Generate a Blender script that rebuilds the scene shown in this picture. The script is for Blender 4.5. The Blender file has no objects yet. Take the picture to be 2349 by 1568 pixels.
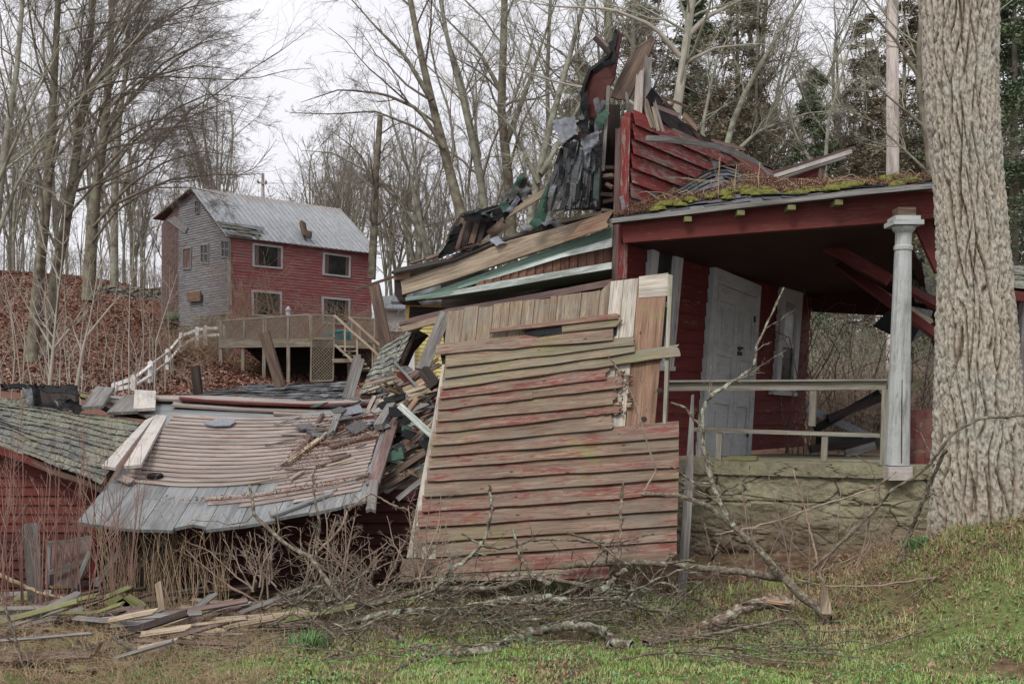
import bpy, math, random
import numpy as np
from mathutils import Vector, noise

# ------------------------------------------------------------------ camera, sky, sun, exposure
sc = bpy.context.scene
F, CX, HY, EYE = 2610.0, 1174.5, 930.0, 1.7
cam_d = bpy.data.cameras.new('camera'); cam = bpy.data.objects.new('camera', cam_d)
sc.collection.objects.link(cam); sc.camera = cam
cam.location = (0, 0, EYE); cam.rotation_euler = (math.radians(90), 0, 0)
cam_d.sensor_width = 36; cam_d.lens = 36*F/2349; cam_d.shift_y = (HY-784)/2349
cam_d.clip_start = 0.1; cam_d.clip_end = 1000

w = bpy.data.worlds.new('World'); sc.world = w; w.use_nodes = True
nt = w.node_tree; nt.nodes.clear()
sky = nt.nodes.new('ShaderNodeTexSky'); sky.sky_type = 'NISHITA'; sky.sun_disc = False
SUN_EL, SUN_AZ = math.radians(48), math.radians(205)
sky.sun_elevation = SUN_EL; sky.sun_rotation = SUN_AZ; sky.air_density = 1.5; sky.dust_density = 6
hs = nt.nodes.new('ShaderNodeHueSaturation'); hs.inputs['Saturation'].default_value = 0.12
mx = nt.nodes.new('ShaderNodeMixRGB'); mx.inputs[0].default_value = 0.78
tcw = nt.nodes.new('ShaderNodeTexCoord'); nzw = nt.nodes.new('ShaderNodeTexNoise'); nzw.inputs['Scale'].default_value = 2.2
rpw = nt.nodes.new('ShaderNodeValToRGB')
rpw.color_ramp.elements[0].position = .3; rpw.color_ramp.elements[0].color = (7.4, 7.45, 8.1, 1)
rpw.color_ramp.elements[1].position = .75; rpw.color_ramp.elements[1].color = (8.9, 8.75, 9.1, 1)
bg = nt.nodes.new('ShaderNodeBackground'); bg.inputs[1].default_value = 0.094
wo = nt.nodes.new('ShaderNodeOutputWorld')
L_ = nt.links.new
L_(sky.outputs[0], hs.inputs['Color']); L_(hs.outputs[0], mx.inputs[1])
L_(tcw.outputs['Generated'], nzw.inputs[0]); L_(nzw.outputs[0], rpw.inputs[0]); L_(rpw.outputs[0], mx.inputs[2])
L_(mx.outputs[0], bg.inputs[0]); L_(bg.outputs[0], wo.inputs[0])
sun_d = bpy.data.lights.new('sun', 'SUN'); sun_d.energy = 1.5; sun_d.angle = math.radians(16); sun_d.color = (1, .955, .89)
sun = bpy.data.objects.new('sun', sun_d); sc.collection.objects.link(sun)
sdir = Vector((math.sin(SUN_AZ)*math.cos(SUN_EL), math.cos(SUN_AZ)*math.cos(SUN_EL), math.sin(SUN_EL)))
sun.rotation_euler = sdir.to_track_quat('Z', 'Y').to_euler()
sc.view_settings.view_transform = 'Standard'; sc.view_settings.look = 'None'
sc.view_settings.gamma = 1; sc.view_settings.exposure = 0.54
sc.render.engine = 'CYCLES'; sc.cycles.max_bounces = 5; sc.cycles.diffuse_bounces = 3

# ------------------------------------------------------------------ helpers
col = sc.collection
V = Vector
def P(px, py, d):                       # a point seen at photo position (px, py) at distance d
    return V(((px-CX)/F*d, d, EYE+(HY-py)/F*d))
def ray(px, py): return V(((px-CX)/F, 1, (HY-py)/F))
def onpl(px, py, p0, n):
    r = ray(px, py); o = V((0, 0, EYE))
    return o + r*((p0-o).dot(n)/r.dot(n))
def plane(a, b, c):
    n = (b-a).cross(c-a).normalized()
    return (a, n if n.y < 0 else -n)
def lerp(a, b, t): return a+(b-a)*t
def path(pts, t):                       # position along a polyline, t in 0..1
    k = t*(len(pts)-1); i = min(int(k), len(pts)-2); return pts[i]+(pts[i+1]-pts[i])*(k-i)

class MB:
    def __init__(s, seed=1): s.v = []; s.f = []; s.uv = []; s.r = random.Random(seed); s.cu = None
    def face(s, idx, uvs):
        s.f.append(idx); s.uv.extend(uvs if s.cu is None else [(s.cu, s.cu)]*len(uvs))
    def strip(s, T, B, n, th, m=1, jag=(0, 0), warp=0.0):
        r = s.r; K = len(T); ou, ov = r.random()*90, r.random()*90
        rows = []
        Ls = [0.0]
        for i in range(1, K): Ls.append(Ls[-1]+(T[i]-T[i-1]).length)
        wd = (T[0]-B[0]).length
        base = len(s.v)
        tg0 = (T[0]-T[1]).normalized(); tg1 = (T[-1]-T[-2]).normalized()
        wob = [r.uniform(-warp, warp) for _ in range(K)]
        for side in (0, 1):
            for j in range(m+1):
                q = j/m
                j0, j1 = r.random()*jag[0], r.random()*jag[1]
                if side == 0: rows.append((j0, j1))
                else: j0, j1 = rows[j]
                for i in range(K):
                    p = lerp(T[i], B[i], q) + n*wob[i]
                    if i == 0: p = p - tg0*j0
                    if i == K-1: p = p - tg1*j1
                    if side: p = p - n*th
                    s.v.append(p)
        def id(side, j, i): return base+side*(m+1)*K+j*K+i
        for j in range(m):
            for i in range(K-1):
                for side in (0, 1):
                    q0, q1 = wd*j/m, wd*(j+1)/m
                    s.face((id(side, j, i), id(side, j+1, i), id(side, j+1, i+1), id(side, j, i+1)),
                           ((Ls[i]+ou, q0+ov), (Ls[i]+ou, q1+ov), (Ls[i+1]+ou, q1+ov), (Ls[i+1]+ou, q0+ov)))
        for j in (0, m):
            for i in range(K-1):
                s.face((id(0, j, i), id(0, j, i+1), id(1, j, i+1), id(1, j, i)),
                       ((Ls[i]+ou, ov-.1), (Ls[i+1]+ou, ov-.1), (Ls[i+1]+ou, ov-.1-th), (Ls[i]+ou, ov-.1-th)))
        for i in (0, K-1):
            for j in range(m):
                q0, q1 = wd*j/m, wd*(j+1)/m
                s.face((id(0, j, i), id(0, j+1, i), id(1, j+1, i), id(1, j, i)),
                       ((ou, q0+ov), (ou, q1+ov), (ou+th, q1+ov), (ou+th, q0+ov)))
    def quad(s, a, b, c, d, n, th, k=1, m=1, jag=(0, 0), warp=0):   # a-b top edge, d-c bottom edge
        if ((d-a).length+(c-b).length) > 1.25*((b-a).length+(c-d).length): a, b, c, d = a, d, c, b
        s.strip([lerp(a, b, i/k) for i in range(k+1)], [lerp(d, c, i/k) for i in range(k+1)], n, th, m, jag, warp)
    def crumple(s, a, b, c, d, amp=.03, sc_=5, k=9, th=.006, jag=.03):
        n = (b-a).cross(d-a).normalized(); n = n if n.y < 0 else -n; r = s.r; ph = r.random()*50
        for j in range(k):
            J = []
            for jj in (j, j+1):
                row = []
                for i in range(k+1):
                    p = lerp(lerp(a, b, i/k), lerp(d, c, i/k), jj/k); q = p*sc_+V((ph, ph, 0))
                    p = p+n*amp*(noise.noise(q)+.5*noise.noise(q*2.3))*2
                    if i in (0, k) or jj in (0, k):
                        cen = (a+b+c+d)/4; p = p+(cen-p).normalized()*jag*(noise.noise(p*23+V((ph, 0, 0)))+.4)
                    row.append(p)
                J.append(row)
            s.strip(J[0], J[1], n, th)
    def plank(s, p0, p1, wd, th, face=V((0, -1, 0)), k=3, bend=0, jag=(.01, .01), m=2, taper=1.0, twist=0):
        d = (p1-p0).normalized(); sd = d.cross(face).normalized(); n = sd.cross(d).normalized()
        if n.dot(face) < 0: n = -n
        T, B = [], []
        for i in range(k+1):
            t = i/k; c = lerp(p0, p1, t)+n*bend*math.sin(math.pi*t)
            ww = wd*(1+(taper-1)*t)/2; a = twist*t
            s2 = sd*math.cos(a)+n*math.sin(a)
            T.append(c+s2*ww); B.append(c-s2*ww)
        s.strip(T, B, n, th, m, jag)
    def box(s, c, sx, sy, sz, ax=None):
        X, Y, Z = ax or (V((1, 0, 0)), V((0, 1, 0)), V((0, 0, 1)))
        a = c-X*sx/2+Z*sz/2-Y*sy/2
        s.quad(a, a+X*sx, a+X*sx-Z*sz, a-Z*sz, -Y, sy)
    def tri_prism(s, poly, n, th):      # polygon outline given a real thickness
        base = len(s.v); k = len(poly); ou, ov = s.r.random()*90, s.r.random()*90
        for p in poly: s.v.append(p)
        for p in poly: s.v.append(p-n*th)
        e = max((poly[(i+1) % k]-poly[i] for i in range(k)), key=lambda q: q.length).normalized(); g = n.cross(e)
        uv = [((p-poly[0]).dot(e)+ou, (p-poly[0]).dot(g)+ov) for p in poly]
        s.face(tuple(range(base, base+k)), uv)
        s.face(tuple(range(base+2*k-1, base+k-1, -1)), uv[::-1])
        for i in range(k):
            j = (i+1) % k; l = (poly[j]-poly[i]).length
            s.face((base+i, base+j, base+k+j, base+k+i), ((ou, ov), (ou+l, ov), (ou+l, ov+th), (ou, ov+th)))
    def lathe(s, c, prof, k=20, axis=V((0, 0, 1))):
        ex = axis.orthogonal().normalized(); ey = axis.cross(ex)
        base = len(s.v)
        for (r, h) in prof:
            for i in range(k):
                a = 2*math.pi*i/k; s.v.append(c+axis*h+(ex*math.cos(a)+ey*math.sin(a))*r)
        for j in range(len(prof)-1):
            for i in range(k):
                i2 = (i+1) % k
                a0, a1 = i/k*prof[j][0]*6.28, (i+1)/k*prof[j][0]*6.28
                s.face((base+j*k+i, base+j*k+i2, base+(j+1)*k+i2, base+(j+1)*k+i),
                       ((prof[j][1], a0), (prof[j][1], a1), (prof[j+1][1], a1), (prof[j+1][1], a0)))
        for j in (0, len(prof)-1):
            s.face(tuple(base+j*k+i for i in range(k)), [(0, i*.01) for i in range(k)])

def wl(o):
    r = V((0, 0, 0))
    while o is not None: r = r+o.location; o = o.parent
    return r
def link(o, parent):
    col.objects.link(o)
    if parent is not None: o.parent = parent
    return o
def mesh_np(name, verts, quads=None, tris=None, uvs=None, smooth=False):
    me = bpy.data.meshes.new(name)
    me.vertices.add(len(verts)); me.vertices.foreach_set('co', np.asarray(verts, dtype=np.float32).ravel())
    if quads is not None: li = np.asarray(quads).ravel(); n = len(quads); k = 4
    else: li = np.asarray(tris).ravel(); n = len(tris); k = 3
    me.loops.add(len(li)); me.loops.foreach_set('vertex_index', li.astype(np.int32))
    me.polygons.add(n); me.polygons.foreach_set('loop_start', np.arange(0, n*k, k, dtype=np.int32))
    if smooth: me.polygons.foreach_set('use_smooth', np.ones(n, dtype=bool))
    if uvs is not None:
        l = me.uv_layers.new(name='UVMap'); l.data.foreach_set('uv', np.asarray(uvs, dtype=np.float32).ravel())
    me.update(calc_edges=True); me.validate()
    return me
def obj(name, mb, m, parent=None, label=None, smooth=False):
    if isinstance(mb, MB):
        if parent is None:
            xs = [v.x for v in mb.v]; ys = [v.y for v in mb.v]; zs = [v.z for v in mb.v]
            off = V(((min(xs)+max(xs))/2, (min(ys)+max(ys))/2, min(zs)))
        else: off = wl(parent)
        me = bpy.data.meshes.new(name); me.from_pydata([tuple(v-off) for v in mb.v], [], mb.f)
        l = me.uv_layers.new(name='UVMap')
        l.data.foreach_set('uv', [c for uv in mb.uv for c in uv])
        if smooth:
            for p in me.polygons: p.use_smooth = True
    else:
        me = mb; off = None
    o = bpy.data.objects.new(name, me); me.materials.append(m)
    if parent is None and off is not None: o.location = off
    link(o, parent)
    if label: o['label'] = label
    return o
def tag(o, label=None, cat=None, group=None, kind=None):
    if label: o['label'] = label
    if cat: o['category'] = cat
    if group: o['group'] = group
    if kind: o['kind'] = kind
    return o
def thing(name, label, cat, loc, group=None):
    o = bpy.data.objects.new(name, None); o.location = loc; o.empty_display_size = .2
    col.objects.link(o); return tag(o, label, cat, group)
def single(name, mb, m, label, cat, group=None, smooth=False):
    return tag(obj(name, mb, m, None, smooth=smooth), label, cat, group)
def copy_tree(o, parent=None):
    c = o.copy(); col.objects.link(c); c.parent = parent
    for ch in o.children: copy_tree(ch, c)
    return c

# ------------------------------------------------------------------ materials
class G:
    def __init__(s, name):
        s.m = bpy.data.materials.new(name); s.m.use_nodes = True; s.t = s.m.node_tree; s.t.nodes.clear()
        s.out = s.t.nodes.new('ShaderNodeOutputMaterial'); s.b = s.t.nodes.new('ShaderNodeBsdfPrincipled')
        s.t.links.new(s.b.outputs[0], s.out.inputs[0])
    def l(s, a, b): s.t.links.new(a, b)
    def n(s, t, **k):
        x = s.t.nodes.new(t)
        for a, b in k.items(): setattr(x, a, b)
        return x
    def coord(s, kind, scale=(1, 1, 1)):
        if kind == 'World': src = s.n('ShaderNodeNewGeometry').outputs['Position']
        else: src = s.n('ShaderNodeTexCoord').outputs[kind]
        mp = s.n('ShaderNodeMapping'); mp.inputs['Scale'].default_value = scale; s.l(src, mp.inputs[0]); return mp.outputs[0]
    def noise(s, co, scale, detail=4, rough=.6, dist=0):
        x = s.n('ShaderNodeTexNoise'); x.inputs['Scale'].default_value = scale; x.inputs['Detail'].default_value = detail
        x.inputs['Roughness'].default_value = rough; x.inputs['Distortion'].default_value = dist; s.l(co, x.inputs['Vector']); return x.outputs[0]
    def ramp(s, fac, stops):
        x = s.n('ShaderNodeValToRGB'); e = x.color_ramp.elements
        while len(e) < len(stops): e.new(.5)
        for i, (p, c) in enumerate(stops):
            e[i].position = p; e[i].color = (c, c, c, 1) if not hasattr(c, '__len__') else (*c, 1)
        s.l(fac, x.inputs[0]); return x.outputs[0]
    def mix(s, f, a, b, mode='MIX'):
        x = s.n('ShaderNodeMixRGB', blend_type=mode)
        for i, q in enumerate((f, a, b)):
            if hasattr(q, 'links'): s.l(q, x.inputs[i])
            elif i == 0: x.inputs[0].default_value = q
            else: x.inputs[i].default_value = (*q, 1)
        return x.outputs[0]
    def bump(s, h, st, dist=.01):
        x = s.n('ShaderNodeBump'); x.inputs['Strength'].default_value = st; x.inputs['Distance'].default_value = dist
        s.l(h, x.inputs['Height']); s.l(x.outputs[0], s.b.inputs['Normal'])
    def done(s, c, rough=.8, spec=.3):
        if hasattr(c, 'links'): s.l(c, s.b.inputs['Base Color'])
        else: s.b.inputs['Base Color'].default_value = (*c, 1)
        s.b.inputs['Roughness'].default_value = rough; s.b.inputs['Specular IOR Level'].default_value = spec
        return s.m
MATS = {}
def wood(name, c1, c2, paint=None, pa=.5, algae=0, c3=None, rough=.75, bk=.9, ramp_w=.05, ps=(2.2, 16, 1), nails=False, grime=0):
    g = G(name); fine = g.noise(g.coord('UV', (1.6, 62, 1)), 1.7, 6, .7, .25); wide = g.noise(g.coord('UV', (.9, 17, 1)), 1.6, 6, .72, .6)
    gr = g.mix(.5, fine, wide)
    big = g.noise(g.coord('UV', (.5, 2.6, 1)), 1.7, 4)
    c = g.ramp(gr, [(.38, c1), (.52, c2)] + ([(.64, c3)] if c3 else []))
    c = g.mix(g.ramp(fine, [(.33, .75), (.42, 0)]), c, tuple(x*.45 for x in c1))
    c = g.mix(g.ramp(big, [(.38, .85), (.56, 0)]), c, g.mix(1, c, (.60, .57, .55), 'MULTIPLY'))
    if paint:
        pm = g.noise(g.coord('UV', ps), 2.4, 9, .74, .7)
        m1 = g.mix(.3, g.mix(.32, pm, gr), big)
        f = g.ramp(m1, [(pa-ramp_w, 0), (pa+ramp_w, 1)])
        pv = g.mix(g.ramp(wide, [(.38, bk), (.58, 0)]), paint, tuple(x*.6 for x in paint))
        c = g.mix(f, c, pv)
    if grime:
        c = g.mix(g.ramp(g.noise(g.coord('World', (1, 1, 1.6)), 3.2, 7, .75), [(.48, 0), (.60, grime)]), c, (.15, .15, .125))
    if algae:
        am = g.noise(g.coord('World', (1, 1, 1.2)), 2.1, 6, .68)
        c = g.mix(g.ramp(am, [(.62-algae*.2, 0), (.72, .7)]), c, (.15, .155, .05))
    if nails:
        kn = g.n('ShaderNodeTexVoronoi'); kn.inputs['Scale'].default_value = 3.4; g.l(g.coord('UV', (1, 2.2, 1)), kn.inputs['Vector'])
        c = g.mix(g.ramp(kn.outputs['Distance'], [(.05, .95), (.085, 0)]), c, (.025, .018, .015))
    g.bump(gr, bk, .012)
    MATS[name] = g.done(c, rough); return MATS[name]
GREYTAN = dict(c1=(.10, .085, .07), c2=(.27, .235, .19), c3=(.40, .36, .31))
wood('clap_worn', (.09, .062, .045), (.215, .155, .11), (.165, .05, .041), .54, .3, (.33, .27, .20), nails=True, ramp_w=.022, grime=.4)
wood('clap_redder', (.09, .056, .043), (.21, .147, .106), (.165, .046, .038), .52, .2, (.33, .265, .20), nails=True, ramp_w=.025, grime=.35)
wood('clap_green', (.11, .09, .06), (.225, .185, .125), (.17, .06, .045), .56, .35, (.32, .28, .20), nails=True, ramp_w=.03, grime=.5)
wood('sheath_tan', (.09, .065, .045), (.25, .185, .125), (.10, .085, .065), .55, .35, (.36, .30, .22), nails=True, grime=.5)
wood('sheath_orange', (.10, .055, .035), (.20, .12, .078), None, 0, .1, (.27, .18, .12), nails=True)
wood('sheath_white', (.22, .19, .15), (.42, .39, .34), (.40, .33, .22), .56, .1, (.52, .50, .46), nails=True)
wood('grey_wood', (.09, .085, .08), (.20, .19, .18), None, 0, .05, (.31, .30, .285))
wood('slab_clap', (.17, .135, .12), (.315, .27, .24), (.22, .095, .08), .56, 0, (.41, .37, .34), ramp_w=.03, rough=.6, bk=.4)
wood('slab_sheath', (.13, .14, .145), (.20, .215, .22), (.26, .22, .21), .57, 0, (.27, .285, .285), rough=.5, nails=True, bk=.4)
wood('tan_beam', (.16, .115, .075), (.36, .29, .21), None, 0, 0, (.50, .43, .34))
wood('brown_wood', (.045, .03, .024), (.12, .08, .06), None, 0, 0, (.2, .14, .10))
wood('purple_wood', (.07, .045, .042), (.15, .10, .09), None, 0, 0, (.24, .17, .155))
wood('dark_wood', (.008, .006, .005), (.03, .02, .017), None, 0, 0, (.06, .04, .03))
wood('red_paint', (.16, .11, .09), (.28, .22, .19), (.125, .018, .016), .43, 0, (.4, .33, .3), ramp_w=.02)
wood('red_worn', (.14, .10, .085), (.28, .23, .20), (.19, .027, .024), .47, 0, (.40, .34, .31), ramp_w=.02)
wood('red_beam', (.10, .045, .035), (.17, .08, .065), (.105, .019, .015), .44, 0, (.22, .14, .12), bk=.5)
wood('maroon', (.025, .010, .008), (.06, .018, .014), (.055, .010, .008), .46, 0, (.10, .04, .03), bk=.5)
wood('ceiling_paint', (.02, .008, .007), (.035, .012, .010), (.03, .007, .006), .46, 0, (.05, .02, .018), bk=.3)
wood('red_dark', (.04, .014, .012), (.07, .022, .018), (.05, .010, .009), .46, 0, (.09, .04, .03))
wood('green_paint', (.16, .15, .12), (.26, .26, .21), (.19, .28, .235), .42, 0, (.3, .3, .25))
wood('green_white', (.25, .30, .26), (.40, .46, .42), (.56, .60, .58), .5, 0, (.5, .55, .52))
wood('green_pale', (.17, .22, .19), (.30, .36, .32), (.34, .42, .39), .5, 0, (.42, .45, .43))
wood('brown_boards', (.11, .05, .035), (.20, .10, .07), None, 0, 0, (.28, .17, .12))
wood('white_paint', (.22, .20, .18), (.33, .32, .30), (.46, .46, .47), .44, 0, (.42, .40, .38), bk=.3)
wood('white_trim', (.26, .22, .19), (.37, .34, .31), (.46, .425, .395), .45, 0, (.43, .40, .37), bk=.3, grime=.3)
wood('door_paint', (.17, .16, .15), (.30, .29, .28), (.42, .43, .44), .42, 0, (.38, .37, .35), ramp_w=.02, bk=.3, grime=.3)
wood('column_paint', (.20, .20, .19), (.30, .31, .30), (.41, .43, .42), .45, 0, (.42, .43, .41), rough=.6, bk=.2, ps=(1.2, 7, 1), grime=.25)
wood('rail_wood', (.14, .13, .105), (.27, .255, .21), None, 0, .4, (.38, .36, .32))
wood('house_red', (.24, .16, .155), (.36, .25, .235), (.32, .085, .088), .475, 0, (.48, .40, .37), ps=(.4, 3, 1), ramp_w=.06)
wood('house_grey', (.12, .12, .12), (.25, .26, .27), (.17, .11, .10), .54, .1, (.40, .42, .44), ps=(.4, 3, 1), ramp_w=.04)
wood('deck_wood', (.14, .12, .09), (.30, .26, .20), None, 0, .3, (.40, .36, .30))
wood('pole_wood', (.25, .21, .19), (.40, .35, .32), None, 0, 0, (.5, .45, .42))
wood('rot_wood', (.14, .075, .045), (.34, .22, .15), None, 0, 0, (.46, .35, .26))
wood('mossy_wood', (.11, .09, .05), (.24, .22, .13), (.15, .17, .05), .5, .9, (.36, .33, .24))
M = MATS
def shingle(name, cols, lich=(.33, .34, .2), la=.5, rough=.7, spec=.35, lsc=3.0):
    g = G(name); uv = g.n('ShaderNodeTexCoord').outputs['UV']; sx = g.n('ShaderNodeSeparateXYZ'); g.l(uv, sx.inputs[0])
    fr = g.n('ShaderNodeMath', operation='FRACT'); g.l(sx.outputs[0], fr.inputs[0])
    c = g.ramp(fr.outputs[0], [(i/(len(cols)-1), q) for i, q in enumerate(cols)])
    nz = g.noise(g.coord('World'), 45, 5, .75)
    c = g.mix(g.ramp(nz, [(.36, .7), (.6, 0)]), c, tuple(x*.35 for x in cols[0]))
    lm = g.mix(.62, g.noise(g.coord('World'), lsc, 6, .8), g.noise(g.coord('World'), 36, 5, .8))
    c = g.mix(g.ramp(lm, [(la, 0), (la+.025, .85)]), c, g.mix(nz, lich, tuple(x*.5 for x in lich)))
    g.bump(nz, .5, .004); M[name] = g.done(c, rough, spec); return M[name]
shingle('shingle_grey', [(.022, .024, .028), (.085, .09, .10), (.17, .178, .19), (.055, .048, .043), (.12, .125, .135)], la=.60)
shingle('shingle_lichen', [(.06, .062, .062), (.12, .125, .125), (.17, .175, .17)], lich=(.40, .40, .31), la=.50)
shingle('shingle_moss', [(.04, .043, .045), (.09, .095, .10), (.13, .135, .135)], lich=(.31, .30, .20), la=.495)
shingle('shingle_green', [(.022, .055, .037), (.03, .085, .055), (.06, .066, .068)], la=.9)
shingle('tar', [(.008, .008, .009), (.018, .018, .020), (.03, .03, .032)], la=.95, spec=.15, rough=.8)
shingle('metal_grey', [(.13, .14, .16), (.22, .23, .26), (.17, .175, .19)], la=.95, rough=.45)
def simple(name, stops, sc_, coord='Object', rough=.8, bump=.4, dist=.02, spec=.3, detail=5, stretch=(1, 1, 1)):
    g = G(name); n_ = g.noise(g.coord(coord, stretch), sc_, detail, .65)
    c = g.ramp(n_, stops); g.bump(n_, bump, dist); M[name] = g.done(c, rough, spec); return M[name]
simple('black_iron', [(.3, (.015, .015, .017)), (.7, (.05, .045, .04))], 20)
simple('glass_dark', [(.3, (.012, .014, .014)), (.7, (.05, .05, .045))], 2, rough=.25, spec=.25, bump=.02)
simple('glass_pale', [(.35, (.22, .25, .25)), (.65, (.42, .46, .46))], 5, rough=.25, spec=.5, bump=.02)
simple('yellow_siding', [(.3, (.42, .36, .13)), (.7, (.52, .45, .2))], 3)
simple('brick_red', [(.3, (.10, .03, .026)), (.7, (.2, .06, .05))], 9)
simple('lichen_branch', [(.36, (.06, .047, .035)), (.50, (.17, .14, .105)), (.57, (.28, .30, .23)), (.7, (.40, .43, .34))], 20, 'World', bump=1, dist=.03)
simple('branch_brown', [(.34, (.055, .04, .03)), (.48, (.15, .12, .09)), (.58, (.21, .185, .14)), (.70, (.33, .35, .27))], 26, 'World', bump=1, dist=.03)
simple('twig_pale', [(.3, (.16, .11, .085)), (.7, (.34, .27, .21))], 8, 'World')
simple('twig_red', [(.3, (.15, .075, .06)), (.7, (.30, .175, .145))], 5, 'World')
simple('bark_bg', [(.35, (.10, .09, .072)), (.5, (.19, .185, .145)), (.65, (.25, .265, .19))], 2.6, 'World', bump=.4)
simple('bark_dark', [(.35, (.062, .048, .038)), (.5, (.135, .115, .085)), (.65, (.19, .20, .135))], 2.6, 'World', bump=.4)
simple('twig_bg', [(.3, (.11, .09, .075)), (.7, (.22, .195, .155))], .7, 'World', bump=0)
simple('twig_green', [(.3, (.20, .20, .15)), (.7, (.34, .345, .26))], .7, 'World', bump=0)
simple('sapling', [(.3, (.24, .215, .18)), (.7, (.40, .37, .31))], 3, 'World')
simple('reed', [(.3, (.22, .15, .095)), (.7, (.42, .32, .21))], 3, 'World')
simple('white_fence_paint', [(.3, (.55, .55, .54)), (.7, (.75, .75, .74))], 3, 'World')
simple('moss_green', [(.35, (.06, .06, .015)), (.65, (.17, .175, .03))], 26, 'World', bump=1)
simple('stone_dark', [(.3, (.06, .055, .048)), (.6, (.16, .15, .125)), (.8, (.22, .22, .17))], 2, 'World', bump=1)
simple('bark_log', [(.36, (.05, .032, .024)), (.48, (.17, .125, .09)), (.56, (.26, .2, .16)), (.62, (.36, .38, .28))], 20, 'World', bump=1, dist=.04)
simple('teal_plastic', [(.3, (.02, .22, .24)), (.7, (.05, .32, .34))], 3)
simple('scrap_white', [(.3, (.6, .62, .64)), (.7, (.75, .76, .78))], 3)
simple('wire', [(.3, (.1, .1, .1)), (.7, (.2, .2, .2))], 3)
def randcol(name, cols, nz=None, trans=False, wscale=.8, wmix=.5, rough=.85, spec=.15):
    g = G(name); uv = g.n('ShaderNodeTexCoord').outputs['UV']; sx = g.n('ShaderNodeSeparateXYZ'); g.l(uv, sx.inputs[0])
    nn = g.noise(g.coord('World'), wscale, 4, .6)
    c = g.ramp(sx.outputs[0], [(i/(len(cols)-1), q) for i, q in enumerate(cols)])
    if nz: c = g.mix(g.ramp(nn, [(.5-wmix*.2, 0), (.5+wmix*.2, 1)]), c, g.ramp(sx.outputs[0], [(i/(len(nz)-1), q) for i, q in enumerate(nz)]))
    M[name] = g.done(c, rough, spec); return M[name]
randcol('leaf_litter', [(.09, .045, .03), (.17, .085, .055), (.25, .145, .10), (.33, .22, .155), (.13, .075, .055)])
randcol('hill_leaves', [(.10, .045, .033), (.19, .085, .06), (.25, .125, .09), (.36, .22, .165), (.13, .065, .05), (.22, .15, .11)])
randcol('grass_blades', [(.09, .20, .035), (.16, .31, .06), (.26, .42, .12), (.42, .44, .20)], nz=[(.19, .28, .08), (.34, .38, .16), (.48, .42, .25)], wmix=.5, wscale=1.9)
randcol('dry_blades', [(.20, .13, .07), (.36, .26, .15), (.46, .36, .23), (.20, .24, .08)])
randcol('needles', [(.06, .10, .055), (.095, .145, .08), (.14, .19, .11), (.19, .19, .12)])
randcol('needles_brown', [(.08, .09, .055), (.16, .14, .095), (.25, .185, .135), (.13, .15, .085)])
randcol('broad_green', [(.07, .16, .05), (.13, .25, .09), (.2, .32, .16)])
def mk_ground():
    g = G('ground_mat'); co = g.coord('World')
    n1 = g.noise(co, 9, 6, .7); n2 = g.noise(co, 1.1, 5, .65); n3 = g.noise(co, 42, 4, .7)
    soil = g.ramp(n1, [(.3, (.045, .028, .02)), (.5, (.12, .075, .05)), (.7, (.24, .16, .11))])
    grass = g.ramp(n3, [(.3, (.07, .08, .03)), (.6, (.14, .18, .06)), (.8, (.26, .25, .14))])
    c = g.mix(g.ramp(n2, [(.42, 1), (.58, 0)]), soil, grass)
    c_soil = soil
    hill = g.ramp(g.mix(.5, n3, n1), [(.34, (.06, .03, .022)), (.5, (.15, .075, .055)), (.66, (.27, .15, .11))])
    sx = g.n('ShaderNodeSeparateXYZ'); g.l(co, sx.inputs[0])
    far = g.n('ShaderNodeMapRange'); far.inputs[1].default_value = 14; far.inputs[2].default_value = 20; g.l(sx.outputs[1], far.inputs[0])
    nr = g.n('ShaderNodeMapRange'); nr.inputs[1].default_value = 8.8; nr.inputs[2].default_value = 9.3; g.l(sx.outputs[1], nr.inputs[0])
    c = g.mix(g.mix(1, nr.outputs[0], g.ramp(n1, [(.3, 1), (.6, .7)]), 'MULTIPLY'), c, soil)
    c = g.mix(far.outputs[0], c, hill)
    g.bump(g.mix(.5, n1, n3), .8, .03); M['ground'] = g.done(c, .95, .1)
mk_ground()
def mk_conc():
    g = G('foundation_concrete'); co = g.coord('World'); n1 = g.noise(co, 1.6, 8, .7, .4); n2 = g.noise(co, 14, 6, .7); n4 = g.noise(co, 60, 3, .7)
    c = g.ramp(g.mix(.35, n1, n2), [(.36, (.10, .08, .055)), (.45, (.20, .18, .125)), (.54, (.27, .25, .165)), (.64, (.33, .32, .26))])
    c = g.mix(g.ramp(g.noise(co, 2.6, 6, .7), [(.52, 0), (.6, .7)]), c, (.25, .245, .15))
    v = g.n('ShaderNodeTexVoronoi', feature='DISTANCE_TO_EDGE'); v.inputs['Scale'].default_value = 1.5
    wv = g.mix(.22, g.coord('World', (1, 1, 2.4)), g.n('ShaderNodeTexNoise').outputs[1]); g.l(wv, v.inputs['Vector'])
    crack = g.ramp(v.outputs[0], [(0.0, 1), (.018, 0)])
    c = g.mix(g.mix(1, crack, g.ramp(n1, [(.38, 0), (.44, 1)]), 'MULTIPLY'), c, (.02, .018, .014))
    c = g.mix(g.ramp(n4, [(.68, 0), (.74, .8)]), c, (.42, .42, .38))
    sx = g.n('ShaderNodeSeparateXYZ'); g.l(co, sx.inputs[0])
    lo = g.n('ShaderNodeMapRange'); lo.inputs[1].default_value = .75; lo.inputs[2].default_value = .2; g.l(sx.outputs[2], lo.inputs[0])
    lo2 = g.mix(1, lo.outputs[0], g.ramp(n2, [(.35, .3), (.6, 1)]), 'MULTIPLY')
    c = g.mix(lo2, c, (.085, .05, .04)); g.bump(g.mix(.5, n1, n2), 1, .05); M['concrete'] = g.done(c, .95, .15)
mk_conc()
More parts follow.
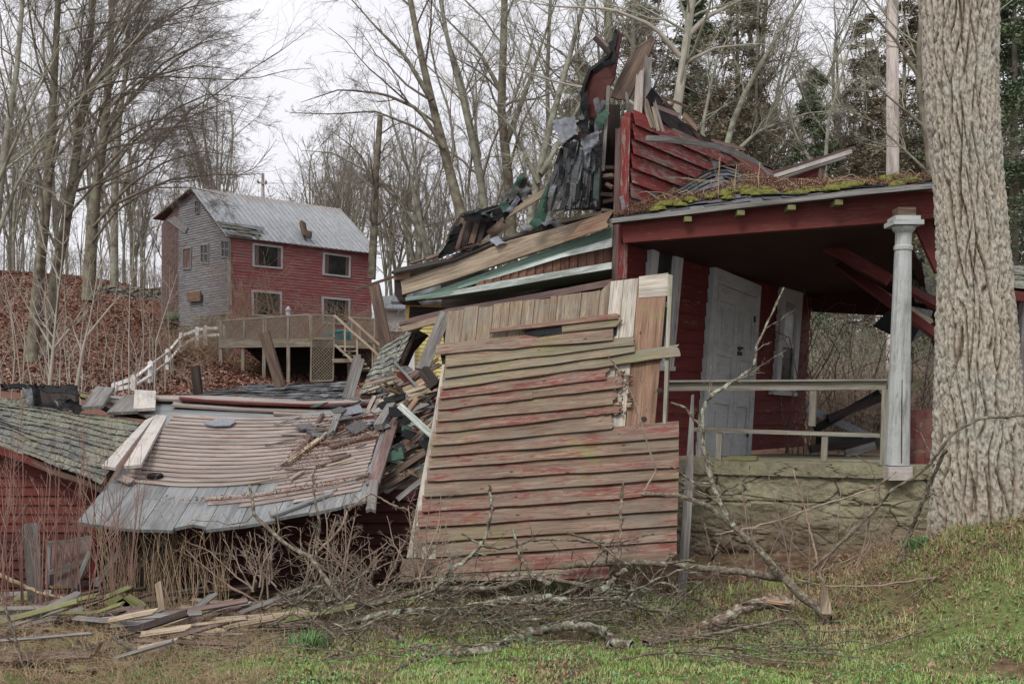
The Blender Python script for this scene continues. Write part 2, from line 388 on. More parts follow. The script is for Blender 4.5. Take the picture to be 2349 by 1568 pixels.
def mk_tin():
    g = G('tin_roof'); co = g.coord('UV', (1, .5, 1)); n1 = g.noise(g.coord('UV', (3, .7, 1)), 1.2, 7, .7); n2 = g.noise(co, .8, 5, .7)
    c = g.ramp(n1, [(.3, (.20, .21, .225)), (.6, (.36, .38, .40))]); sx = g.n('ShaderNodeSeparateXYZ'); g.l(g.coord('UV'), sx.inputs[0])
    mr = g.n('ShaderNodeMapRange'); mr.inputs[1].default_value = 2.2; mr.inputs[2].default_value = 0; g.l(sx.outputs[1], mr.inputs[0])
    ad = g.mix(.45, n2, mr.outputs[0]); c = g.mix(g.ramp(ad, [(.55, 0), (.75, .75)]), c, (.24, .15, .10)); M['tin'] = g.done(c, .45, .5)
mk_tin()
def mk_bark():
    g = G('big_bark'); uv = g.n('ShaderNodeTexCoord').outputs['UV']; sx = g.n('ShaderNodeSeparateXYZ'); g.l(uv, sx.inputs[0])
    nn = g.noise(g.coord('World', (1, 1, .35)), 30, 6, .7)
    hgt = g.mix(.25, sx.outputs[0], nn)
    c = g.ramp(hgt, [(.16, (.06, .038, .026)), (.38, (.16, .12, .09)), (.58, (.31, .265, .21)), (.85, (.42, .385, .325))])
    c = g.mix(g.ramp(g.noise(g.coord('World'), 2.3, 5), [(.52, 0), (.7, .35)]), c, (.33, .36, .33))
    g.bump(nn, 1.0, .02); M['bark_big'] = g.done(c, .9, .15)
mk_bark()

# ------------------------------------------------------------------ terrain
ctl = []
def cp(px, py, d): p = P(px, py, d); ctl.append((p.x, p.y, p.z))
for x in (-12, -8, -4, 0, 4, 8, 12): ctl.append((x, 3, 0.0)); 
for x in (-6, -3, 0, 3): ctl.append((x, 7, 0.0))
for q in [(2349, 1560, 7.2), (2349, 1440, 7.8), (2349, 1310, 8.3), (2200, 1345, 8.4), (2349, 1180, 9.0), (2200, 1235, 8.9), (2090, 1295, 9.0), (2150, 1245, 9.8), (1950, 1310, 10.5), (1650, 1340, 10.8), (1300, 1370, 9.6), (1000, 1370, 9.6), (1300, 1430, 8.7), (1900, 1440, 8.7),
          (2050, 1400, 8.7), (300, 1500, 8), (0, 1440, 8.6), (400, 1380, 10.4), (0, 1360, 10.4), (800, 1370, 10.5), (2500, 1200, 9.5), (2349, 1150, 12), (2600, 1130, 12)]: cp(*q)
for q in [(75, 832, 42), (110, 815, 43), (0, 880, 38), (250, 900, 40), (450, 890, 42), (700, 892, 44), (900, 892, 46), (344, 882, 50), (383, 852, 54), (415, 814, 56.5), (451, 790, 59), (506, 829, 50),
          (557, 852, 50), (605, 867, 50), (661, 881, 50), (850, 875, 52), (395, 755, 63), (200, 690, 60), (100, 720, 56), (0, 700, 56), (300, 690, 66), (380, 690, 66), (0, 622, 80), (200, 635, 82),
          (500, 700, 75), (900, 800, 90), (1200, 820, 90), (1700, 830, 80), (2300, 850, 60), (1000, 868, 38), (1500, 880, 40), (2000, 940, 30), (2349, 950, 30)]: cp(*q)
for (x, y, z) in [(-14, 22, 1.0), (0, 22, .9), (12, 22, 1.3), (-6, 14, .6), (3, 16, .8), (8, 14, 1.0), (-60, 60, 8), (-60, 100, 14), (0, 130, 10), (60, 130, 9), (60, 60, 3), (-120, 140, 18), (120, 140, 9), (0, 220, 16), (-200, 220, 24), (200, 220, 16), (-90, 30, 3), (90, 30, 2), (-40, 5, 0), (40, 5, .5)]: ctl.append((x, y, z))
ctl = np.array(ctl)
def rbf_fit(c):
    n = len(c); D = np.hypot(c[:, None, 0]-c[None, :, 0], c[:, None, 1]-c[None, :, 1])
    A = np.zeros((n+3, n+3)); A[:n, :n] = -D - np.eye(n)*.05; A[:n, n] = 1; A[:n, n+1:] = c[:, :2]; A[n, :n] = 1; A[n+1:, :n] = c[:, :2].T
    return np.linalg.solve(A, np.concatenate([c[:, 2], [0, 0, 0]]))
wt = rbf_fit(ctl)
def gz(x, y):
    x = np.asarray(x, dtype=float); y = np.asarray(y, dtype=float); sh = x.shape; x = x.ravel(); y = y.ravel(); out = np.empty(len(x))
    for i in range(0, len(x), 20000):
        xx, yy = x[i:i+20000], y[i:i+20000]
        D = np.hypot(xx[:, None]-ctl[None, :, 0], yy[:, None]-ctl[None, :, 1])
        out[i:i+20000] = -D@wt[:-3]+wt[-3]+wt[-2]*xx+wt[-1]*yy
    out += .025*np.sin(x*2.1+1.3*np.sin(y*1.7))*np.sin(y*2.7+x*.6)+.012*np.sin(x*6.3+y*4.1)
    return out.reshape(sh)
def gzf(x, y): return float(gz([x], [y])[0])
def hit(px, py, d0=18., d1=110.):           # distance at which the line of sight meets the terrain
    dd = np.linspace(d0, d1, 400); zz_ = gz((px-CX)/F*dd, dd); k_ = np.where(EYE+(HY-py)/F*dd < zz_)[0]; return float(dd[k_[0]]) if len(k_) else d1
def GP(px, py, d, up=.0):                    # like P, but never below the ground
    return P(px, py, min(d, hit(px, py, 5.5, 12)-.04-up))
ys = np.concatenate([np.linspace(2, 14, 100), np.geomspace(14.15, 230, 120)[0:]])
us = np.linspace(-1, 1, 181); us = us*(0.55+.45*us**2)
yy, uu = np.meshgrid(ys, us, indexing='ij'); xx = uu*(yy*.9+26)*1.35; zz = gz(xx, yy)
vs = np.stack([xx, yy, zz], -1).reshape(-1, 3); nx = len(us)
ii = (np.arange(len(ys)-1)[:, None]*nx+np.arange(nx-1)[None, :]).ravel()
quads = np.stack([ii, ii+1, ii+nx+1, ii+nx], 1)
tag(obj('ground', mesh_np('ground', vs, quads=quads, smooth=True), M['ground']), kind='structure')

# ------------------------------------------------------------------ branching plants (arrays)
R = np.random.RandomState
def nrm(a): return a/np.maximum(np.linalg.norm(a, axis=-1, keepdims=True), 1e-9)
def resample(pl, rd, K):
    pl = np.asarray(pl, float); rd = np.asarray(rd, float); s = np.concatenate([[0], np.cumsum(np.linalg.norm(np.diff(pl, axis=0), axis=1))])
    t = np.linspace(0, s[-1], K); return np.stack([np.interp(t, s, pl[:, i]) for i in range(3)], 1), np.interp(t, s, rd)
def grow(rs, par, rad, m, tr, lf, ang, K, wig, bias, rf=.55, rmin=.003, end=.35, lmin=0):
    N, Kp, _ = par.shape
    t = rs.uniform(tr[0], tr[1], (N, m)); t.sort(axis=1)
    k = t*(Kp-1); i = np.minimum(k.astype(int), Kp-2); f = (k-i)[..., None]; ar = np.arange(N)[:, None]
    pos = par[ar, i]*(1-f)+par[ar, i+1]*f; tan = nrm(par[ar, i+1]-par[ar, i])
    r0 = (rad[ar, i]*(1-f[..., 0])+rad[ar, i+1]*f[..., 0])*rf
    plen = np.linalg.norm(np.diff(par, axis=1), axis=2).sum(1)[:, None]
    L = np.maximum(plen*lf*(1.15-.75*t)*rs.uniform(.6, 1.25, (N, m)), lmin)
    rnd_ = nrm(rs.normal(size=(N, m, 3))); perp = nrm(rnd_-tan*(rnd_*tan).sum(-1, keepdims=True))
    a = np.radians(ang*rs.uniform(.6, 1.3, (N, m)))[..., None]
    d = nrm(tan*np.cos(a)+perp*np.sin(a))
    pos = pos.reshape(-1, 3); d = d.reshape(-1, 3); L = L.ravel(); r0 = np.maximum(r0.ravel(), rmin)
    pts = [pos]; b = np.asarray(bias, float)
    for q in range(K-1):
        d = nrm(d+rs.normal(size=d.shape)*wig+b/(K-1)); pos = pos+d*(L/(K-1))[:, None]; pts.append(pos)
    pl = np.stack(pts, 1); rd = r0[:, None]*np.linspace(1, end, K)[None, :]
    return pl, rd
def tubes(pl, rd, sides):
    N, K, _ = pl.shape
    tan = np.empty_like(pl); tan[:, 1:-1] = pl[:, 2:]-pl[:, :-2]; tan[:, 0] = pl[:, 1]-pl[:, 0]; tan[:, -1] = pl[:, -1]-pl[:, -2]; tan = nrm(tan)
    ref = np.where(np.abs(tan[..., 2:3]) > .8, np.array([1., .1, 0]), np.array([0.05, .1, 1.]))
    e1 = nrm(np.cross(tan, ref)); e2 = np.cross(tan, e1)
    a = np.arange(sides)*2*np.pi/sides
    v = pl[:, :, None]+rd[:, :, None, None]*(e1[:, :, None]*np.cos(a)[:, None]+e2[:, :, None]*np.sin(a)[:, None])
    idx = np.arange(N*K*sides).reshape(N, K, sides)
    q = np.stack([idx[:, :-1], np.roll(idx[:, :-1], -1, 2), np.roll(idx[:, 1:], -1, 2), idx[:, 1:]], -1).reshape(-1, 4)
    return v.reshape(-1, 3), q
def join(parts):
    vs, qs, o = [], [], 0
    for v, q in parts: vs.append(v); qs.append(q+o); o += len(v)
    return np.concatenate(vs), np.concatenate(qs)
def plant(name, label, cat, mains, levels, mtrunk, mtwig, seed, group=None, loc=None, sides=8, names=('trunk', 'crown'), K=14, wob=0, rough=0):
    """mains: list of (points, radii). levels: list of dict for grow(). Returns the thing."""
    rs = R(seed); A = []; Rr = []
    for pl, rd in mains:
        p, r = resample(pl, rd, K)
        if wob: p[1:] += rs.normal(size=(K-1, 3))*wob
        A.append(p); Rr.append(r)
    A = np.stack(A); Rr = np.stack(Rr)
    if loc is None: loc = A[0, 0]
    root = thing(name, label, cat, V(loc), group)
    off = np.array(loc)
    v, q = tubes(A, Rr, sides)
    if rough: v = v+rs.normal(size=v.shape)*rough
    if names[0] == 'limb':                 # a loose branch is one piece
        bpy.data.objects.remove(root); parts = [(v, q)]; cur = (A, Rr)
        for lv in levels:
            lv = dict(lv); ns = lv.pop('sides', 3); cur = grow(rs, cur[0], cur[1], **lv); parts.append(tubes(cur[0], cur[1], ns))
        v, q = join(parts); o = obj(name, mesh_np(name, v-off, quads=q, smooth=True), mtrunk); o.location = V(loc); return tag(o, label, cat, group)
    obj(names[0], mesh_np(names[0], v-off, quads=q, smooth=True), mtrunk, root)
    parts = []; cur = (A, Rr)
    for lv in levels:
        lv = dict(lv); src = lv.pop('src', None); ns = lv.pop('sides', 3)
        if src == 'main': cur0 = (A, Rr)
        else: cur0 = cur
        cur = grow(rs, cur0[0], cur0[1], **lv); parts.append(tubes(cur[0], cur[1], ns))
    if parts:
        v, q = join(parts); obj(names[1], mesh_np(names[1], v-off, quads=q), mtwig, root)
    return root

# ------------------------------------------------------------------ the collapsing porch house
def shingles(name, Sf, rows, cols, m, parent, seed, lift=.012, miss=0.0, label=None, curl=.01):
    r = random.Random(seed); mb = MB(seed)
    for i in range(rows):
        x = -r.random()/cols
        while x < 1:
            wdt = r.uniform(.7, 1.3)/cols; u0, u1 = max(0, x), min(1, x+wdt*.985); x += wdt
            if u1-u0 < .004 or r.random() < miss: continue
            v0 = 1-(i+1.25)/rows; v1 = 1-i/rows+r.uniform(-.006, .006); v0 = max(0, v0); v1 = min(1, v1)
            mb.cu = r.random()
            a, b, c, d = Sf(u0, v0), Sf(u1, v0), Sf(u1, v1), Sf(u0, v1)
            n = (b-a).cross(c-b).normalized(); n = n if n.z > 0 else -n
            l1, l2 = lift+r.random()*curl, lift+r.random()*curl
            mb.strip([a+n*.002, b+n*.002], [d+n*l1, c+n*l2], n, .006)
    return obj(name, mb, M[m], parent, label)

UP = V((.06, 0, 1)); U = V((.587, .81, 0)).normalized()
O = V((1.095, 12.4, 1.1)); NF = U.cross(UP).normalized(); NF = NF if NF.x > 0 else -NF
VV = V((.86, -.51, 0)).normalized()
def fac(px, py, off=0.0): return onpl(px, py, O+NF*off, NF)
def fs(s, h, off=0.0): return O+U*s+UP*h+NF*off
pa, pb = P(1400, 1056, 12.35), P(2100, 1065, 11.0)
PFN = (pb-pa).cross(V((0, 0, 1))).normalized(); PFN = PFN if PFN.y < 0 else -PFN
def pf(px, py, off=0.0): return onpl(px, py, pa+PFN*off, PFN)

house = thing('collapsing_house', 'collapsing red clapboard house with open porch, column and white double door', 'ruined house', (2.4, 12.5, .1))
# side wall behind the porch
mb = MB(11)
for i in range(15):
    h = i*.17; mb.strip([fs(s_, h+.175, .004) for s_ in (0, 1.4, 2.8, 4.1, 5.43)], [fs(s_, h, .024) for s_ in (0, 1.4, 2.8, 4.1, 5.43)], NF, .012, warp=.003)
mb.quad(fs(0, 2.55, -.03), fs(5.43, 2.55, -.03), fs(5.43, 0, -.03), fs(0, 0, -.03), NF, .09)
obj('porch_wall', mb, M['red_paint'], house)
mb = MB(12)
for i in range(8):
    h = 2.55+i*.158; sag = lambda s_: -.04*math.sin(s_*.6)
    S = (0, .9, 1.8, 2.7, 3.6, 4.5, 5.43)
    mb.strip([fs(s_, h+.17+sag(s_), .004) for s_ in S], [fs(s_, h+sag(s_), .05) for s_ in S], NF, .014, warp=.004)
mb.quad(fs(0, 3.8, -.035), fs(5.43, 3.76, -.035), fs(5.43, 2.57, -.035), fs(0, 2.57, -.035), NF, .08)
obj('upper_wall', mb, M['red_worn'], house)
def fquad(mb, pts, off, th, **k):
    a, b, c, d = [fac(x, y, off) for x, y in pts]; mb.quad(a, b, c, d, NF, th, **k)
# corner post, split boards at the gable peak
mb = MB(13)
mb.quad(P(1427, 266, 12.33), P(1446, 270, 12.33), P(1438, 640, 12.33), P(1418, 640, 12.33), V((0, -1, 0)), .09, k=1, m=2, jag=(.01, .01))
obj('corner_post', mb, M['red_worn'], house)
mb = MB(14)
mb.quad(P(1413, 290, 12.42), P(1426, 288, 12.42), P(1417, 700, 12.42), P(1402, 700, 12.42), V((0, -1, 0)), .05, m=3, jag=(.05, .02))
obj('corner_post', mb, M['purple_wood'], house)
# windows of the porch wall
def window(pts, pane, frame, seed, sill=True, glass='glass_dark', cover=None):
    mb = MB(seed); (ax, ay), (bx, by), (cx, cy), (dx, dy) = pts
    f = lambda u, v, o=0: fac(lerp(lerp(ax, bx, u), lerp(dx, cx, u), v), lerp(lerp(ay, by, u), lerp(dy, cy, u), v), o)
    fl, ft, fr, fb = frame
    for (u0, u1, v0, v1) in ((0, fl, 0, 1), (1-fr, 1, 0, 1), (fl, 1-fr, 0, ft), (fl, 1-fr, 1-fb, 1)):
        mb.quad(f(u0, v0, .075), f(u1, v0, .075), f(u1, v1, .075), f(u0, v1, .075), NF, .07, k=2)
    fr_o = obj('window', mb, M['white_paint'], house)
    mb = MB(seed+1); g0, g1, h0, h1 = fl, 1-fr, ft, 1-fb
    for (u0, u1, v0, v1) in ((g0, g0+.07, h0, h1), (g1-.07, g1, h0, h1), (g0+.07, g1-.07, h0, h0+.035), (g0+.07, g1-.07, h1-.035, h1), (g0+.07, g1-.07, (h0+h1)/2-.02, (h0+h1)/2+.02)):
        mb.quad(f(u0, v0, .056), f(u1, v0, .056), f(u1, v1, .056), f(u0, v1, .056), NF, .03)
    obj('sash', mb, M['white_paint'], fr_o)
    mb = MB(seed+2); mb.quad(f(g0+.06, h0+.03, .044), f(g1-.06, h0+.03, .044), f(g1-.06, (h0+h1)/2, .044), f(g0+.06, (h0+h1)/2, .044), NF, .006)
    obj('pane', mb, M[pane], fr_o)
    mb = MB(seed+3); mb.quad(f(g0+.06, (h0+h1)/2, .041), f(g1-.06, (h0+h1)/2, .041), f(g1-.06, h1-.03, .041), f(g0+.06, h1-.03, .041), NF, .006)
    obj('pane', mb, M[glass], fr_o)
    if sill:
        mb = MB(seed+4); mb.quad(f(-.08, .97, .09), f(1.06, .97, .09), f(1.06, 1.0, .09), f(-.08, 1.0, .09), NF, .09); obj('sill', mb, M['white_paint'], fr_o)
window([(1499, 546), (1573, 540), (1545, 850), (1470, 850)], 'glass_dark', (.16, .05, .26, .04), 20)
window([(1797, 641), (1844, 660), (1826, 908), (1779, 905)], 'glass_pale', (.14, .14, .2, .03), 30)
# double door
dpts = [(1640, 611), (1747, 656), (1722, 1056), (1606, 1052)]
def dq(u, v, o=0): return fac(lerp(lerp(1640, 1747, u), lerp(1606, 1722, u), v), lerp(lerp(611, 656, u), lerp(1052, 1056, u), v), o)
mb = MB(40)
for (u0, u1, v0, v1) in ((0, .1, 0, 1), (.93, 1, 0, 1), (.1, .93, 0, .075)): mb.quad(dq(u0, v0, .085), dq(u1, v0, .085), dq(u1, v1, .085), dq(u0, v1, .085), NF, .08, k=3)
fr_o = obj('door_frame', mb, M['door_paint'], house)
for leaf_i, (u0, u1) in enumerate(((.105, .585), (.592, .925))):
    mb = MB(41+leaf_i); w_ = u1-u0
    mb.quad(dq(u0, .08, .045), dq(u1, .08, .045), dq(u1, .995, .045), dq(u0, .995, .045), NF, .02)
    for (a, b, c, d) in ((0, .16, 0, 1), (.84, 1, 0, 1), (.16, .84, 0, .09), (.16, .84, .33, .40), (.16, .84, .55, .68), (.16, .84, .86, 1)):
        mb.quad(dq(u0+a*w_, .08+c*.915, .068), dq(u0+b*w_, .08+c*.915, .068), dq(u0+b*w_, .08+d*.915, .068), dq(u0+a*w_, .08+d*.915, .068), NF, .022)
    for (c, d) in ((.13, .29), (.44, .51), (.72, .82)):
        mb.quad(dq(u0+.28*w_, .08+c*.915, .056), dq(u0+.72*w_, .08+c*.915, .056), dq(u0+.72*w_, .08+d*.915, .056), dq(u0+.28*w_, .08+d*.915, .056), NF, .01)
    dl = obj('door', mb, M['door_paint'], house)
    if leaf_i == 0:
        mb = MB(44); c0 = fac(1697, 800, .09); mb.box(c0, .03, .03, .05); mb.box(c0+V((0, 0, -.06)), .06, .03, .05)
        mb.plank(c0+V((-.06, 0, .02)), c0+V((.05, 0, .01)), .03, .012)
        obj('padlock', mb, M['black_iron'], dl)
    else:
        mb = MB(45)
        for yv in (.2, .85): mb.box(dq(.9, yv, .075), .03, .02, .08)
        obj('hinge', mb, M['black_iron'], dl)
# foundation, floor and cap
mb = MB(50)
def conc_wall(x0, x1, ztop, zbot, off, th, nseg, amp, seed):
    r = random.Random(seed); K = nseg
    base = len(mb.v); rows = 64
    A = onpl(x0, 1060, pa, PFN); B = onpl(x1, 1060, pa, PFN)
    for j in range(rows+1):
        for i in range(K+1):
            q = lerp(A, B, i/K); z = lerp(ztop, zbot, j/rows)
            wq = noise.noise(V((q.x*2.5, z*3, 8)))*.5; ds_, _ = noise.voronoi(V((q.x*3.6+wq, q.y*3.6, z*8.5+wq))); ed = min(1, (ds_[1]-ds_[0])*4)
            low = min(1, max(.12, noise.noise(V((q.x*1.3, z*2.2, 5)))*1.8+(.75-z)*1.6))
            nn = noise.fractal(V((q.x*3, q.y*3, z*5)), .8, 2.1, 6)*.7+(ed*.75-.5)*low+(-.5 if abs(z-.72-.05*noise.noise(V((q.x*2, 0, 0)))) < .012 and noise.noise(V((q.x*.9, 7, 0))) > -.1 else 0)
            mb.v.append(V((q.x, q.y, z))+PFN*(off+amp*nn*(.4+.6*min(1, j/4))))
    for j in range(rows):
        for i in range(K):
            mb.face((base+j*(K+1)+i, base+(j+1)*(K+1)+i, base+(j+1)*(K+1)+i+1, base+j*(K+1)+i+1), ((i*.1, j*.1), (i*.1, j*.1+.1), (i*.1+.1, j*.1+.1), (i*.1+.1, j*.1)))
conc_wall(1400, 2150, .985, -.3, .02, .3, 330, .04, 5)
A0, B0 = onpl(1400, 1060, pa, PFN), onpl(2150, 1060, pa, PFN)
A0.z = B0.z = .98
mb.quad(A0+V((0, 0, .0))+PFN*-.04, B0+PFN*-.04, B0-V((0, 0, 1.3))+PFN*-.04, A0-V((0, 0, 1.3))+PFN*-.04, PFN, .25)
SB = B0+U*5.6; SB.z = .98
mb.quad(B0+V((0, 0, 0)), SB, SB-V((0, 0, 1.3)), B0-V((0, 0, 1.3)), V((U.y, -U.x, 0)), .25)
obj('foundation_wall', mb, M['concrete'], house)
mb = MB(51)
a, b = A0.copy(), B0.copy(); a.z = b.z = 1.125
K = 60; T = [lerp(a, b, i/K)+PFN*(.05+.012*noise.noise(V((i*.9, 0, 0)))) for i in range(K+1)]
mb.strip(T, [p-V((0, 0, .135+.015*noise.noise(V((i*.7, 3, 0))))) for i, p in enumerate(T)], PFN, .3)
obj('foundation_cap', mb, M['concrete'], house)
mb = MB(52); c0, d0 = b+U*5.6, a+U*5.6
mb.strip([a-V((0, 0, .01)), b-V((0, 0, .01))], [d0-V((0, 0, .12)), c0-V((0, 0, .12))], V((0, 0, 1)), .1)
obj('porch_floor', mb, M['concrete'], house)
# column
cb, ct = P(2058, 1066, 11.05), P(2073, 527, 11.0)
ax = (ct-cb).normalized(); H = (ct-cb).length
mb = MB(53); r0, r1 = .117, .077
prof = [(r0+(r1-r0)*t-.006*abs(t-.94)*0, H*t) for t in [i/14 for i in range(15)]]
prof = prof[:-2]+[(r1+.002, H*.91), (r1+.012, H*.915), (r1+.012, H*.93), (r1, H*.935), (r1, H*.985)]
mb.lathe(cb, prof, 12, ax)
colo = obj('column', mb, M['column_paint'], house, smooth=False)
mb = MB(54)
mb.lathe(cb, [(r1, H*.985), (r1+.03, H), (r1+.035, H+.03)], 20, ax); 
mb.box(cb+ax*(H+.055), .29, .29, .045); mb.box(cb+ax*(H+.1), .24, .24, .04)
obj('capital', mb, M['column_paint'], colo)
mb = MB(57); mb.box(cb+ax*(H+.16), .17, .17, .09); obj('capital_block', mb, M['brown_wood'], colo)
mb = MB(55); mb.box(cb+V((-.01, -.05, -.075)), .23, .16, .13); obj('base_block', mb, M['white_trim'], colo)
mb = MB(56)
mb.plank(cb+V((.0, -.125, .02)), cb+V((.012, -.113, H*.55)), .008, .004, k=6); obj('split', mb, M['dark_wood'], colo)
# beam under the eave, fascia, rafter tails
EAV = [(1403, 505, 12.15), (1550, 488, 11.92), (1700, 470, 11.66), (1850, 454, 11.4), (2000, 437, 11.1), (2160, 423, 10.85)]
RID = [(1424, 498, 12.36), (1535, 440, 13.2), (1645, 376, 14.2), (1790, 420, 14.3), (1960, 419, 12.9), (2160, 411, 11.5)]
EAV = [P(*q) for q in EAV]; RID = [P(*q) for q in RID]
mb = MB(60)
bt = [P(1424, 500, 12.22), P(1730, 478, 11.75), P(2052, 443, 11.22), P(2165, 436, 11.05)]
bb = [P(1430, 557, 12.22), P(1730, 533, 11.75), P(2052, 509, 11.22), P(2165, 497, 11.05)]
mb.strip(bt, bb, V((-.5, -.85, 0)).normalized(), .14); obj('porch_beam', mb, M['red_beam'], house)
mb = MB(61)
T = [p+V((0, -.015, .018)) for p in EAV]; mb.strip(T, [p-V((0, 0, .05)) for p in T], V((-.45, -.9, 0)).normalized(), .02, warp=.003)
obj('fascia', mb, M['grey_wood'], house)
for x in (1572, 1694, 1812, 1921):
    mb = MB(x); t = (x-1403)/757; p = path(EAV, t)+V((0, -.03, -.075)); mb.box(p+V((.05, .12, 0)), .075, .22, .05); obj('rafter_tail', mb, M['mossy_wood'], house)
def roofS(u, v):
    p = lerp(path(RID, u), path(EAV, u), v)
    return p+V((0, 0, .03*math.sin(u*23)*math.sin(v*5)*v*(1-v)*4))
mb = MB(63); NR = 24
mb.strip([roofS(i/NR, 0) for i in range(NR+1)], [roofS(i/NR, 1) for i in range(NR+1)], V((-.2, -.3, .93)), .05, m=5)
rf = obj('porch_roof', mb, M['dark_wood'], house)
shingles('shingles', roofS, 9, 20, 'shingle_grey', rf, 64, lift=.014, curl=.02)
mb = MB(65)
fl = [P(1420, 497, 12.3), P(1500, 452, 12.9), P(1570, 413, 13.55), P(1648, 374, 14.15)]
mb.strip([p+V((0, -.03, .19)) for p in fl], [p+V((.03, -.05, -.02)) for p in fl], V((-.4, -.7, .5)).normalized(), .01, m=3, jag=(.04, .1), warp=.03)
obj('flashing', mb, M['slab_sheath'], house)
# ceiling, far header, back face
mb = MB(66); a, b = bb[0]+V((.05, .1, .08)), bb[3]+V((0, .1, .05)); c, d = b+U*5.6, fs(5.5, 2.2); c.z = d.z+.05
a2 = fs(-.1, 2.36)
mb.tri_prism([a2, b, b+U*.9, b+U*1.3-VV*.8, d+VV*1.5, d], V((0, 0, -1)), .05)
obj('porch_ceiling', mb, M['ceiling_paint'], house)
mb = MB(67); h0 = fs(5.43, 2.25); h1 = h0+VV*1.7
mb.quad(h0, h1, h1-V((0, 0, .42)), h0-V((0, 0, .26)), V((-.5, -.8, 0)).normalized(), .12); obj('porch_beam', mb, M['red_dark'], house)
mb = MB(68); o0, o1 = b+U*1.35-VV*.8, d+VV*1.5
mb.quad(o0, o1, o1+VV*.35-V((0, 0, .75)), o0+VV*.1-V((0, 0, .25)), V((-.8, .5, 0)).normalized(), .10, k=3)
obj('added_light_blocker', mb, M['ceiling_paint'], house)  # slab added on the outer side to block light entering the porch
mb = MB(69)      # collapsed rafters between ceiling and ground on the outer side
for (x0, y0, d0, x1, y1, d1, w_, m_) in ((1923, 603, 13.8, 2160, 772, 11.5, .10, 0), (2000, 612, 13.2, 2160, 700, 11.6, .09, 0), (1750, 480, 13.5, 2040, 640, 12.4, .13, 0), (2085, 440, 11.5, 2165, 620, 11.3, .16, 0)):
    pm = MB(690+int(x0)); pm.plank(P(x0, y0, d0), P(x1, y1, d1), w_, .06, k=4); obj('rafter', pm, M['red_beam'], house)
pm = MB(79); pm.plank(P(1998, 655, 13.1), P(2140, 742, 11.9), .09, .04, k=4, m=3, jag=(.02, .1)); obj('rafter', pm, M['tan_beam'], house, 'bare unpainted rafter')
# railing
rail = thing('porch_railing', 'weathered wooden railing across the end of the porch, left of the column', 'railing', pf(1780, 1056, .0))
mb = MB(70); mb.quad(pf(1525, 875, -.12), pf(2033, 872, -.12), pf(2033, 893, -.12), pf(1525, 896, -.12), PFN, .045, k=5, warp=.002)
mb.quad(pf(1525, 872, -.08), pf(2036, 869, -.08), pf(2036, 873, -.08), pf(1525, 876, -.08), PFN, .12); obj('top_rail', mb, M['rail_wood'], rail)
mb = MB(71); mb.quad(pf(1586, 980, -.12), pf(2019, 994, -.12), pf(2019, 1003, -.12), pf(1586, 989, -.12), PFN, .05, k=4); obj('bottom_rail', mb, M['rail_wood'], rail)
for (x, y0, y1, w_) in ((1864, 895, 978, 15), (1891, 1000, 1059, 14), (1649, 985, 1057, 13)):
    mb = MB(x); mb.quad(pf(x-w_/2+1, y0, -.13), pf(x+w_/2+1, y0, -.13), pf(x+w_/2-2, y1, -.13), pf(x-w_/2-2, y1, -.13), PFN, .04, m=2, jag=(0, .02)); obj('baluster', mb, M['rail_wood'], rail)
mb = MB(75); mb.quad(pf(2023, 893, -.1), pf(2036, 893, -.1), pf(2031, 1072, -.1), pf(2018, 1072, -.1), PFN, .08); obj('rail_post', mb, M['rail_wood'], rail)
mb = MB(76); mb.quad(pf(1668, 1046, -.1), pf(1735, 1046, -.1), pf(1735, 1055, -.1), pf(1668, 1055, -.1), PFN, .1)
single('wood_offcut', mb, M['mossy_wood'], 'short mossy plank offcut lying on the porch edge in front of the white door', 'plank')
# brick piers
mb = MB(77); mb.quad(P(2084, 940, 11.5), P(2150, 938, 11.3), P(2150, 1075, 11.3), P(2084, 1070, 11.5), V((-.3, -.95, 0)), .4)
def brick():
    g = G('brick_wall'); bt_ = g.n('ShaderNodeTexBrick'); bt_.inputs['Scale'].default_value = 1; bt_.inputs['Brick Width'].default_value = .2; bt_.inputs['Row Height'].default_value = .1
    bt_.inputs['Mortar Size'].default_value = .006; bt_.inputs['Color1'].default_value = (.12, .035, .035, 1); bt_.inputs['Color2'].default_value = (.2, .06, .055, 1); bt_.inputs['Mortar'].default_value = (.06, .05, .045, 1)
    g.l(g.coord('UV'), bt_.inputs[0]); c = g.mix(g.ramp(g.noise(g.coord('World'), 5), [(.45, 0), (.7, .5)]), bt_.outputs[0], (.25, .22, .17)); M['brick'] = g.done(c, .9)
brick()
single('brick_pier', mb, M['brick'], 'low dark red brick pier between the porch column and the big tree', 'brick pier')
# boards of the broken gable peak and the fallen-in roof edge
def one(name, parent, m, seed, fn, label=None):
    mb = MB(seed); fn(mb); return obj(name, mb, M[m], parent, label)
one('peak_board', house, 'grey_wood', 80, lambda b: b.quad(P(1482, 120, 12.6), P(1496, 126, 12.6), P(1493, 205, 12.6), P(1458, 268, 12.6), V((0, -1, 0)), .03, m=3, k=3, jag=(.05, .02)))
one('peak_board', house, 'pole_wood', 81, lambda b: b.quad(P(1461, 156, 12.55), P(1478, 150, 12.55), P(1472, 268, 12.55), P(1452, 268, 12.55), V((0, -1, 0)), .02, m=4, k=3, jag=(.15, .02)))
for i in range(9):
    r = random.Random(i+900); x = r.uniform(1436, 1500); x2 = x+r.uniform(-6, 10)+ (x-1440)*.3
    one('broken_lath', house, r.choice(['tan_beam', 'grey_wood', 'rot_wood']), 900+i, lambda b: b.plank(P(x2, 275+(x-1436)*.42, 12.65), P(x, r.uniform(205, 250), 12.6), .035, .015, m=3, jag=(0, .08)))
rl = [(1490, 207, 12.7), (1556, 273, 13.4), (1606, 312, 13.9), (1696, 352, 14.8), (1768, 386, 15.7), (1806, 428, 16.2)]
RL = [P(*q) for q in rl]
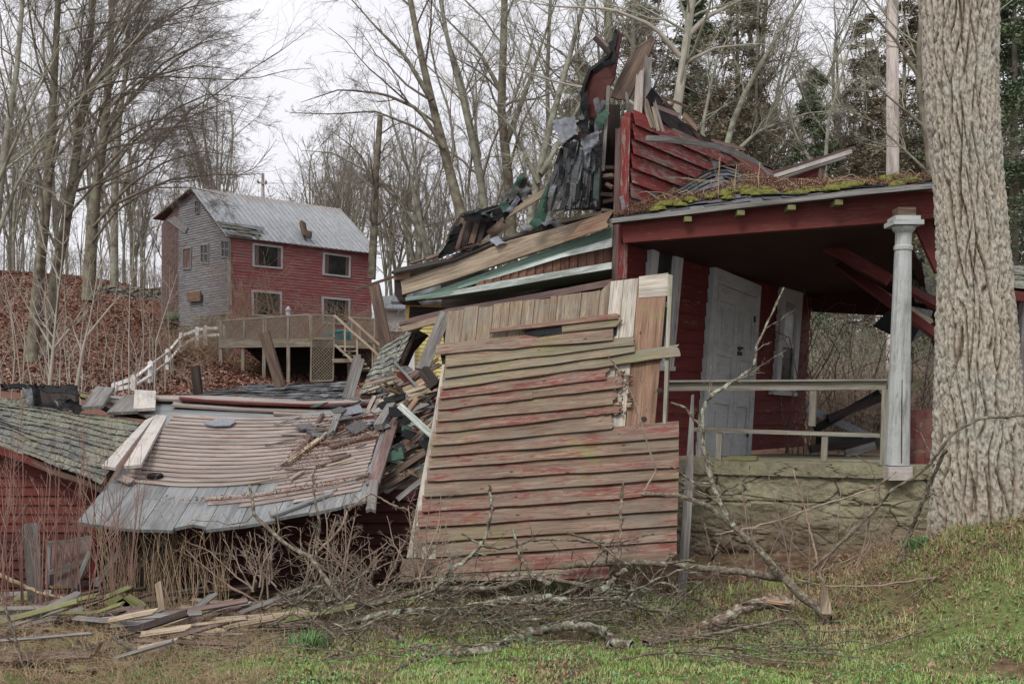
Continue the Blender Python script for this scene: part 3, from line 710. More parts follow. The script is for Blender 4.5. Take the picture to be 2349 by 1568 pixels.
def ribbon(b, pts, dn, up, back, th, m=2, jag=.05, warp=.03):
    n = V((0, -.4, .9)).normalized()
    b.strip([p+up+back for p in pts], [p+dn for p in pts], n, th, m=m, jag=(jag, jag), warp=warp)
one('roof_edge', house, 'brown_wood', 85, lambda b: ribbon(b, RL, V((0, 0, -.1)), V((0, 0, .12)), V((-.1, .8, 0)), .06))
one('roof_edge', house, 'shingle_grey', 86, lambda b: ribbon(b, [p+V((0, -.05, .045)) for p in RL], V((0, 0, -.03)), V((0, 0, .12)), V((-.1, .7, 0)), .02, m=3, jag=.2, warp=.05))
one('roof_edge', house, 'dark_wood', 87, lambda b: b.strip([p+V((.03, -.05, -.06)) for p in RL], [p+V((.05, 0, -.26)) for p in RL], NF, .05, m=2, jag=(.1, .1), warp=.03))
for i in range(26):
    r = random.Random(i+930); t = r.uniform(.02, .95); p = path(RL, t)+V((r.uniform(-.1, .1), -.1, r.uniform(-.2, .0)))
    q = p+V((r.uniform(.2, .5), r.uniform(0, .3), r.uniform(-.28, -.1)))
    one('broken_lath', house, r.choice(['brown_wood', 'rot_wood', 'dark_wood', 'purple_wood']), 930+i, lambda b: b.plank(p, q, r.uniform(.02, .06), .015, m=2, jag=(.05, .08)))
mb = MB(88); st = [P(1480, 316, 12.2), P(1530, 317, 12.35), P(1588, 325, 12.7), P(1640, 334, 13.1), P(1685, 347, 13.6), P(1735, 371, 14.2), P(1788, 420, 14.9)]
mb.strip([p+V((0, 0, .028)) for p in st], [p-V((0, 0, .028)) for p in st], V((-.3, -.8, .5)).normalized(), .03, m=2, jag=(.02, .02))
single('bent_board', mb, M['grey_wood'], 'long bent grey trim board peeling off the red gable wall above the mossy porch roof', 'board')
gut = thing('broken_gutter_eave', 'broken eave with pale trim boards sticking up right behind the mossy porch roof', 'roof piece', P(1860, 420, 15))
one('trim_board', gut, 'white_trim', 90, lambda b: b.plank(P(1775, 404, 15.2), P(1953, 347, 14.6), .05, .05, k=4))
one('trim_board', gut, 'purple_wood', 91, lambda b: b.plank(P(1772, 396, 15.3), P(1953, 340, 14.7), .035, .07, k=4))
one('trim_board', gut, 'grey_wood', 92, lambda b: b.plank(P(1782, 412, 15.1), P(1940, 360, 14.6), .035, .05, k=4))
one('soffit_board', gut, 'red_beam', 93, lambda b: b.quad(P(1790, 409, 15.3), P(1890, 378, 14.9), P(1880, 425, 14.9), P(1786, 425, 15.3), V((0, -1, 0)), .04))
one('soffit_board', gut, 'brown_wood', 94, lambda b: b.plank(P(1888, 375, 14.8), P(1882, 424, 14.8), .08, .05))
# panels in the gap beside the corner post, interior shade put into their colour
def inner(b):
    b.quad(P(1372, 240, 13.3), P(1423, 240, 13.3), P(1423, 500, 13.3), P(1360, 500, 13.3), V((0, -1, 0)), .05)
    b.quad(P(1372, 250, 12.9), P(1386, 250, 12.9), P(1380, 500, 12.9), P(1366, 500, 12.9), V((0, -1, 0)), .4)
one('inner_shade_wall', house, 'dark_wood', 95, inner)
for i in range(7):
    r = random.Random(i+960); y = r.uniform(380, 480)
    one('broken_lath', house, r.choice(['rot_wood', 'tan_beam', 'brown_wood']), 960+i, lambda b: b.plank(P(1375+r.uniform(0, 15), y, 12.7), P(1405+r.uniform(0, 12), y+r.uniform(-8, 12), 12.5), .04, .03, m=2, jag=(.03, .05)))

# ------------------------------------------------------------------ hanging eave section with green soffit (left of the corner post)
ev = thing('collapsed_eave', 'collapsed eave section with rotting beams and green painted soffit, left of the red corner post', 'roof section', P(1160, 690, 12.5))
FY = V((0, -1, 0))
def poly(b, pts, th, n=FY): b.tri_prism([P(*q) for q in pts], n, th)
one('main_beam', ev, 'tan_beam', 100, lambda b: b.strip([P(918, 645, 12.6), P(1020, 608, 12.55), P(1170, 551, 12.5), P(1300, 516, 12.4), P(1405, 483, 12.35)], [P(922, 676, 12.6), P(1040, 640, 12.55), P(1175, 595, 12.5), P(1300, 553, 12.4), P(1400, 516, 12.35)], FY, .14, m=4, jag=(.01, .1), warp=.01))
one('rot_face', ev, 'rot_wood', 101, lambda b: b.strip([P(1320, 512, 12.3), P(1404, 487, 12.28)], [P(1290, 556, 12.3), P(1398, 521, 12.28)], FY, .04, m=5, jag=(.25, .05), warp=.01))
one('upper_board', ev, 'purple_wood', 102, lambda b: b.quad(P(1036, 592, 12.7), P(1135, 563, 12.65), P(1130, 590, 12.65), P(1038, 607, 12.7), FY, .08, k=3, warp=.01))
one('upper_board', ev, 'tan_beam', 103, lambda b: b.quad(P(1150, 545, 12.75), P(1290, 510, 12.6), P(1290, 530, 12.6), P(1150, 562, 12.75), FY, .1, k=3))
one('upper_board', ev, 'tan_beam', 104, lambda b: b.quad(P(1275, 504, 12.6), P(1380, 484, 12.45), P(1380, 500, 12.45), P(1275, 517, 12.6), FY, .1, k=3))
one('upper_board', ev, 'tan_beam', 105, lambda b: b.quad(P(930, 618, 12.7), P(1035, 600, 12.65), P(1032, 613, 12.65), P(930, 636, 12.7), FY, .1, k=3))
one('upper_board', ev, 'rot_wood', 106, lambda b: b.quad(P(903, 628, 12.6), P(942, 622, 12.6), P(940, 640, 12.6), P(903, 642, 12.6), FY, .1))
one('roof_sheathing', ev, 'dark_wood', 107, lambda b: b.strip([P(893, 622, 12.7), P(1040, 590, 12.9), P(1150, 545, 13), P(1290, 500, 13), P(1400, 478, 12.9)], [P(893, 632, 12.5), P(1040, 598, 12.5), P(1150, 552, 12.5), P(1290, 510, 12.5), P(1400, 484, 12.4)], V((0, -.4, .9)).normalized(), .03, m=2, jag=(.1, .02), warp=.02))
one('end_cap', ev, 'dark_wood', 108, lambda b: poly(b, [(904, 644, 12.62), (922, 640, 12.62), (924, 682, 12.62), (960, 692, 12.62), (915, 690, 12.62), (905, 675, 12.62)], .5))
one('soffit', ev, 'green_paint', 109, lambda b: poly(b, [(925, 690, 12.66), (1060, 644, 12.62), (1403, 520, 12.48), (1403, 545, 12.48), (1150, 632, 12.55), (985, 683, 12.64)], .05))
one('soffit_molding', ev, 'green_paint', 110, lambda b: b.strip([P(1050, 657, 12.56), P(1230, 598, 12.5), P(1403, 541, 12.42)], [P(1050, 663, 12.56), P(1230, 606, 12.5), P(1403, 550, 12.42)], FY, .05))
one('wall_boards', ev, 'brown_boards', 111, lambda b: poly(b, [(1080, 655, 12.7), (1230, 606, 12.6), (1403, 548, 12.55), (1403, 615, 12.55), (1080, 675, 12.7)], .04))
for i in range(16):
    x = 1092+i*19.5; y0 = 651-(x-1080)*.327; one('wall_board', ev, 'brown_boards', 1110+i, lambda b: b.quad(P(x, y0+1+(i % 3)*1.5, 12.55), P(x+18.3, y0-5+(i % 3)*1.5, 12.53), P(x+18, 668-(x-1080)*.19, 12.53), P(x, 671-(x-1080)*.19, 12.55), FY, .02))
one('paint_remnant', ev, 'green_white', 112, lambda b: b.strip([P(1110, 641, 12.48), P(1180, 618, 12.46), P(1290, 581, 12.43), P(1403, 546, 12.38)], [P(1110, 645, 12.48), P(1180, 624, 12.46), P(1290, 590, 12.43), P(1403, 566, 12.38)], FY, .008, m=2, jag=(.1, 0), warp=.0))
one('trim_board', ev, 'green_white', 113, lambda b: b.strip([P(985, 678, 12.5), P(1150, 644, 12.44), P(1300, 618, 12.36), P(1403, 601, 12.3)], [P(975, 686, 12.5), P(1150, 660, 12.44), P(1300, 633, 12.36), P(1403, 616, 12.3)], FY, .12))
one('underside', ev, 'green_paint', 114, lambda b: b.strip([P(930, 690, 12.5), P(1150, 661, 12.46), P(1403, 617, 12.4)], [P(930, 694, 13.4), P(1150, 675, 13.6), P(1403, 640, 13.8)], V((0, 0, -1)), .04))
one('inner_shade_wall', ev, 'dark_wood', 115, lambda b: b.quad(P(1010, 640, 13.7), P(1430, 560, 13.7), P(1430, 1000, 13.7), P(1030, 1000, 13.7), FY, .06))  # dark plane, the shade of the interior put into its colour
# lower sill beam under it, carrying the leaning panel
one('lower_beam', ev, 'purple_wood', 116, lambda b: b.strip([P(918, 735, 12.1), P(1030, 707, 12.0), P(1180, 682, 11.9), P(1403, 640, 11.9)], [P(915, 746, 12.1), P(1030, 722, 12.0), P(1180, 696, 11.9), P(1403, 655, 11.9)], FY, .2))
one('lower_beam', ev, 'tan_beam', 117, lambda b: b.strip([P(912, 750, 11.95), P(1015, 722, 11.9)], [P(925, 761, 11.95), P(1010, 738, 11.9)], FY, .1, m=3, jag=(.05, 0)))

# ------------------------------------------------------------------ leaning wall panel in the middle
pn = thing('leaning_wall_panel', 'big section of board wall leaning upright in the middle, faded red clapboards over bare vertical boards', 'wall section', P(1260, 1330, 9.5))
pA, pN = plane(P(1027, 712, 11.2), P(1545, 628, 10.9), P(1250, 1300, 9.45))
def Z6(zx, zy, off=0.0): return onpl(892.6+zx*.4494, 610.7+zy*.4494, pA+pN*off, pN)
lowY = lambda x: 860 if x > 1150 else (400 if x < 520 else 360)
xs = [300, 385, 460, 535, 620, 685, 745, 825, 862, 985, 1080, 1132, 1200, 1275, 1425]
for i in range(len(xs)-1):
    x0, x1 = xs[i], xs[i+1]; ty = lambda x: 222-(x-300)*.132 if x < 1132 else 75-(x-1132)*.14
    r = random.Random(i); dy = r.uniform(-4, 8)
    m_ = 'sheath_white' if x0 in (1132, 1200) else ('sheath_orange' if x0 == 1275 else 'sheath_tan')
    sh = lambda x, y: x-(y-150)*.10
    def f(b):
        yb = 1480 if x0 < 1200 else (850 if x0 > 1250 else 1100)
        b.strip([Z6(lerp(x0, sh(x0, yb)+(0 if x0 > 1250 else 0), q), lerp(ty(x0)+dy, yb, q)) for q in (0, .5, 1)], [Z6(lerp(x1-2.5, sh(x1-2.5, yb), q), lerp(ty(x1)+dy, yb, q)) for q in (0, .5, 1)], pN, .022, m=2, jag=(.01, .01))
    one('sheathing_board', pn, m_, 1200+i, f)
one('sheathing_board', pn, 'sheath_white', 1230, lambda b: b.quad(Z6(1275, 52, .006), Z6(1425, 33, .006), Z6(1421, 150, .006), Z6(1275, 160, .006), pN, .004, m=5, jag=(0, 0)))
one('edge_post', pn, 'rail_wood', 1231, lambda b: b.quad(Z6(1425, 40, .03), Z6(1447, 45, .03), Z6(1412, 810, .03), Z6(1396, 808, .03), pN, .12, k=3))
one('edge_post', pn, 'sheath_white', 1232, lambda b: b.quad(Z6(285, 470, .0), Z6(306, 470, .0), Z6(195, 1480, .0), Z6(88, 1490, .0), pN, .05, k=3, m=2, jag=(.02, .01)))
one('edge_post', pn, 'sheath_white', 1233, lambda b: b.quad(Z6(272, 500, .012), Z6(284, 500, .012), Z6(172, 1400, .012), Z6(118, 1400, .012), pN, .03, k=3, m=2))
lines = [((290, 400), (1145, 312)), ((240, 447), (1145, 375)), ((290, 512), (1250, 400)), ((285, 570), (1255, 437)), ((272, 622), (1490, 455)), ((262, 676), (1130, 572)),
         ((252, 732), (1215, 612)), ((248, 790), (1168, 700)), ((240, 850), (1195, 742)), ((222, 913), (1155, 826)), ((215, 970), (1480, 868)), ((205, 1030), (1480, 935)), ((195, 1097), (1480, 1022)),
         ((182, 1175), (1480, 1082)), ((170, 1253), (1478, 1160)), ((150, 1330), (1475, 1243)), ((135, 1410), (1472, 1320)), ((240, 1483), (1470, 1400)), ((240, 1540), (1470, 1465))]
def lim(ln, x): (x0, y0), (x1, y1) = ln; return y0+(y1-y0)*(x-x0)/(x1-x0)
for i in range(1, len(lines)):
    ln0, ln1 = lines[i-1], lines[i]; (xl, _), (xr, _) = ln1; rr = random.Random(i*7)
    m_ = rr.choice(['clap_worn', 'clap_worn', 'clap_redder'])
    if i in (2, 3, 4): m_ = 'clap_green'
    if i in (10, 11, 12, 13, 14, 16): m_ = 'clap_redder' if i in (10, 12, 14) else 'clap_worn'
    cuts = [xl, xr]
    if i in (4, 6, 12, 14, 8): cuts = [xl, lerp(xl, xr, {4: .57, 6: .50, 12: .38, 14: .55, 8: .8}[i]), xr]
    for c_ in range(len(cuts)-1):
        x0, x1 = cuts[c_], cuts[c_+1]; K = 7
        X = [lerp(x0, x1, q/K) for q in range(K+1)]
        j = (.0, .05 if c_ == len(cuts)-2 and 3 < i < 10 else .004)
        def f(b):
            wv = [rr.uniform(-2, 2) for _ in X]
            b.strip([Z6(x, lim(ln0, x)-8, .026) for x in X], [Z6(x-(3 if x == x0 else 0), lim(ln1, x)+wv[q]*1.4, .066+.004*wv[q]) for q, x in enumerate(X)], pN, .014, m=5, jag=j, warp=.003)
        one('clapboard', pn, m_ if c_ == 0 or i != 4 else 'clap_green', 1300+i*10+c_, f)
one('clapboard', pn, 'clap_redder', 1500, lambda b: b.quad(Z6(512, 318, .06), Z6(1192, 236, .06), Z6(1188, 262, .075), Z6(510, 338, .075), pN, .02, k=4, m=4, jag=(.01, .08)))
one('clapboard', pn, 'clap_green', 1501, lambda b: b.quad(Z6(882, 300, .05), Z6(1192, 262, .05), Z6(1185, 302, .06), Z6(882, 335, .06), pN, .02, k=4, m=4, jag=(.0, .06)))
one('tar_paper', pn, 'tar', 1502, lambda b: b.strip([Z6(660, 330, .035), Z6(760, 300, .04), Z6(890, 285, .035)], [Z6(680, 345, .036), Z6(760, 356, .05), Z6(885, 345, .036)], pN, .004, m=3, jag=(.05, .02), warp=.01))
one('tar_paper', pn, 'tar', 1503, lambda b: b.quad(Z6(262, 448, .0), Z6(290, 455, .0), Z6(288, 515, .0), Z6(272, 505, .0), pN, .006, m=2))
one('tar_paper', pn, 'tar', 1504, lambda b: b.quad(Z6(1145, 310, .02), Z6(1165, 305, .02), Z6(1160, 345, .02), Z6(1145, 355, .02), pN, .006, m=2))
for i in range(26):                      # splinters of the rotted board ends
    r = random.Random(1600+i); x = r.uniform(1130, 1215); y = r.uniform(520, 800)
    one('splinter', pn, r.choice(['rot_wood', 'tan_beam', 'brown_wood', 'sheath_orange']), 1600+i, lambda b: b.plank(Z6(x, y, .03), Z6(x+r.uniform(10, 45), y+r.uniform(-16, 14), r.uniform(.03, .08)), r.uniform(.015, .05), .012, face=pN, m=3, jag=(.02, .05)))
one('knot_hole', pn, 'dark_wood', 1650, lambda b: b.lathe(Z6(1300, 780, .003), [(.028, 0), (.028, .004)], 14, pN))
one('knot_hole', pn, 'dark_wood', 1651, lambda b: b.lathe(Z6(1382, 633, .003), [(.03, 0), (.02, .006)], 14, pN))
for i, (a_, b_, c_, d_) in enumerate((((55, 1497), (1440, 1440), (1440, 1505), (50, 1580)), ((50, 1583), (1130, 1530), (1130, 1590), (45, 1610)))):
    one('base_board', pn, 'clap_redder' if i == 0 else 'clap_worn', 1660+i, lambda b: b.quad(Z6(*a_, .10), Z6(*b_, .10), Z6(*c_, .11), Z6(*d_, .11), pN, .03, k=6, m=4, jag=(.03, .03), warp=.004))
one('base_board', pn, 'sheath_white', 1665, lambda b: b.quad(Z6(170, 1412, .03), Z6(245, 1412, .03), Z6(240, 1492, .03), Z6(165, 1492, .03), pN, .02, m=2))
mb = MB(1670); mb.quad(P(1587, 906, 9.75), P(1592, 904, 9.75), P(1590, 1120, 9.7), P(1570, 1120, 9.7), FY, .03); mb.quad(P(1570, 1120, 9.7), P(1590, 1120, 9.7), P(1576, 1345, 9.65), P(1553, 1345, 9.65), FY, .03, k=2)
single('pointed_plank', mb, M['grey_wood'], 'tall grey plank with pointed top standing at the right edge of the leaning wall', 'plank')
# things leaning or lying beside the panel
def pl(name, mt, seed, label, p0, p1, wd, th, group=None, **k):
    mb = MB(seed); mb.plank(p0, p1, wd, th, **k); return single(name, mb, M[mt], label, 'plank', group)
pl('leaning_plank', 'grey_wood', 1700, 'wide weathered plank leaning at the upper left corner of the leaning wall', P(967, 848, 11.0), P(1024, 716, 11.5), .12, .03, k=3, m=2)
pl('leaning_post', 'brown_wood', 1701, 'tall dark brown post leaning left beside the far stairs, before the yellow house', P(893, 830, 13.5), P(857, 650, 13.6), .13, .09, m=2)
pl('leaning_post', 'brown_wood', 1702, 'dark square post leaning in front of the wooden deck', P(642, 888, 13.2), P(604, 762, 13.2), .115, .09)
pl('short_post', 'dark_wood', 1703, 'short black post stump standing behind the fallen wall, near the white fence', P(453, 905, 13.0), P(445, 838, 13.0), .095, .08)
pl('stick', 'brown_wood', 1704, 'thin dark stick poking out left from the collapsed eave', P(811, 665, 12.8), P(905, 634, 12.8), .03, .02)
pl('standing_plank', 'grey_wood', 1705, 'grey plank standing on end between the shingle heap and the fallen wall', P(797, 915, 12.3), P(826, 812, 12.4), .125, .03, m=4, jag=(.02, .06))
pl('rough_beam', 'tan_beam', 1706, 'pale beam sticking up right between the twisted roofing and the hanging shingles', P(1150, 500, 13.0), P(1262, 432, 13.2), .07, .06, m=2)
pl('dark_stub', 'dark_wood', 1707, 'charred wood stub below the leaning plank at the left edge of the leaning wall', P(998, 885, 10.8), P(965, 840, 10.9), .12, .07, m=3, jag=(.04, .06))
pl('green_plank', 'green_white', 1708, 'pale green plank lying diagonally over the debris just left of the leaning wall', P(915, 928, 10.7), P(993, 1000, 10.5), .06, .03)

# ------------------------------------------------------------------ torn upright roofing
tr = thing('torn_roof_sheet', 'dark red curled roof sheet standing upright at the very top of the ruin', 'roof piece', P(1370, 290, 12.7))
def curl(b):
    Lp = [(1338, 290), (1337, 240), (1341, 200), (1356, 164), (1385, 141), (1404, 128), (1412, 100), (1417, 68)]
    Rp = [(1362, 290), (1378, 240), (1390, 222), (1398, 200), (1408, 180), (1414, 150), (1420, 110), (1427, 70)]
    b.strip([P(x, y, 12.75) for x, y in Lp], [P(x, y, 12.55) for x, y in Rp], V((-.3, -.9, .1)).normalized(), .04, m=3, jag=(.05, .05), warp=.015)
one('sheet', tr, 'maroon', 2000, curl)
one('tar_edge', tr, 'tar', 2001, lambda b: b.strip([P(x-5, y-3, 12.72) for x, y in [(1338, 300), (1336, 240), (1341, 197), (1355, 162), (1385, 139), (1405, 124), (1410, 96), (1414, 70)]], [P(x+1, y, 12.66) for x, y in [(1338, 300), (1336, 240), (1341, 197), (1355, 162), (1385, 139), (1405, 126), (1412, 100), (1416, 70)]], FY, .05, m=2, jag=(.05, .02), warp=.03))
one('tar_edge', tr, 'tar', 2006, lambda b: b.crumple(P(1333, 215, 12.6), P(1348, 200, 12.55), P(1350, 300, 12.5), P(1330, 300, 12.6), .02, 9, 8, .006, .05))
one('tar_edge', tr, 'tar', 2002, lambda b: b.strip([P(1392, 138, 12.6), P(1402, 118, 12.5), P(1396, 100, 12.5), P(1404, 92, 12.5)], [P(1400, 145, 12.6), P(1408, 122, 12.5), P(1402, 104, 12.5), P(1409, 95, 12.5)], FY, .02, m=2))
one('tar_edge', tr, 'tar', 2005, lambda b: b.strip([P(1358, 160, 12.6), P(1380, 143, 12.5), P(1402, 133, 12.45), P(1410, 112, 12.45)], [P(1366, 165, 12.6), P(1388, 152, 12.5), P(1412, 140, 12.45), P(1414, 116, 12.45)], V((0, -.6, .8)), .02, m=3, jag=(.02, .02), warp=.02))
one('board', tr, 'dark_wood', 2003, lambda b: b.plank(P(1364, 82, 12.7), P(1406, 128, 12.6), .075, .02, m=2))
one('board', tr, 'purple_wood', 2004, lambda b: b.quad(P(1366, 80, 12.55), P(1372, 79, 12.55), P(1398, 104, 12.5), P(1392, 108, 12.5), FY, .01))
mb = MB(2010); mb.strip([P(1438, 134, 12.85), P(1450, 118, 12.85), P(1496, 82, 12.85)][::-1], [P(1400, 232, 12.6), P(1436, 226, 12.6), P(1503, 93, 12.7)][::-1], V((-.5, -.8, -.1)).normalized(), .03)
mb = MB(2010); mb.tri_prism([P(1497, 82, 12.9), P(1503, 92, 12.9), P(1470, 165, 12.8), P(1440, 232, 12.65), P(1400, 222, 12.65), P(1420, 178, 12.75), P(1441, 134, 12.9), P(1453, 118, 12.9)], V((-.3, -.95, .1)).normalized(), .04)
single('roof_board', mb, M['brown_wood'], 'wide dark brown roof board sticking up beside the grey peak board', 'board')
pl('roof_strip', 'grey_wood', 2011, 'long thin pale lath standing upright beside the hanging shingles', P(1383, 392, 12.3), P(1396, 196, 12.35), .035, .03, k=4)
mb = MB(2012); mb.cu = .1; mb.crumple(P(1263, 276, 12.5), P(1321, 264, 12.5), P(1326, 309, 12.4), P(1285, 328, 12.35), .02, 6, 10, .005, .03)
single('metal_sheet', mb, M['metal_grey'], 'bent grey metal sheet at the top left of the hanging shingles', 'sheet metal')
mb = MB(2013); mb.cu = .1; mb.crumple(P(1328, 318, 12.2), P(1380, 296, 12.2), P(1376, 324, 12.1), P(1340, 362, 12.1), .045, 7, 12, .005, .04)
single('metal_sheet', mb, M['metal_grey'], 'crumpled grey flashing at the top centre of the hanging shingles', 'sheet metal')
hang = thing('hanging_shingles', 'tall curtain of torn grey and green roof shingles hanging left of the dark gap', 'shingles', P(1330, 480, 12.5))
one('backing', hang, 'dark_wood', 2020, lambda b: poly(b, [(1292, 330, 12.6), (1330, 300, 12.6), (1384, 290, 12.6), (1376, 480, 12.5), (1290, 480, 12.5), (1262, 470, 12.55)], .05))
for i in range(150):
    r = random.Random(2100+i*3); q = r.random(); v = r.random()**.9
    xt = lerp(1292, 1378, q); xb = lerp(1242, 1372, q); yt, yb = 322-q*10, 482-q*18
    x0 = lerp(xt, xb, v*.75); y0 = lerp(yt, yb, v*.75); L_ = r.uniform(45, 110); x1 = x0+(xb-xt)*L_/170+r.uniform(-5, 3); y1 = min(y0+L_, 490-q*14)
    wd = r.uniform(.025, .065); dd = 12.42-.18*(1-abs(q-.5)*1.4)+v*.02-r.random()*.08
    m_ = 'shingle_green' if (r.random() < .05 or (q < .07 and v > .5)) else ('shingle_lichen' if r.random() < .06 else ('tar' if r.random() < .25 else 'shingle_grey'))
    mbb = MB(2100+i); mbb.cu = r.random(); mbb.plank(P(x0, y0, dd), P(x1, y1, dd-.02-r.random()*.04), wd, .006, face=V((r.uniform(-.7, .5), -1, r.uniform(0, .4))).normalized(), k=4, bend=r.uniform(-.03, .04), m=3, jag=(.02, .05), twist=r.uniform(-.5, .5))
    obj('shingle_strip', mbb, M[m_], hang)
for i, (x0, y0, x1, y1, w_) in enumerate(((1392, 252, 1368, 296, .10), (1388, 228, 1371, 262, .05), (1366, 222, 1376, 268, .06), (1330, 262, 1352, 300, .05), (1346, 282, 1376, 300, .08), (1262, 440, 1236, 508, .12), (1270, 420, 1246, 470, .1), (1240, 500, 1220, 522, .1))):
    mbb = MB(2180+i); mbb.cu = .4 if i in (0, 5, 6, 7) else .9; mbb.plank(P(x0, y0, 12.3), P(x1, y1, 12.3), w_, .006, face=V((-.3, -1, .2)).normalized(), k=3, bend=.02, m=3, jag=(.03, .03), twist=.4)
    obj('shingle_strip', mbb, M['shingle_green' if i in (0, 1, 5, 6, 7) else 'shingle_grey'], hang)
# roofing chunk twisting up on the left
ch = thing('roof_chunk', 'dark brown broken roof chunk draped with twisted shingles, above the long pale beam', 'roof piece', P(1080, 590, 13.0))
one('roof_boards', ch, 'dark_wood', 2200, lambda b: poly(b, [(1022, 556, 13.1), (1036, 520, 13.1), (1057, 490, 13.1), (1095, 480, 13), (1143, 505, 12.9), (1115, 542, 12.9), (1085, 570, 12.9), (1040, 580, 13)], .1, V((-.2, -.9, -.3)).normalized()))
for i in range(4):
    one('roof_board', ch, ['brown_wood', 'dark_wood'][i % 2], 2210+i, lambda b: b.quad(P(1060+i*17, 490-i, 12.9), P(1074+i*17, 488-i, 12.9), P(1052+i*17, 574-i*5, 12.8), P(1032+i*20, 578-i*6, 12.8), V((-.1, -.95, -.2)), .02, m=2, jag=(.02, .05)))
for i, (pts, w_, m_) in enumerate(([[(1088, 482), (1110, 486), (1128, 490)], .20, 'shingle_green'], [[(1060, 492), (1090, 484), (1130, 488), (1150, 470)], .05, 'tar'], [[(1128, 500), (1142, 474), (1160, 450), (1178, 436)], .09, 'shingle_grey'],
                                   [[(1150, 480), (1163, 462), (1172, 470)], .16, 'shingle_green'], [[(1176, 440), (1190, 420), (1203, 400)], .10, 'shingle_green'], [[(1190, 450), (1205, 432), (1217, 430)], .2, 'shingle_grey'], [[(1160, 455), (1180, 448), (1196, 432)], .12, 'shingle_grey'], [[(1165, 490), (1180, 470), (1192, 452)], .07, 'metal_grey'])):
    mbb = MB(2230+i); mbb.cu = random.Random(i).random(); q = [P(x, y, 12.8-.03*i) for x, y in pts]; n_ = V((.2, -.8, .5)).normalized()
    e_ = (q[-1]-q[0]).normalized().cross(n_).normalized()*w_*.45; mbb.crumple(q[0]+e_, q[-1]+e_*.7, q[-1]-e_*.9, q[0]-e_, .035, 6, 9, .006, .035); obj('shingle_strip', mbb, M[m_], ch)
one('slope', ch, 'shingle_moss', 2250, lambda b: poly(b, [(995, 592, 13.2), (1022, 545, 13.2), (1052, 492, 13.2), (1060, 492, 13.2), (1030, 560, 13.1), (1015, 590, 13.1)], .05))
for i, (q, m_) in enumerate((((1052, 494, 1152, 476, 1162, 512, 1062, 508), 'tar'), ((1118, 502, 1176, 438, 1202, 462, 1142, 524), 'tar'), ((1172, 448, 1206, 398, 1226, 440, 1192, 474), 'shingle_grey'), ((1000, 592, 1046, 512, 1066, 508, 1040, 590), 'tar'), ((1110, 530, 1150, 500, 1165, 520, 1128, 556), 'brown_wood'),
                             ((1030, 585, 1130, 548, 1135, 572, 1040, 600), 'tar'), ((1150, 556, 1215, 528, 1222, 542, 1160, 566), 'shingle_grey'), ((1200, 540, 1262, 500, 1272, 520, 1212, 545), 'tar'))):
    mbb = MB(2260+i); mbb.cu = (i*.37) % 1 if m_ != 'brown_wood' else None; mbb.crumple(*[P(q[k], q[k+1], 12.75-.02*i) for k in (0, 2, 4, 6)], .04, 5, 9, .008, .07); obj('roofing_flap', mbb, M[m_], ch)
for i, q in enumerate(((1283, 335, 1294, 330, 1292, 425, 1281, 415), (1300, 325, 1330, 318, 1318, 368, 1298, 360), (1352, 268, 1366, 262, 1364, 312, 1350, 300), (1362, 330, 1384, 322, 1380, 392, 1364, 384), (1322, 280, 1350, 262, 1352, 306, 1334, 312))):
    mbb = MB(2280+i); mbb.cu = .5; mbb.crumple(*[P(q[k], q[k+1], 12.12) for k in (0, 2, 4, 6)], .03, 7, 9, .007, .05); obj('roofing_flap', mbb, M['tar'], hang)
r = random.Random(77)
for i in range(26):
    x = r.uniform(930, 1360); y = 612-(x-930)*.268+r.uniform(-9, 9); L_ = r.uniform(30, 95)
    pl('roof_debris_board', r.choice(['brown_wood', 'purple_wood', 'tan_beam', 'dark_wood', 'rot_wood']), 2300+i, 'broken dark board lying loose on top of the collapsed eave', P(x, y, 12.9+r.uniform(-.2, .2)), P(x+L_, y-L_*r.uniform(.1, .42), 12.8+r.uniform(-.2, .2)), r.uniform(.03, .09), .02, group='broken boards on the collapsed eave', face=V((0, -.5, .85)).normalized(), m=3, jag=(.03, .06))
for i, (x, y, w_) in enumerate(((1128, 558, .17), (1240, 512, .18), (1268, 520, .14), (1195, 525, .1))):
    mbb = MB(2340+i); mbb.cu = .5; mbb.plank(P(x, y, 12.5), P(x+30, y-8, 12.55), w_, .006, face=V((0, -.6, .8)), k=3, m=3, jag=(.02, .05), bend=.02)
    single('shingle_scrap', mbb, M['metal_grey' if i == 0 else 'shingle_grey'], 'torn shingle scrap lying on the collapsed eave', 'shingle', 'shingle scraps on the collapsed eave')

# ------------------------------------------------------------------ fallen clapboard wall lying face up on the left
def curve(pts): return lambda u: V(path(pts, min(max(u, 0), 1)))
def smooth_curve(pts):
    def f(u):
        n_ = len(pts)-1; k = min(max(u, 0), .9999)*n_; i = int(k); t = k-i
        p0 = pts[max(i-1, 0)]; p1 = pts[i]; p2 = pts[i+1]; p3 = pts[min(i+2, n_)]
        return 0.5*((2*p1)+(p2-p0)*t+(2*p0-5*p1+4*p2-p3)*t*t+(3*p1-p0-3*p2+p3)*t*t*t)
    return f
TOPc = smooth_curve([P(380, 950, 12.0), P(510, 957, 11.9), P(640, 958, 11.8), (P(780, 950, 11.65)), P(905, 937, 11.5)])
BOTc = smooth_curve([P(176, 1196, 9.55), P(340, 1216, 9.45), P(510, 1210, 9.45), P(690, 1180, 9.45), P(838, 1148, 9.5)])
def SL(u, v): return lerp(TOPc(u), BOTc(u), v)
def SN(u, v):
    e = .01; n = (SL(u+e, v)-SL(u-e, v)).cross(SL(u, v+e)-SL(u, v-e)).normalized(); return n if n.z > 0 else -n
SLN = SN(.5, .5)
fw = thing('fallen_wall', 'large sagging clapboard wall section lying face up over the dark red wall on the left', 'wall section', P(520, 1215, 9.5)-V((0, 0, .35)))
NB = 9
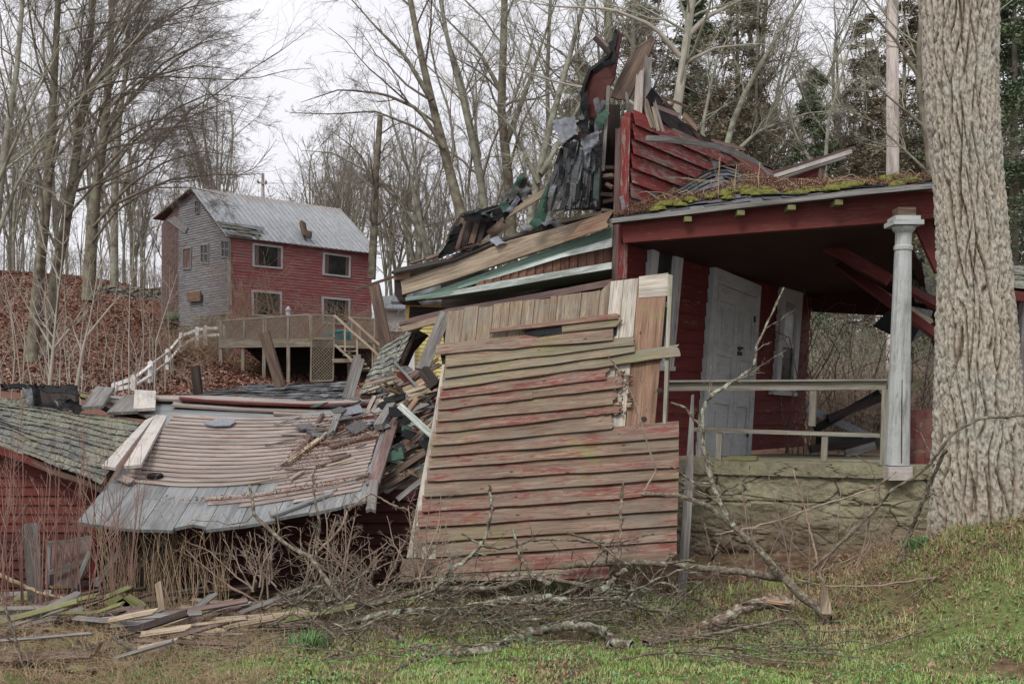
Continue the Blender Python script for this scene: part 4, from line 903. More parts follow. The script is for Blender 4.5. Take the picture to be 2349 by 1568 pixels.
for i in range(NB):                       # grey sheathing boards, running down the slope
    u0, u1 = i/NB, (i+1)/NB-.0025; r = random.Random(i+40); e = r.uniform(-.012, .012)+(.03 if i == 3 else 0)
    vs_ = [0, .25, .5, .75, 1-e]
    f = lambda b: b.strip([SL(u0, v) for v in vs_], [SL(u1, v) for v in vs_], SLN, .028, m=2, jag=(0, .01 if i != 3 else .12))
    one('sheathing_board', fw, 'slab_sheath', 3000+i, f)
NRr = 24
K_ = 16; one('gap_shade_sheet', fw, 'maroon', 3090, lambda b: b.strip([SL(.06+.895*q/K_, .0)+SN(q/K_, .1)*.006 for q in range(K_+1)], [SL(.06+.895*q/K_, .635)+SN(q/K_, .6)*.006 for q in range(K_+1)], SLN, .004, m=8))  # dark red sheet painting the shade lines between the clapboards
one('gap_shade_sheet', fw, 'maroon', 3091, lambda b: b.strip([SL(.63+.32*q/K_, .63)+SN(q/K_, .1)*.006 for q in range(K_+1)], [SL(.63+.32*q/K_, .76)+SN(q/K_, .6)*.006 for q in range(K_+1)], SLN, .004, m=3))  # same painted shade, lower right rows
for i in range(NRr):
    v0, v1 = i*.90/NRr, (i+1)*.90/NRr; r = random.Random(i+80)
    if i < 17: ul, ur = .055-.05*0, .955
    elif i == 17: ul, ur = .10, .955
    elif i in (18, 19): ul, ur = (.62, .955)
    elif i == 20: ul, ur = (.38, .96)
    elif i == 21: ul, ur = (.40, .96)
    elif i == 22: ul, ur = (.52, .955)
    else: ul, ur = (.70, .955)
    if i in (2, 5, 9): ur = .70
    K = 14; X = [lerp(ul, ur, q/K) for q in range(K+1)]
    f = lambda b: b.strip([SL(x, v0+.0012)+SN(x, v0)*.010 for x in X], [SL(x, lerp(v0, v1, .87)+.0012*noise.noise(V((x*7, i*3.3, 0))))+SN(x, v1)*(.015+.005*noise.noise(V((x*9, i, 0)))) for x in X], SLN, .008, m=2, jag=(.02, .015), warp=.0015)
    one('clapboard', fw, 'slab_clap', 3100+i, f)
# trims at both sides, boards beyond the top
def on_sl(u, v, o): return SL(u, v)+SN(u, v)*o
one('trim_board', fw, 'white_trim', 3200, lambda b: b.quad(P(358, 950, 12.0), P(384, 951, 12.0), P(322, 1082, 10.25)+V((0, 0, .06)), P(283, 1085, 10.25)+V((0, 0, .06)), SLN, .03, k=2, m=2, jag=(.02, .03)))
one('trim_board', fw, 'white_trim', 3201, lambda b: b.quad(P(334, 962, 11.9), P(356, 952, 11.95), P(262, 1086, 10.2)+V((0, 0, .05)), P(231, 1082, 10.15)+V((0, 0, .05)), SLN, .03, k=2, m=2, jag=(.02, .03)))
one('trim_board', fw, 'purple_wood', 3202, lambda b: b.quad(P(905, 938, 11.5)+V((0, 0, .03)), P(925, 935, 11.5)+V((0, 0, .03)), P(868, 1126, 9.75)+V((0, 0, .05)), P(838, 1126, 9.75)+V((0, 0, .05)), SLN, .03, k=3, m=2, jag=(.02, .05)))
one('trim_board', fw, 'grey_wood', 3203, lambda b: b.quad(P(848, 1105, 9.7)+V((0, 0, .03)), P(868, 1105, 9.7)+V((0, 0, .03)), P(860, 1176, 9.5), P(838, 1176, 9.5), SLN, .03, k=2, m=2, jag=(.02, .05)))
for i, (pts, m_) in enumerate((([(300, 905), (480, 906), (700, 917), (905, 912)], 'slab_clap'), ([(405, 908), (560, 920), (760, 925), (900, 920)], 'red_beam'), ([(390, 918), (560, 930), (760, 936), (905, 930)], 'slab_clap'), ([(620, 938), (760, 946), (900, 940)], 'slab_clap'))):
    d_ = 12.5-.12*i
    one('upper_board', fw, m_, 3210+i, lambda b: b.strip([P(x, y, d_+.3) for x, y in pts], [P(x, y+(9 if i != 1 else 4), d_) for x, y in pts], V((0, -.35, .93)), .025, m=2, jag=(.05, .05), warp=.004))
one('upper_board', fw, 'slab_sheath', 3218, lambda b: b.strip([P(x, y, 12.9) for x, y in ((205, 905), (400, 912), (640, 925), (905, 920))], [P(x, y, 11.95) for x, y in ((330, 953), (430, 956), (640, 964), (905, 944))], V((0, -.35, .93)), .03, m=2, jag=(.05, .05)))
for i, (x, w_, dx) in enumerate(((175, 60, 46), (306, 50, 3), (245, 70, 40))):
    mb = MB(3220+i); y0 = (885, 893, 903)[i]; y1 = (930, 934, 942)[i]
    mb.quad(P(x+dx, y0, 12.6), P(x+w_+dx*.6, y0+3, 12.6), P(x+w_, y1, 11.95), P(x+(12 if i < 1 else 0), y1+3, 11.95), V((0, -.4, .9)), .035)
    single('short_board', mb, M['grey_wood' if i != 1 else 'white_trim'], ('dark grey square board lying at the top left corner of the fallen wall', 'small pale square board lying on the fallen wall near the white fence', 'grey board lying flat between the two square boards above the fallen wall')[i], 'board')
for i in range(5):
    mb = MB(3230+i); mb.strip([P(x, y+i*7, 12.7-.1*i) for x, y in ((165+i*14, 893), (260, 912), (395+i*10, 932))], [P(x, y+8+i*7, 12.65-.1*i) for x, y in ((165+i*14, 893), (260, 912), (395+i*10, 932))], V((0, -.8, .6)), .05, m=2, jag=(.05, .05))
    single('layered_board', mb, M[('brown_wood', 'mossy_wood', 'purple_wood', 'tan_beam', 'dark_wood')[i]], 'long split board in the stack between the mossy shed roof and the fallen wall', 'board', 'stacked boards beside the mossy roof')
rs_ = random.Random(5)
def sl_plank(nm, m_, seed, label, u0, v0, u1, v1, wd, th=.02, lift=.05, grp=None, **k):
    n = SN((u0+u1)/2, (v0+v1)/2); mb = MB(seed); mb.plank(on_sl(u0, v0, lift), on_sl(u1, v1, lift), wd, th, face=n, **k); return single(nm, mb, M[m_], label, 'plank', grp)
sl_plank('lath', 'purple_wood', 3300, 'thin brown batten lying down the slope in the upper middle of the fallen wall', .685, .02, .665, .40, .035)
sl_plank('lath', 'tan_beam', 3301, 'small board lying diagonally on the fallen wall below the brown batten', .74, .25, .63, .53, .055)
sl_plank('lath', 'brown_wood', 3302, 'long brown board lying across the right half of the fallen wall', .77, .43, 1.02, .27, .06, lift=.06)
sl_plank('lath', 'grey_wood', 3303, 'jagged grey splinter lying on the fallen wall amid the leaf litter', .765, .10, .765, .34, .07, lift=.10, m=4, jag=(.06, .1))
sl_plank('lath', 'grey_wood', 3304, 'grey post piece at the top right edge of the fallen wall', 1.0, .04, .955, .30, .09, th=.06, lift=.10)
sl_plank('lath', 'slab_sheath', 3305, 'loose grey clapboard lying near the bottom edge of the fallen wall', .65, .985, .87, .86, .06, lift=.03, m=2, jag=(.05, .1))
sl_plank('lath', 'slab_clap', 3306, 'broken clapboard end lying at the lower left of the fallen wall', .04, .66, .12, .70, .09, lift=.05, m=3, jag=(.02, .06))
for i in range(8):
    mb = MB(3310+i); x = 868+i*11; mb.plank(P(x-30+i*2, 957+i*1.5-6, 11.8), P(x+i*1.5-8, 905+i, 12.2), .042, .02, face=V((0, -.5, .85)).normalized(), m=2, jag=(.03, .02))
    single('plank', mb, M['slab_clap'], 'brown slat in the fan of slats at the top right corner of the fallen wall', 'plank', 'fan of slats on the fallen wall')
for i in range(22):
    r = random.Random(3400+i); u, v = r.uniform(.64, 1.0), r.uniform(-.10, .30); a = r.uniform(0, 6.3); s_ = r.uniform(.06, .19)
    c = on_sl(u, v, .04+r.random()*.05); n = (SN(.5, .3)+V((r.uniform(-.25, .25), r.uniform(-.25, .25), 0))).normalized(); e1 = n.orthogonal().normalized(); e2 = n.cross(e1)
    k = r.choice((4, 5, 5)); pts = [c+(e1*math.cos(a+j*6.283/k)+e2*math.sin(a+j*6.283/k))*s_*r.uniform(.5, 1.1) for j in range(k)]
    mb = MB(3400+i); mb.cu = r.random(); mb.tri_prism(pts, n, .008)
    single('shingle_scrap', mb, M[r.choice(['shingle_grey', 'shingle_grey', 'metal_grey', 'shingle_grey', 'tar'])] if i != 7 else M['shingle_green'], 'torn shingle scrap lying on the upper right of the fallen wall', 'shingle', 'shingle scraps on the fallen wall')
for i, (u, v, s_) in enumerate(((.16, .62, .07), (.27, .10, .16))):
    c = on_sl(u, v, .05); n = SN(u, v); e1 = V((1, 0, 0)); e2 = n.cross(e1); rr = random.Random(i); k = 7
    mb = MB(3450+i); mb.cu = .5; mb.tri_prism([c+(e1*math.cos(j*.9)*s_*1.2+e2*math.sin(j*.9)*s_*.7)*rr.uniform(.7, 1.1) for j in range(k)], n, .03 if i == 0 else .012)
    single('shingle_scrap', mb, M['tar' if i == 0 else 'metal_grey'], ('small black lump of roofing lying at the lower left of the fallen wall', 'grey shingle flake lying at the upper left of the fallen wall')[i], 'shingle')
for i in range(24):
    r = random.Random(3470+i); u, v = r.uniform(.5, .98), r.uniform(.02, .8 if i % 3 else .35); a = r.gauss(.25, .5); L = r.uniform(.05, .16)
    sl_plank('splinter', r.choice(['slab_clap', 'grey_wood', 'tan_beam', 'brown_wood', 'purple_wood']), 3470+i, 'small broken splinter lying loose on the right half of the fallen wall', u, v, min(1.02, u+L*math.cos(a)), max(-.05, v-L*1.1*math.sin(a)), r.uniform(.012, .04), th=.012, lift=r.uniform(.03, .06), grp='splinters on the fallen wall', m=3, jag=(.03, .05))
# dark red wall beneath it, with sill
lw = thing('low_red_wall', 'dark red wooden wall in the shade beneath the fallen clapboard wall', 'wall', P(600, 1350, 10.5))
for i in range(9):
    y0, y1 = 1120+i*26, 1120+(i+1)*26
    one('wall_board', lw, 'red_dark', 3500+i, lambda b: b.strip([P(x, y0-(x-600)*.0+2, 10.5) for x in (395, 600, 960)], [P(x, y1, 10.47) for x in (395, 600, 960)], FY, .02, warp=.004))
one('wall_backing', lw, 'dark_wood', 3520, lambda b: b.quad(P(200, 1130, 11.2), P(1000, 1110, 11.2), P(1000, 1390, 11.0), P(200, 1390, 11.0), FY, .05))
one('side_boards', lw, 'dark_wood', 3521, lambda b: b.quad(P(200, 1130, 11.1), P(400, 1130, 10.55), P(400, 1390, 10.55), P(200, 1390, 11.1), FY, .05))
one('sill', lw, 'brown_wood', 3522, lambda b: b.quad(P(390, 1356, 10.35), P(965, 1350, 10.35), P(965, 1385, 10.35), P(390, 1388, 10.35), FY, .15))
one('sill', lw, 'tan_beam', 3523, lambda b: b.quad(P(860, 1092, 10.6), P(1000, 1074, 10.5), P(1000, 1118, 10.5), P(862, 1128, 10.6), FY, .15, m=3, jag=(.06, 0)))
# wedge of splintered planks between fallen wall and leaning wall
cols_ = ['grey_wood', 'tan_beam', 'brown_wood', 'purple_wood', 'rot_wood', 'mossy_wood', 'dark_wood', 'green_pale', 'sheath_tan', 'red_beam']
for i in range(150):
    r = random.Random(3600+i*5); t = r.random(); x = lerp(868, 1000, r.random()**.8); y = r.uniform(860, 1110)
    if x < 900 and y < 930: x += 55
    if y > 1060 and x < 890: x += 20
    d_ = 11.9-(y-860)/250*1.5+r.uniform(-.15, .25); L_ = r.uniform(50, 150); a = r.gauss(.5, .2)
    dx, dy = L_*math.cos(a)/2, L_*math.sin(a)/2
    x = min(x, 1012-dx)
    if r.random() < .12: dy = -dy
    dz = r.uniform(-.25, .25)
    pl('splintered_plank', r.choice(cols_ if r.random() < .7 else ['grey_wood', 'tan_beam', 'sheath_tan']), 3600+i, 'splintered plank in the debris wedge between the fallen wall and the leaning wall', P(x-dx, y+dy, d_-dz*.3), P(x+dx, y-dy, d_+dz+.2), r.uniform(.02, .07), r.uniform(.008, .02), group='planks in the debris wedge', face=V((r.uniform(-.4, .4), -.7, r.uniform(.2, .9))).normalized(), m=3, jag=(r.uniform(0, .08), r.uniform(0, .12)))
for i in range(10):
    r = random.Random(3700+i); mb = MB(3700+i); mb.cu = r.random(); x, y = r.uniform(900, 985), r.uniform(900, 1080)
    c = P(x, y, 11.2-(y-900)/200*1.0); s_ = r.uniform(.06, .13); n = V((r.uniform(-.3, .3), -.6, .7)).normalized(); e1 = n.orthogonal().normalized(); e2 = n.cross(e1); a = r.random()*6
    mb.tri_prism([c+(e1*math.cos(a+j*1.57)+e2*math.sin(a+j*1.57))*s_*r.uniform(.6, 1.1) for j in range(4)], n, .008)
    single('shingle_scrap', mb, M['shingle_green' if i % 3 == 0 else 'tar'], 'dark shingle scrap caught in the debris wedge left of the leaning wall', 'shingle', 'shingle scraps in the debris wedge')
# shingle-covered roofs behind
def quadS(a, b, c, d): return lambda u, v: lerp(lerp(a, b, u), lerp(d, c, u), v)
def bumpS(Sf, amp, sc_): return lambda u, v: Sf(u, v)+V((0, 0, amp*noise.noise(V((u*sc_, v*sc_, 3)))))
def roof_thing(nm, label, q, rows, colsn, m_, seed, edge='brown_wood', amp=.06, lift=.012, sc_=4):
    a, b, c, d = [P(*x) for x in q]; n = (b-a).cross(c-b).normalized(); n = n if n.z > 0 else -n
    t = thing(nm, label, 'roof', (b+d)/2-V((0, 0, .3))); S_ = bumpS(quadS(a, b, c, d), amp, sc_)
    K = 12
    one('deck_boards', t, edge, seed, lambda bb: bb.strip([S_(i/K, 0)-n*.03 for i in range(K+1)], [S_(i/K, 1)-n*.03 for i in range(K+1)], n, .04, m=1))
    shingles('shingles', S_, rows, colsn, m_, t, seed+1, lift=lift, curl=.012); return t, S_
ls, LSf = roof_thing('mossy_shed_roof', 'low shed roof of grey shingles thick with pale lichen at the left edge', [(-120, 900, 12.3), (325, 968, 12.0), (232, 1114, 10.1), (-120, 975, 10.3)], 11, 26, 'shingle_moss', 3800, amp=.05)
one('fascia', ls, 'red_beam', 3810, lambda b: b.strip([P(x, y, 10.2) for x, y in ((-120, 984), (60, 1045), (228, 1116))], [P(x, y, 10.2) for x, y in ((-120, 1000), (60, 1062), (222, 1134))], FY, .06, m=2, jag=(0, .05)))
sw = thing('red_shed_wall', 'red board wall of the shed under the lichen roof at the left edge', 'wall', P(80, 1350, 10.4))
for i in range(17):
    y0, y1 = 1010+i*21, 1010+(i+1)*21; xr = min(222, 60+(y0-1045)/.42+25) if y0 < 1130 else 222-(i-5)*1.5
    xr = max(xr, 0)
    one('wall_board', sw, 'maroon' if i > 9 else 'red_beam', 3820+i, lambda b: b.quad(P(-130, y0, 10.4), P(xr, y0, 10.4), P(xr, y1, 10.38), P(-130, y1, 10.38), FY, .02, k=2, warp=.003))
one('wall_corner', sw, 'dark_wood', 3840, lambda b: b.quad(P(205, 1120, 10.42), P(228, 1130, 10.6), P(222, 1380, 10.6), P(200, 1380, 10.42), FY, .3))
one('wall_corner', sw, 'red_paint', 3841, lambda b: b.quad(P(212, 1135, 10.33), P(220, 1138, 10.33), P(216, 1370, 10.33), P(208, 1370, 10.33), FY, .04))
rt2, _ = roof_thing('collapsed_shingle_roof', 'nearly flat collapsed roof of grey shingles behind the fallen wall', [(600, 884, 14.2), (815, 876, 14.0), (800, 922, 12.7), (330, 915, 12.9)], 8, 22, 'shingle_grey', 3850, amp=.04)
rt3, _ = roof_thing('buckled_roof_piece', 'steep buckled roof piece crusted with pale lichen, between the deck stairs and the leaning wall', [(878, 796, 13.2), (950, 752, 13.2), (885, 902, 12.4), (822, 905, 12.2)], 9, 7, 'shingle_lichen', 3870, amp=.02)
one('roof_boards', rt3, 'dark_wood', 3880, lambda b: poly(b, [(950, 752, 13.3), (983, 768, 13.3), (950, 805, 13.2), (930, 850, 13), (905, 868, 12.9), (900, 830, 12.8), (915, 790, 13)], .08))
one('roof_boards', rt3, 'dark_wood', 3883, lambda b: poly(b, [(940, 702, 12.9), (1020, 705, 12.9), (1015, 722, 12.9), (975, 745, 12.9), (955, 762, 12.9), (935, 760, 12.9)], .08))
for i in range(9):
    r = random.Random(i+3890); mbb = MB(3890+i); mbb.cu = r.random(); x = 862+i*8; mbb.plank(P(x, 895-(i % 3)*6, 12.3), P(x+20, 860-i*4+(i % 3)*6, 12.3), .10, .006, face=V((.2, -.8, .5)), m=3, jag=(.03, .05), bend=.02)
    obj('shingle_strip', mbb, M['shingle_grey' if i not in (5, 6) else 'mossy_wood'], rt3)
# crumpled ridge of the left shed
rg = thing('crumpled_roof_edge', 'black crumpled roofing with a dark cavity at the ridge of the lichen-covered shed roof', 'roof piece', P(90, 950, 12.2))
one('cavity', rg, 'dark_wood', 3900, lambda b: poly(b, [(60, 900, 12.5), (100, 882, 12.5), (170, 888, 12.5), (175, 930, 12.3), (140, 945, 12.2), (75, 950, 12.2)], .1))
for i, (pts, w_, m_) in enumerate((([(-20, 930), (30, 895), (62, 915), (70, 935)], .28, 'shingle_moss'), ([(0, 886), (60, 878), (110, 880), (175, 888)], .09, 'tar'), ([(62, 884), (78, 905), (80, 945)], .13, 'shingle_grey'), ([(80, 880), (96, 910), (90, 945)], .10, 'tar'), ([(138, 910), (150, 925), (150, 945)], .16, 'shingle_lichen'), ([(-30, 960), (20, 945), (60, 990)], .12, 'tar'), ([(150, 915), (175, 930), (190, 945)], .14, 'tar'), ([(90, 884), (140, 878), (178, 898)], .12, 'tar'))):
    mbb = MB(3910+i); mbb.cu = .3+i*.08; q = [P(x, y, 12.15-.03*i) for x, y in pts]; n_ = V((.1, -.7, .6)).normalized()
    e_ = (q[-1]-q[0]).normalized().cross(n_).normalized()*w_*.45; mbb.crumple(q[0]+e_, q[-1]+e_, q[-1]-e_, q[0]-e_, .03, 6, 10, .006, .05); q = [q[0], lerp(q[0], q[1], .2)]; w_ = .02
    sd = [((q[min(k+1, len(q)-1)]-q[max(k-1, 0)]).normalized().cross(n_)).normalized()*w_/2 for k in range(len(q))]
    mbb.strip([a+b for a, b in zip(q, sd)], [a-b for a, b in zip(q, sd)], n_, .012, m=3, jag=(.05, .05), warp=.03); obj('roofing_flap', mbb, M[m_], rg)

# ------------------------------------------------------------------ debris on the ground, lower left
pl('standing_board', 'grey_wood', 4000, 'tall weathered board standing upright before the red shed at the left', P(84, 1420, 9.3), P(68, 1198, 9.4), .125, .03, m=2)
dr = thing('fallen_door_panel', 'grey broken door panel leaning under the left end of the fallen wall', 'door', P(160, 1350, 9.9))
one('panel', dr, 'purple_wood', 4001, lambda b: poly(b, [(112, 1240, 10.0), (212, 1236, 10.0), (206, 1305, 9.9), (178, 1345, 9.8), (108, 1342, 9.8)], .03))
for i, (x0, y0, x1, y1) in enumerate(((110, 1250, 212, 1232), (108, 1340, 112, 1240), (112, 1312, 190, 1290), (170, 1348, 206, 1262))): one('rail', dr, 'grey_wood', 4002+i, lambda b: b.plank(P(x0, y0, 9.75), P(x1, y1, 9.85), .04, .02))
pl('metal_strip', 'grey_wood', 4010, 'dark narrow strip leaning diagonally under the left end of the fallen wall', P(218, 1345, 9.6), P(302, 1222, 9.9), .045, .012)
sash = thing('old_window_sash', 'old grey window sash lying in the weeds at the lower left edge', 'window sash', P(40, 1450, 8.9))
for i, (x0, y0, x1, y1) in enumerate(((-40, 1396, 148, 1390), (148, 1392, 68, 1470), (72, 1396, -10, 1462), (-40, 1415, 70, 1412), (68, 1470, -30, 1500))): one('frame_rail', sash, 'grey_wood', 4020+i, lambda b: b.plank(GP(x0, y0, 8.9), GP(x1, y1, 8.75), .045, .03, face=V((0, -.5, .85))))
one('pane', sash, 'glass_dark', 4026, lambda b: b.quad(GP(-40, 1420, 8.92), GP(70, 1414, 8.92), GP(10, 1480, 8.72), GP(-60, 1490, 8.72), V((0, -.4, .9)), .006))
mb = MB(4030); mb.plank(GP(288, 1532, 7.95), GP(497, 1398, 9.2), .13, .035, face=V((-.3, -.85, .35)), k=4, m=3, jag=(.02, .12)); single('long_plank', mb, M['rail_wood'], 'long weathered plank lying diagonally from the grass edge into the debris at lower left', 'plank')
pl('stake', 'tan_beam', 4031, 'short pointed stake standing in the debris below the fallen wall', GP(376, 1432, 9.0), GP(361, 1330, 9.05), .05, .03, m=2, jag=(0, .03))
pl('stake', 'mossy_wood', 4032, 'small stub stuck in front of the long diagonal plank near the grass', GP(322, 1525, 7.95), GP(312, 1478, 8.0), .03, .03, m=2, jag=(0, .03))
for i, pts in enumerate((((252, 1368), (280, 1392), (312, 1432)), ((278, 1368), (312, 1388), (340, 1418), (368, 1462)))):
    mb = MB(4040+i); q = [GP(x, y, 8.9) for x, y in pts]; mb.strip([p+V((.05, 0, .035)) for p in q], [p-V((.05, 0, .035)) for p in q], V((-.3, -.8, .5)).normalized(), .05, m=3, jag=(.03, .04)); single('curved_offcut', mb, M['mossy_wood'], ('thick mossy wedge of timber in the lower left debris, left of the stake', 'curved mossy strip of timber beside the thick mossy wedge in the lower left debris')[i], 'timber')
pl('red_plank', 'red_beam', 4050, 'faded red plank lying low in the weeds at the lower left edge', GP(-30, 1482, 8.4), GP(365, 1452, 8.9), .05, .03, k=5)
pl('low_plank', 'grey_wood', 4051, 'long grey plank lying flat beneath the dark red wall', GP(100, 1375, 9.9), GP(560, 1415, 9.6), .07, .03, k=5)
pl('low_plank', 'brown_wood', 4052, 'brown plank end lying behind the stake in the debris', GP(560, 1400, 9.6), GP(700, 1425, 9.5), .07, .03, k=3)
for i in range(100):
    r = random.Random(4100+i); x = r.uniform(-40, 640 if i < 70 else 420); d_ = r.uniform(8.4, 10.2) if i < 70 else r.uniform(7.3, 8.6); X = (x-CX)/F*d_; z = gzf(X, d_)+r.uniform(.02, .14); L_ = r.uniform(.2, .9); a = r.gauss(0, .6)
    p = V((X, d_, z)); q = p+V((L_*math.cos(a), L_*math.sin(a)*.6, r.uniform(-.08, .2)))
    pl('debris_slat', r.choice(['grey_wood', 'brown_wood', 'tan_beam', 'purple_wood', 'mossy_wood', 'dark_wood']), 4100+i, 'broken slat half buried in the dry weeds at the lower left', p, q, r.uniform(.02, .07), .015, group='broken slats in the weeds', face=V((0, -.6, .8)), m=2, jag=(.03, .06))
mb = MB(4200); q = [GP(40, 1530, 8.1), GP(150, 1512, 8.2), GP(240, 1496, 8.35), GP(330, 1478, 8.5)]
def log(mb, q, rads, k=10, seed=3):
    r = random.Random(seed); base = len(mb.v); K = len(q)
    for i, p in enumerate(q):
        t = (q[min(i+1, K-1)]-q[max(i-1, 0)]).normalized(); e1 = t.cross(V((0, 0, 1))).normalized(); e2 = t.cross(e1)
        for j in range(k): a = j*6.2832/k; mb.v.append(p+(e1*math.cos(a)+e2*math.sin(a))*rads[i]*r.uniform(.82, 1.15))
    for i in range(K-1):
        for j in range(k): mb.face((base+i*k+j, base+i*k+(j+1) % k, base+(i+1)*k+(j+1) % k, base+(i+1)*k+j), ((i*.2, j*.05), (i*.2, j*.05+.05), (i*.2+.2, j*.05+.05), (i*.2+.2, j*.05)))
    mb.face(tuple(range(base, base+k)), [(0, 0)]*k); mb.face(tuple(range(base+(K-1)*k, base+K*k)), [(0, 0)]*k)
q2 = [path(q, i/16) for i in range(17)]; log(mb, q2, [.062+.014*math.sin(i*2.3) for i in range(17)], 12)
single('mossy_log', mb, M['moss_log'] if 'moss_log' in M else simple('moss_log', [(.35, (.035, .025, .018)), (.55, (.09, .075, .05)), (.66, (.12, .14, .04))], 6, 'World', bump=1), 'dark rotten log with green moss lying at the lower left, behind the long plank', 'log', smooth=True)

# ------------------------------------------------------------------ red farmhouse on the hillside
hc = P(527, 545, 58); hR = P(852, 583, 64.2)
HU = V((hR.x-hc.x, hR.y-hc.y, 0)).normalized(); HN = V((HU.y, -HU.x, 0)); HL = (V((hR.x, hR.y, 0))-V((hc.x, hc.y, 0))).length
HG = -HN                                       # gable direction, going back-left
hb = 4.2; ez = hc.z
fh = thing('red_farmhouse', 'faded red farmhouse with grey gable end and rusty tin roof on the hillside', 'house', (hc.x, hc.y, hb))
def hw(px, py, off=0): return onpl(px, py, hc+HN*off, HN)             # long red wall
def hg(px, py, off=0): return onpl(px, py, hc-HU*off, -HU)            # grey gable wall
GW = 7.3
mb = MB(5000)
n_ = 40; zt = ez+.0
for i in range(n_):
    z1 = lerp(zt, hb, i/n_); z0 = lerp(zt, hb, (i+1)/n_); a = V((hc.x, hc.y, 0)); b = a+HU*HL
    mb.strip([a+HN*.01+V((0, 0, z1)), b+HN*.01+V((0, 0, z1))], [a+HN*.045+V((0, 0, z0)), b+HN*.045+V((0, 0, z0))], HN, .03)
obj('red_wall', mb, M['house_red'], fh)
ridge_z = 13.3; rs0 = 4.04; lz = 12.0
def gtop(s): return lerp(ez, ridge_z, s/rs0) if s < rs0 else lerp(ridge_z, 11.9, (s-rs0)/(GW-rs0))
mb = MB(5001)
for i in range(60):
    z0 = 5.6+i*.135; z1 = z0+.14
    if z0 > ridge_z-.1: break
    s0 = 0 if z1 < ez else (z1-ez)/(ridge_z-ez)*rs0
    s1 = 5.35 if z1 < 12.3 else rs0+(ridge_z-z1)/(ridge_z-11.9)*(GW-rs0)
    s1 = min(s1, 5.35)
    if s1 <= s0: continue
    a = V((hc.x, hc.y, 0))-HU*0; K = 3
    mb.strip([a+HG*lerp(s0, s1, q/K)-HU*.01+V((0, 0, z1)) for q in range(K+1)], [a+HG*lerp(s0, s1, q/K)-HU*.045+V((0, 0, z0)) for q in range(K+1)], -HU, .03)
obj('gable_wall', mb, M['house_grey'], fh)
mb = MB(5002)
for i in range(8):
    s0, s1 = 5.35+i*.245, 5.35+(i+1)*.245-.02; a = V((hc.x, hc.y, 0)); t0, t1 = gtop(s0)-.1, gtop(s1)-.1
    mb.strip([a+HG*s0+V((0, 0, t0))-HU*.03, a+HG*s1+V((0, 0, t1))-HU*.03], [a+HG*s0+V((0, 0, 5.7))-HU*.03, a+HG*s1+V((0, 0, 5.7))-HU*.03], -HU, .04)
obj('lean_to_wall', mb, M['purple_wood'], fh)
mb = MB(5003); a = V((hc.x, hc.y, 0)); 
for (q0, q1, z0, z1) in ((HG*GW, HG*GW+HU*HL, hb, 11.8), (HU*HL+HG*.06, HU*HL+HG*GW, hb, 10.1)):
    p, q = a+q0, a+q1; d_ = (q-p).normalized(); mb.quad(p+V((0, 0, z1)), q+V((0, 0, z1)), q+V((0, 0, z0)), p+V((0, 0, z0)), V((d_.y, -d_.x, 0)), .1)
obj('back_wall', mb, M['house_grey'], fh)
mb = MB(5004)
S_ = lambda s, z, o: a+HG*s-HU*o+V((0, 0, z))
base = len(mb.v); KS, KZ = 46, 22
for j in range(KZ+1):
    for i in range(KS+1):
        s, z = lerp(-.1, 5.3, i/KS), lerp(4.0, 6.35, j/KZ)
        if z > 5.7 and s > 2.9: z = min(z, 5.95)
        mb.v.append(S_(s, z, .1+.06*noise.noise(V((s*3.5, z*7, 1)))))
for j in range(KZ):
    for i in range(KS): mb.face((base+j*(KS+1)+i, base+j*(KS+1)+i+1, base+(j+1)*(KS+1)+i+1, base+(j+1)*(KS+1)+i), ((0, 0),)*4)
obj('stone_base', mb, M['stone_dark'], fh)
mb = MB(5005); a0 = V((hc.x, hc.y, 0))
mb.quad(hg(516, 548, .05), hg(527, 545, .05), hg(531, 700, .05), hg(527, 700, .05), -HU, .04)
obj('corner_board', mb, M['rail_wood'], fh)
# tin roof with ribs
E0, E1 = P(521, 541, 57.6), P(875, 587, 64.2); E1.z = E0.z-.05; R0, R1 = P(437, 429, 60.2), P(781, 479, 67.2)
def tinS(u, v): return lerp(lerp(R0, R1, u), lerp(E0, E1, u), v)
rn = (R1-R0).cross(E0-R0).normalized(); rn = rn if rn.z > 0 else -rn
mb = MB(5010)
mb.f = []; mb.strip([tinS(u/16, 0) for u in range(17)], [tinS(u/16, 1) for u in range(17)], rn, .05, m=6)
mb.uv = [(u, v) for (u, v) in mb.uv]
# set uv v = distance from the ridge
RL_ = (E0-R0).length
rf = obj('roof', mb, M['tin'], fh)
ml = rf.data.uv_layers[0].data
ov = min(d.uv[1] for d in ml)+.1+.05
for d in ml: d.uv[1] = max(0, (d.uv[1]-ov))*RL_/max(1e-6, RL_)
for i in range(30):
    u = (i+.5)/30; mb = MB(5020+i); mb.quad(tinS(u, 0)+rn*.04, tinS(u, 0)+HU*.05+rn*.04, tinS(u, 1)+HU*.05+rn*.04, tinS(u, 1)+rn*.04, rn, .05)
    obj('roof_seam', mb, M['tin'], rf)
mb = MB(5055); B0 = a0+HG*(GW+.5)-HU*.3+V((0, 0, 12.15)); B1 = B0+HU*(HL+.5)
mb.quad(R0+V((0, 0, -.02)), R1+V((0, 0, -.02)), B1, B0, V((0, 0, 1)), .08); obj('rear_roof', mb, M['brown_wood'], fh)
shingles('roof_shingles', lambda u, v: tinS(u*.22, .72+v*.28)+rn*.05, 4, 8, 'shingle_moss', fh, 5056, lift=.04, miss=.15)
mb = MB(5057); mb.quad(tinS(.17, .74)+rn*.12, tinS(.26, .80)+rn*.25, tinS(.25, .86)+rn*.2, tinS(.12, .80)+rn*.1, rn, .02); obj('loose_tin_sheet', mb, M['metal_grey'], fh)
mb = MB(5058); c = tinS(.57, .55)
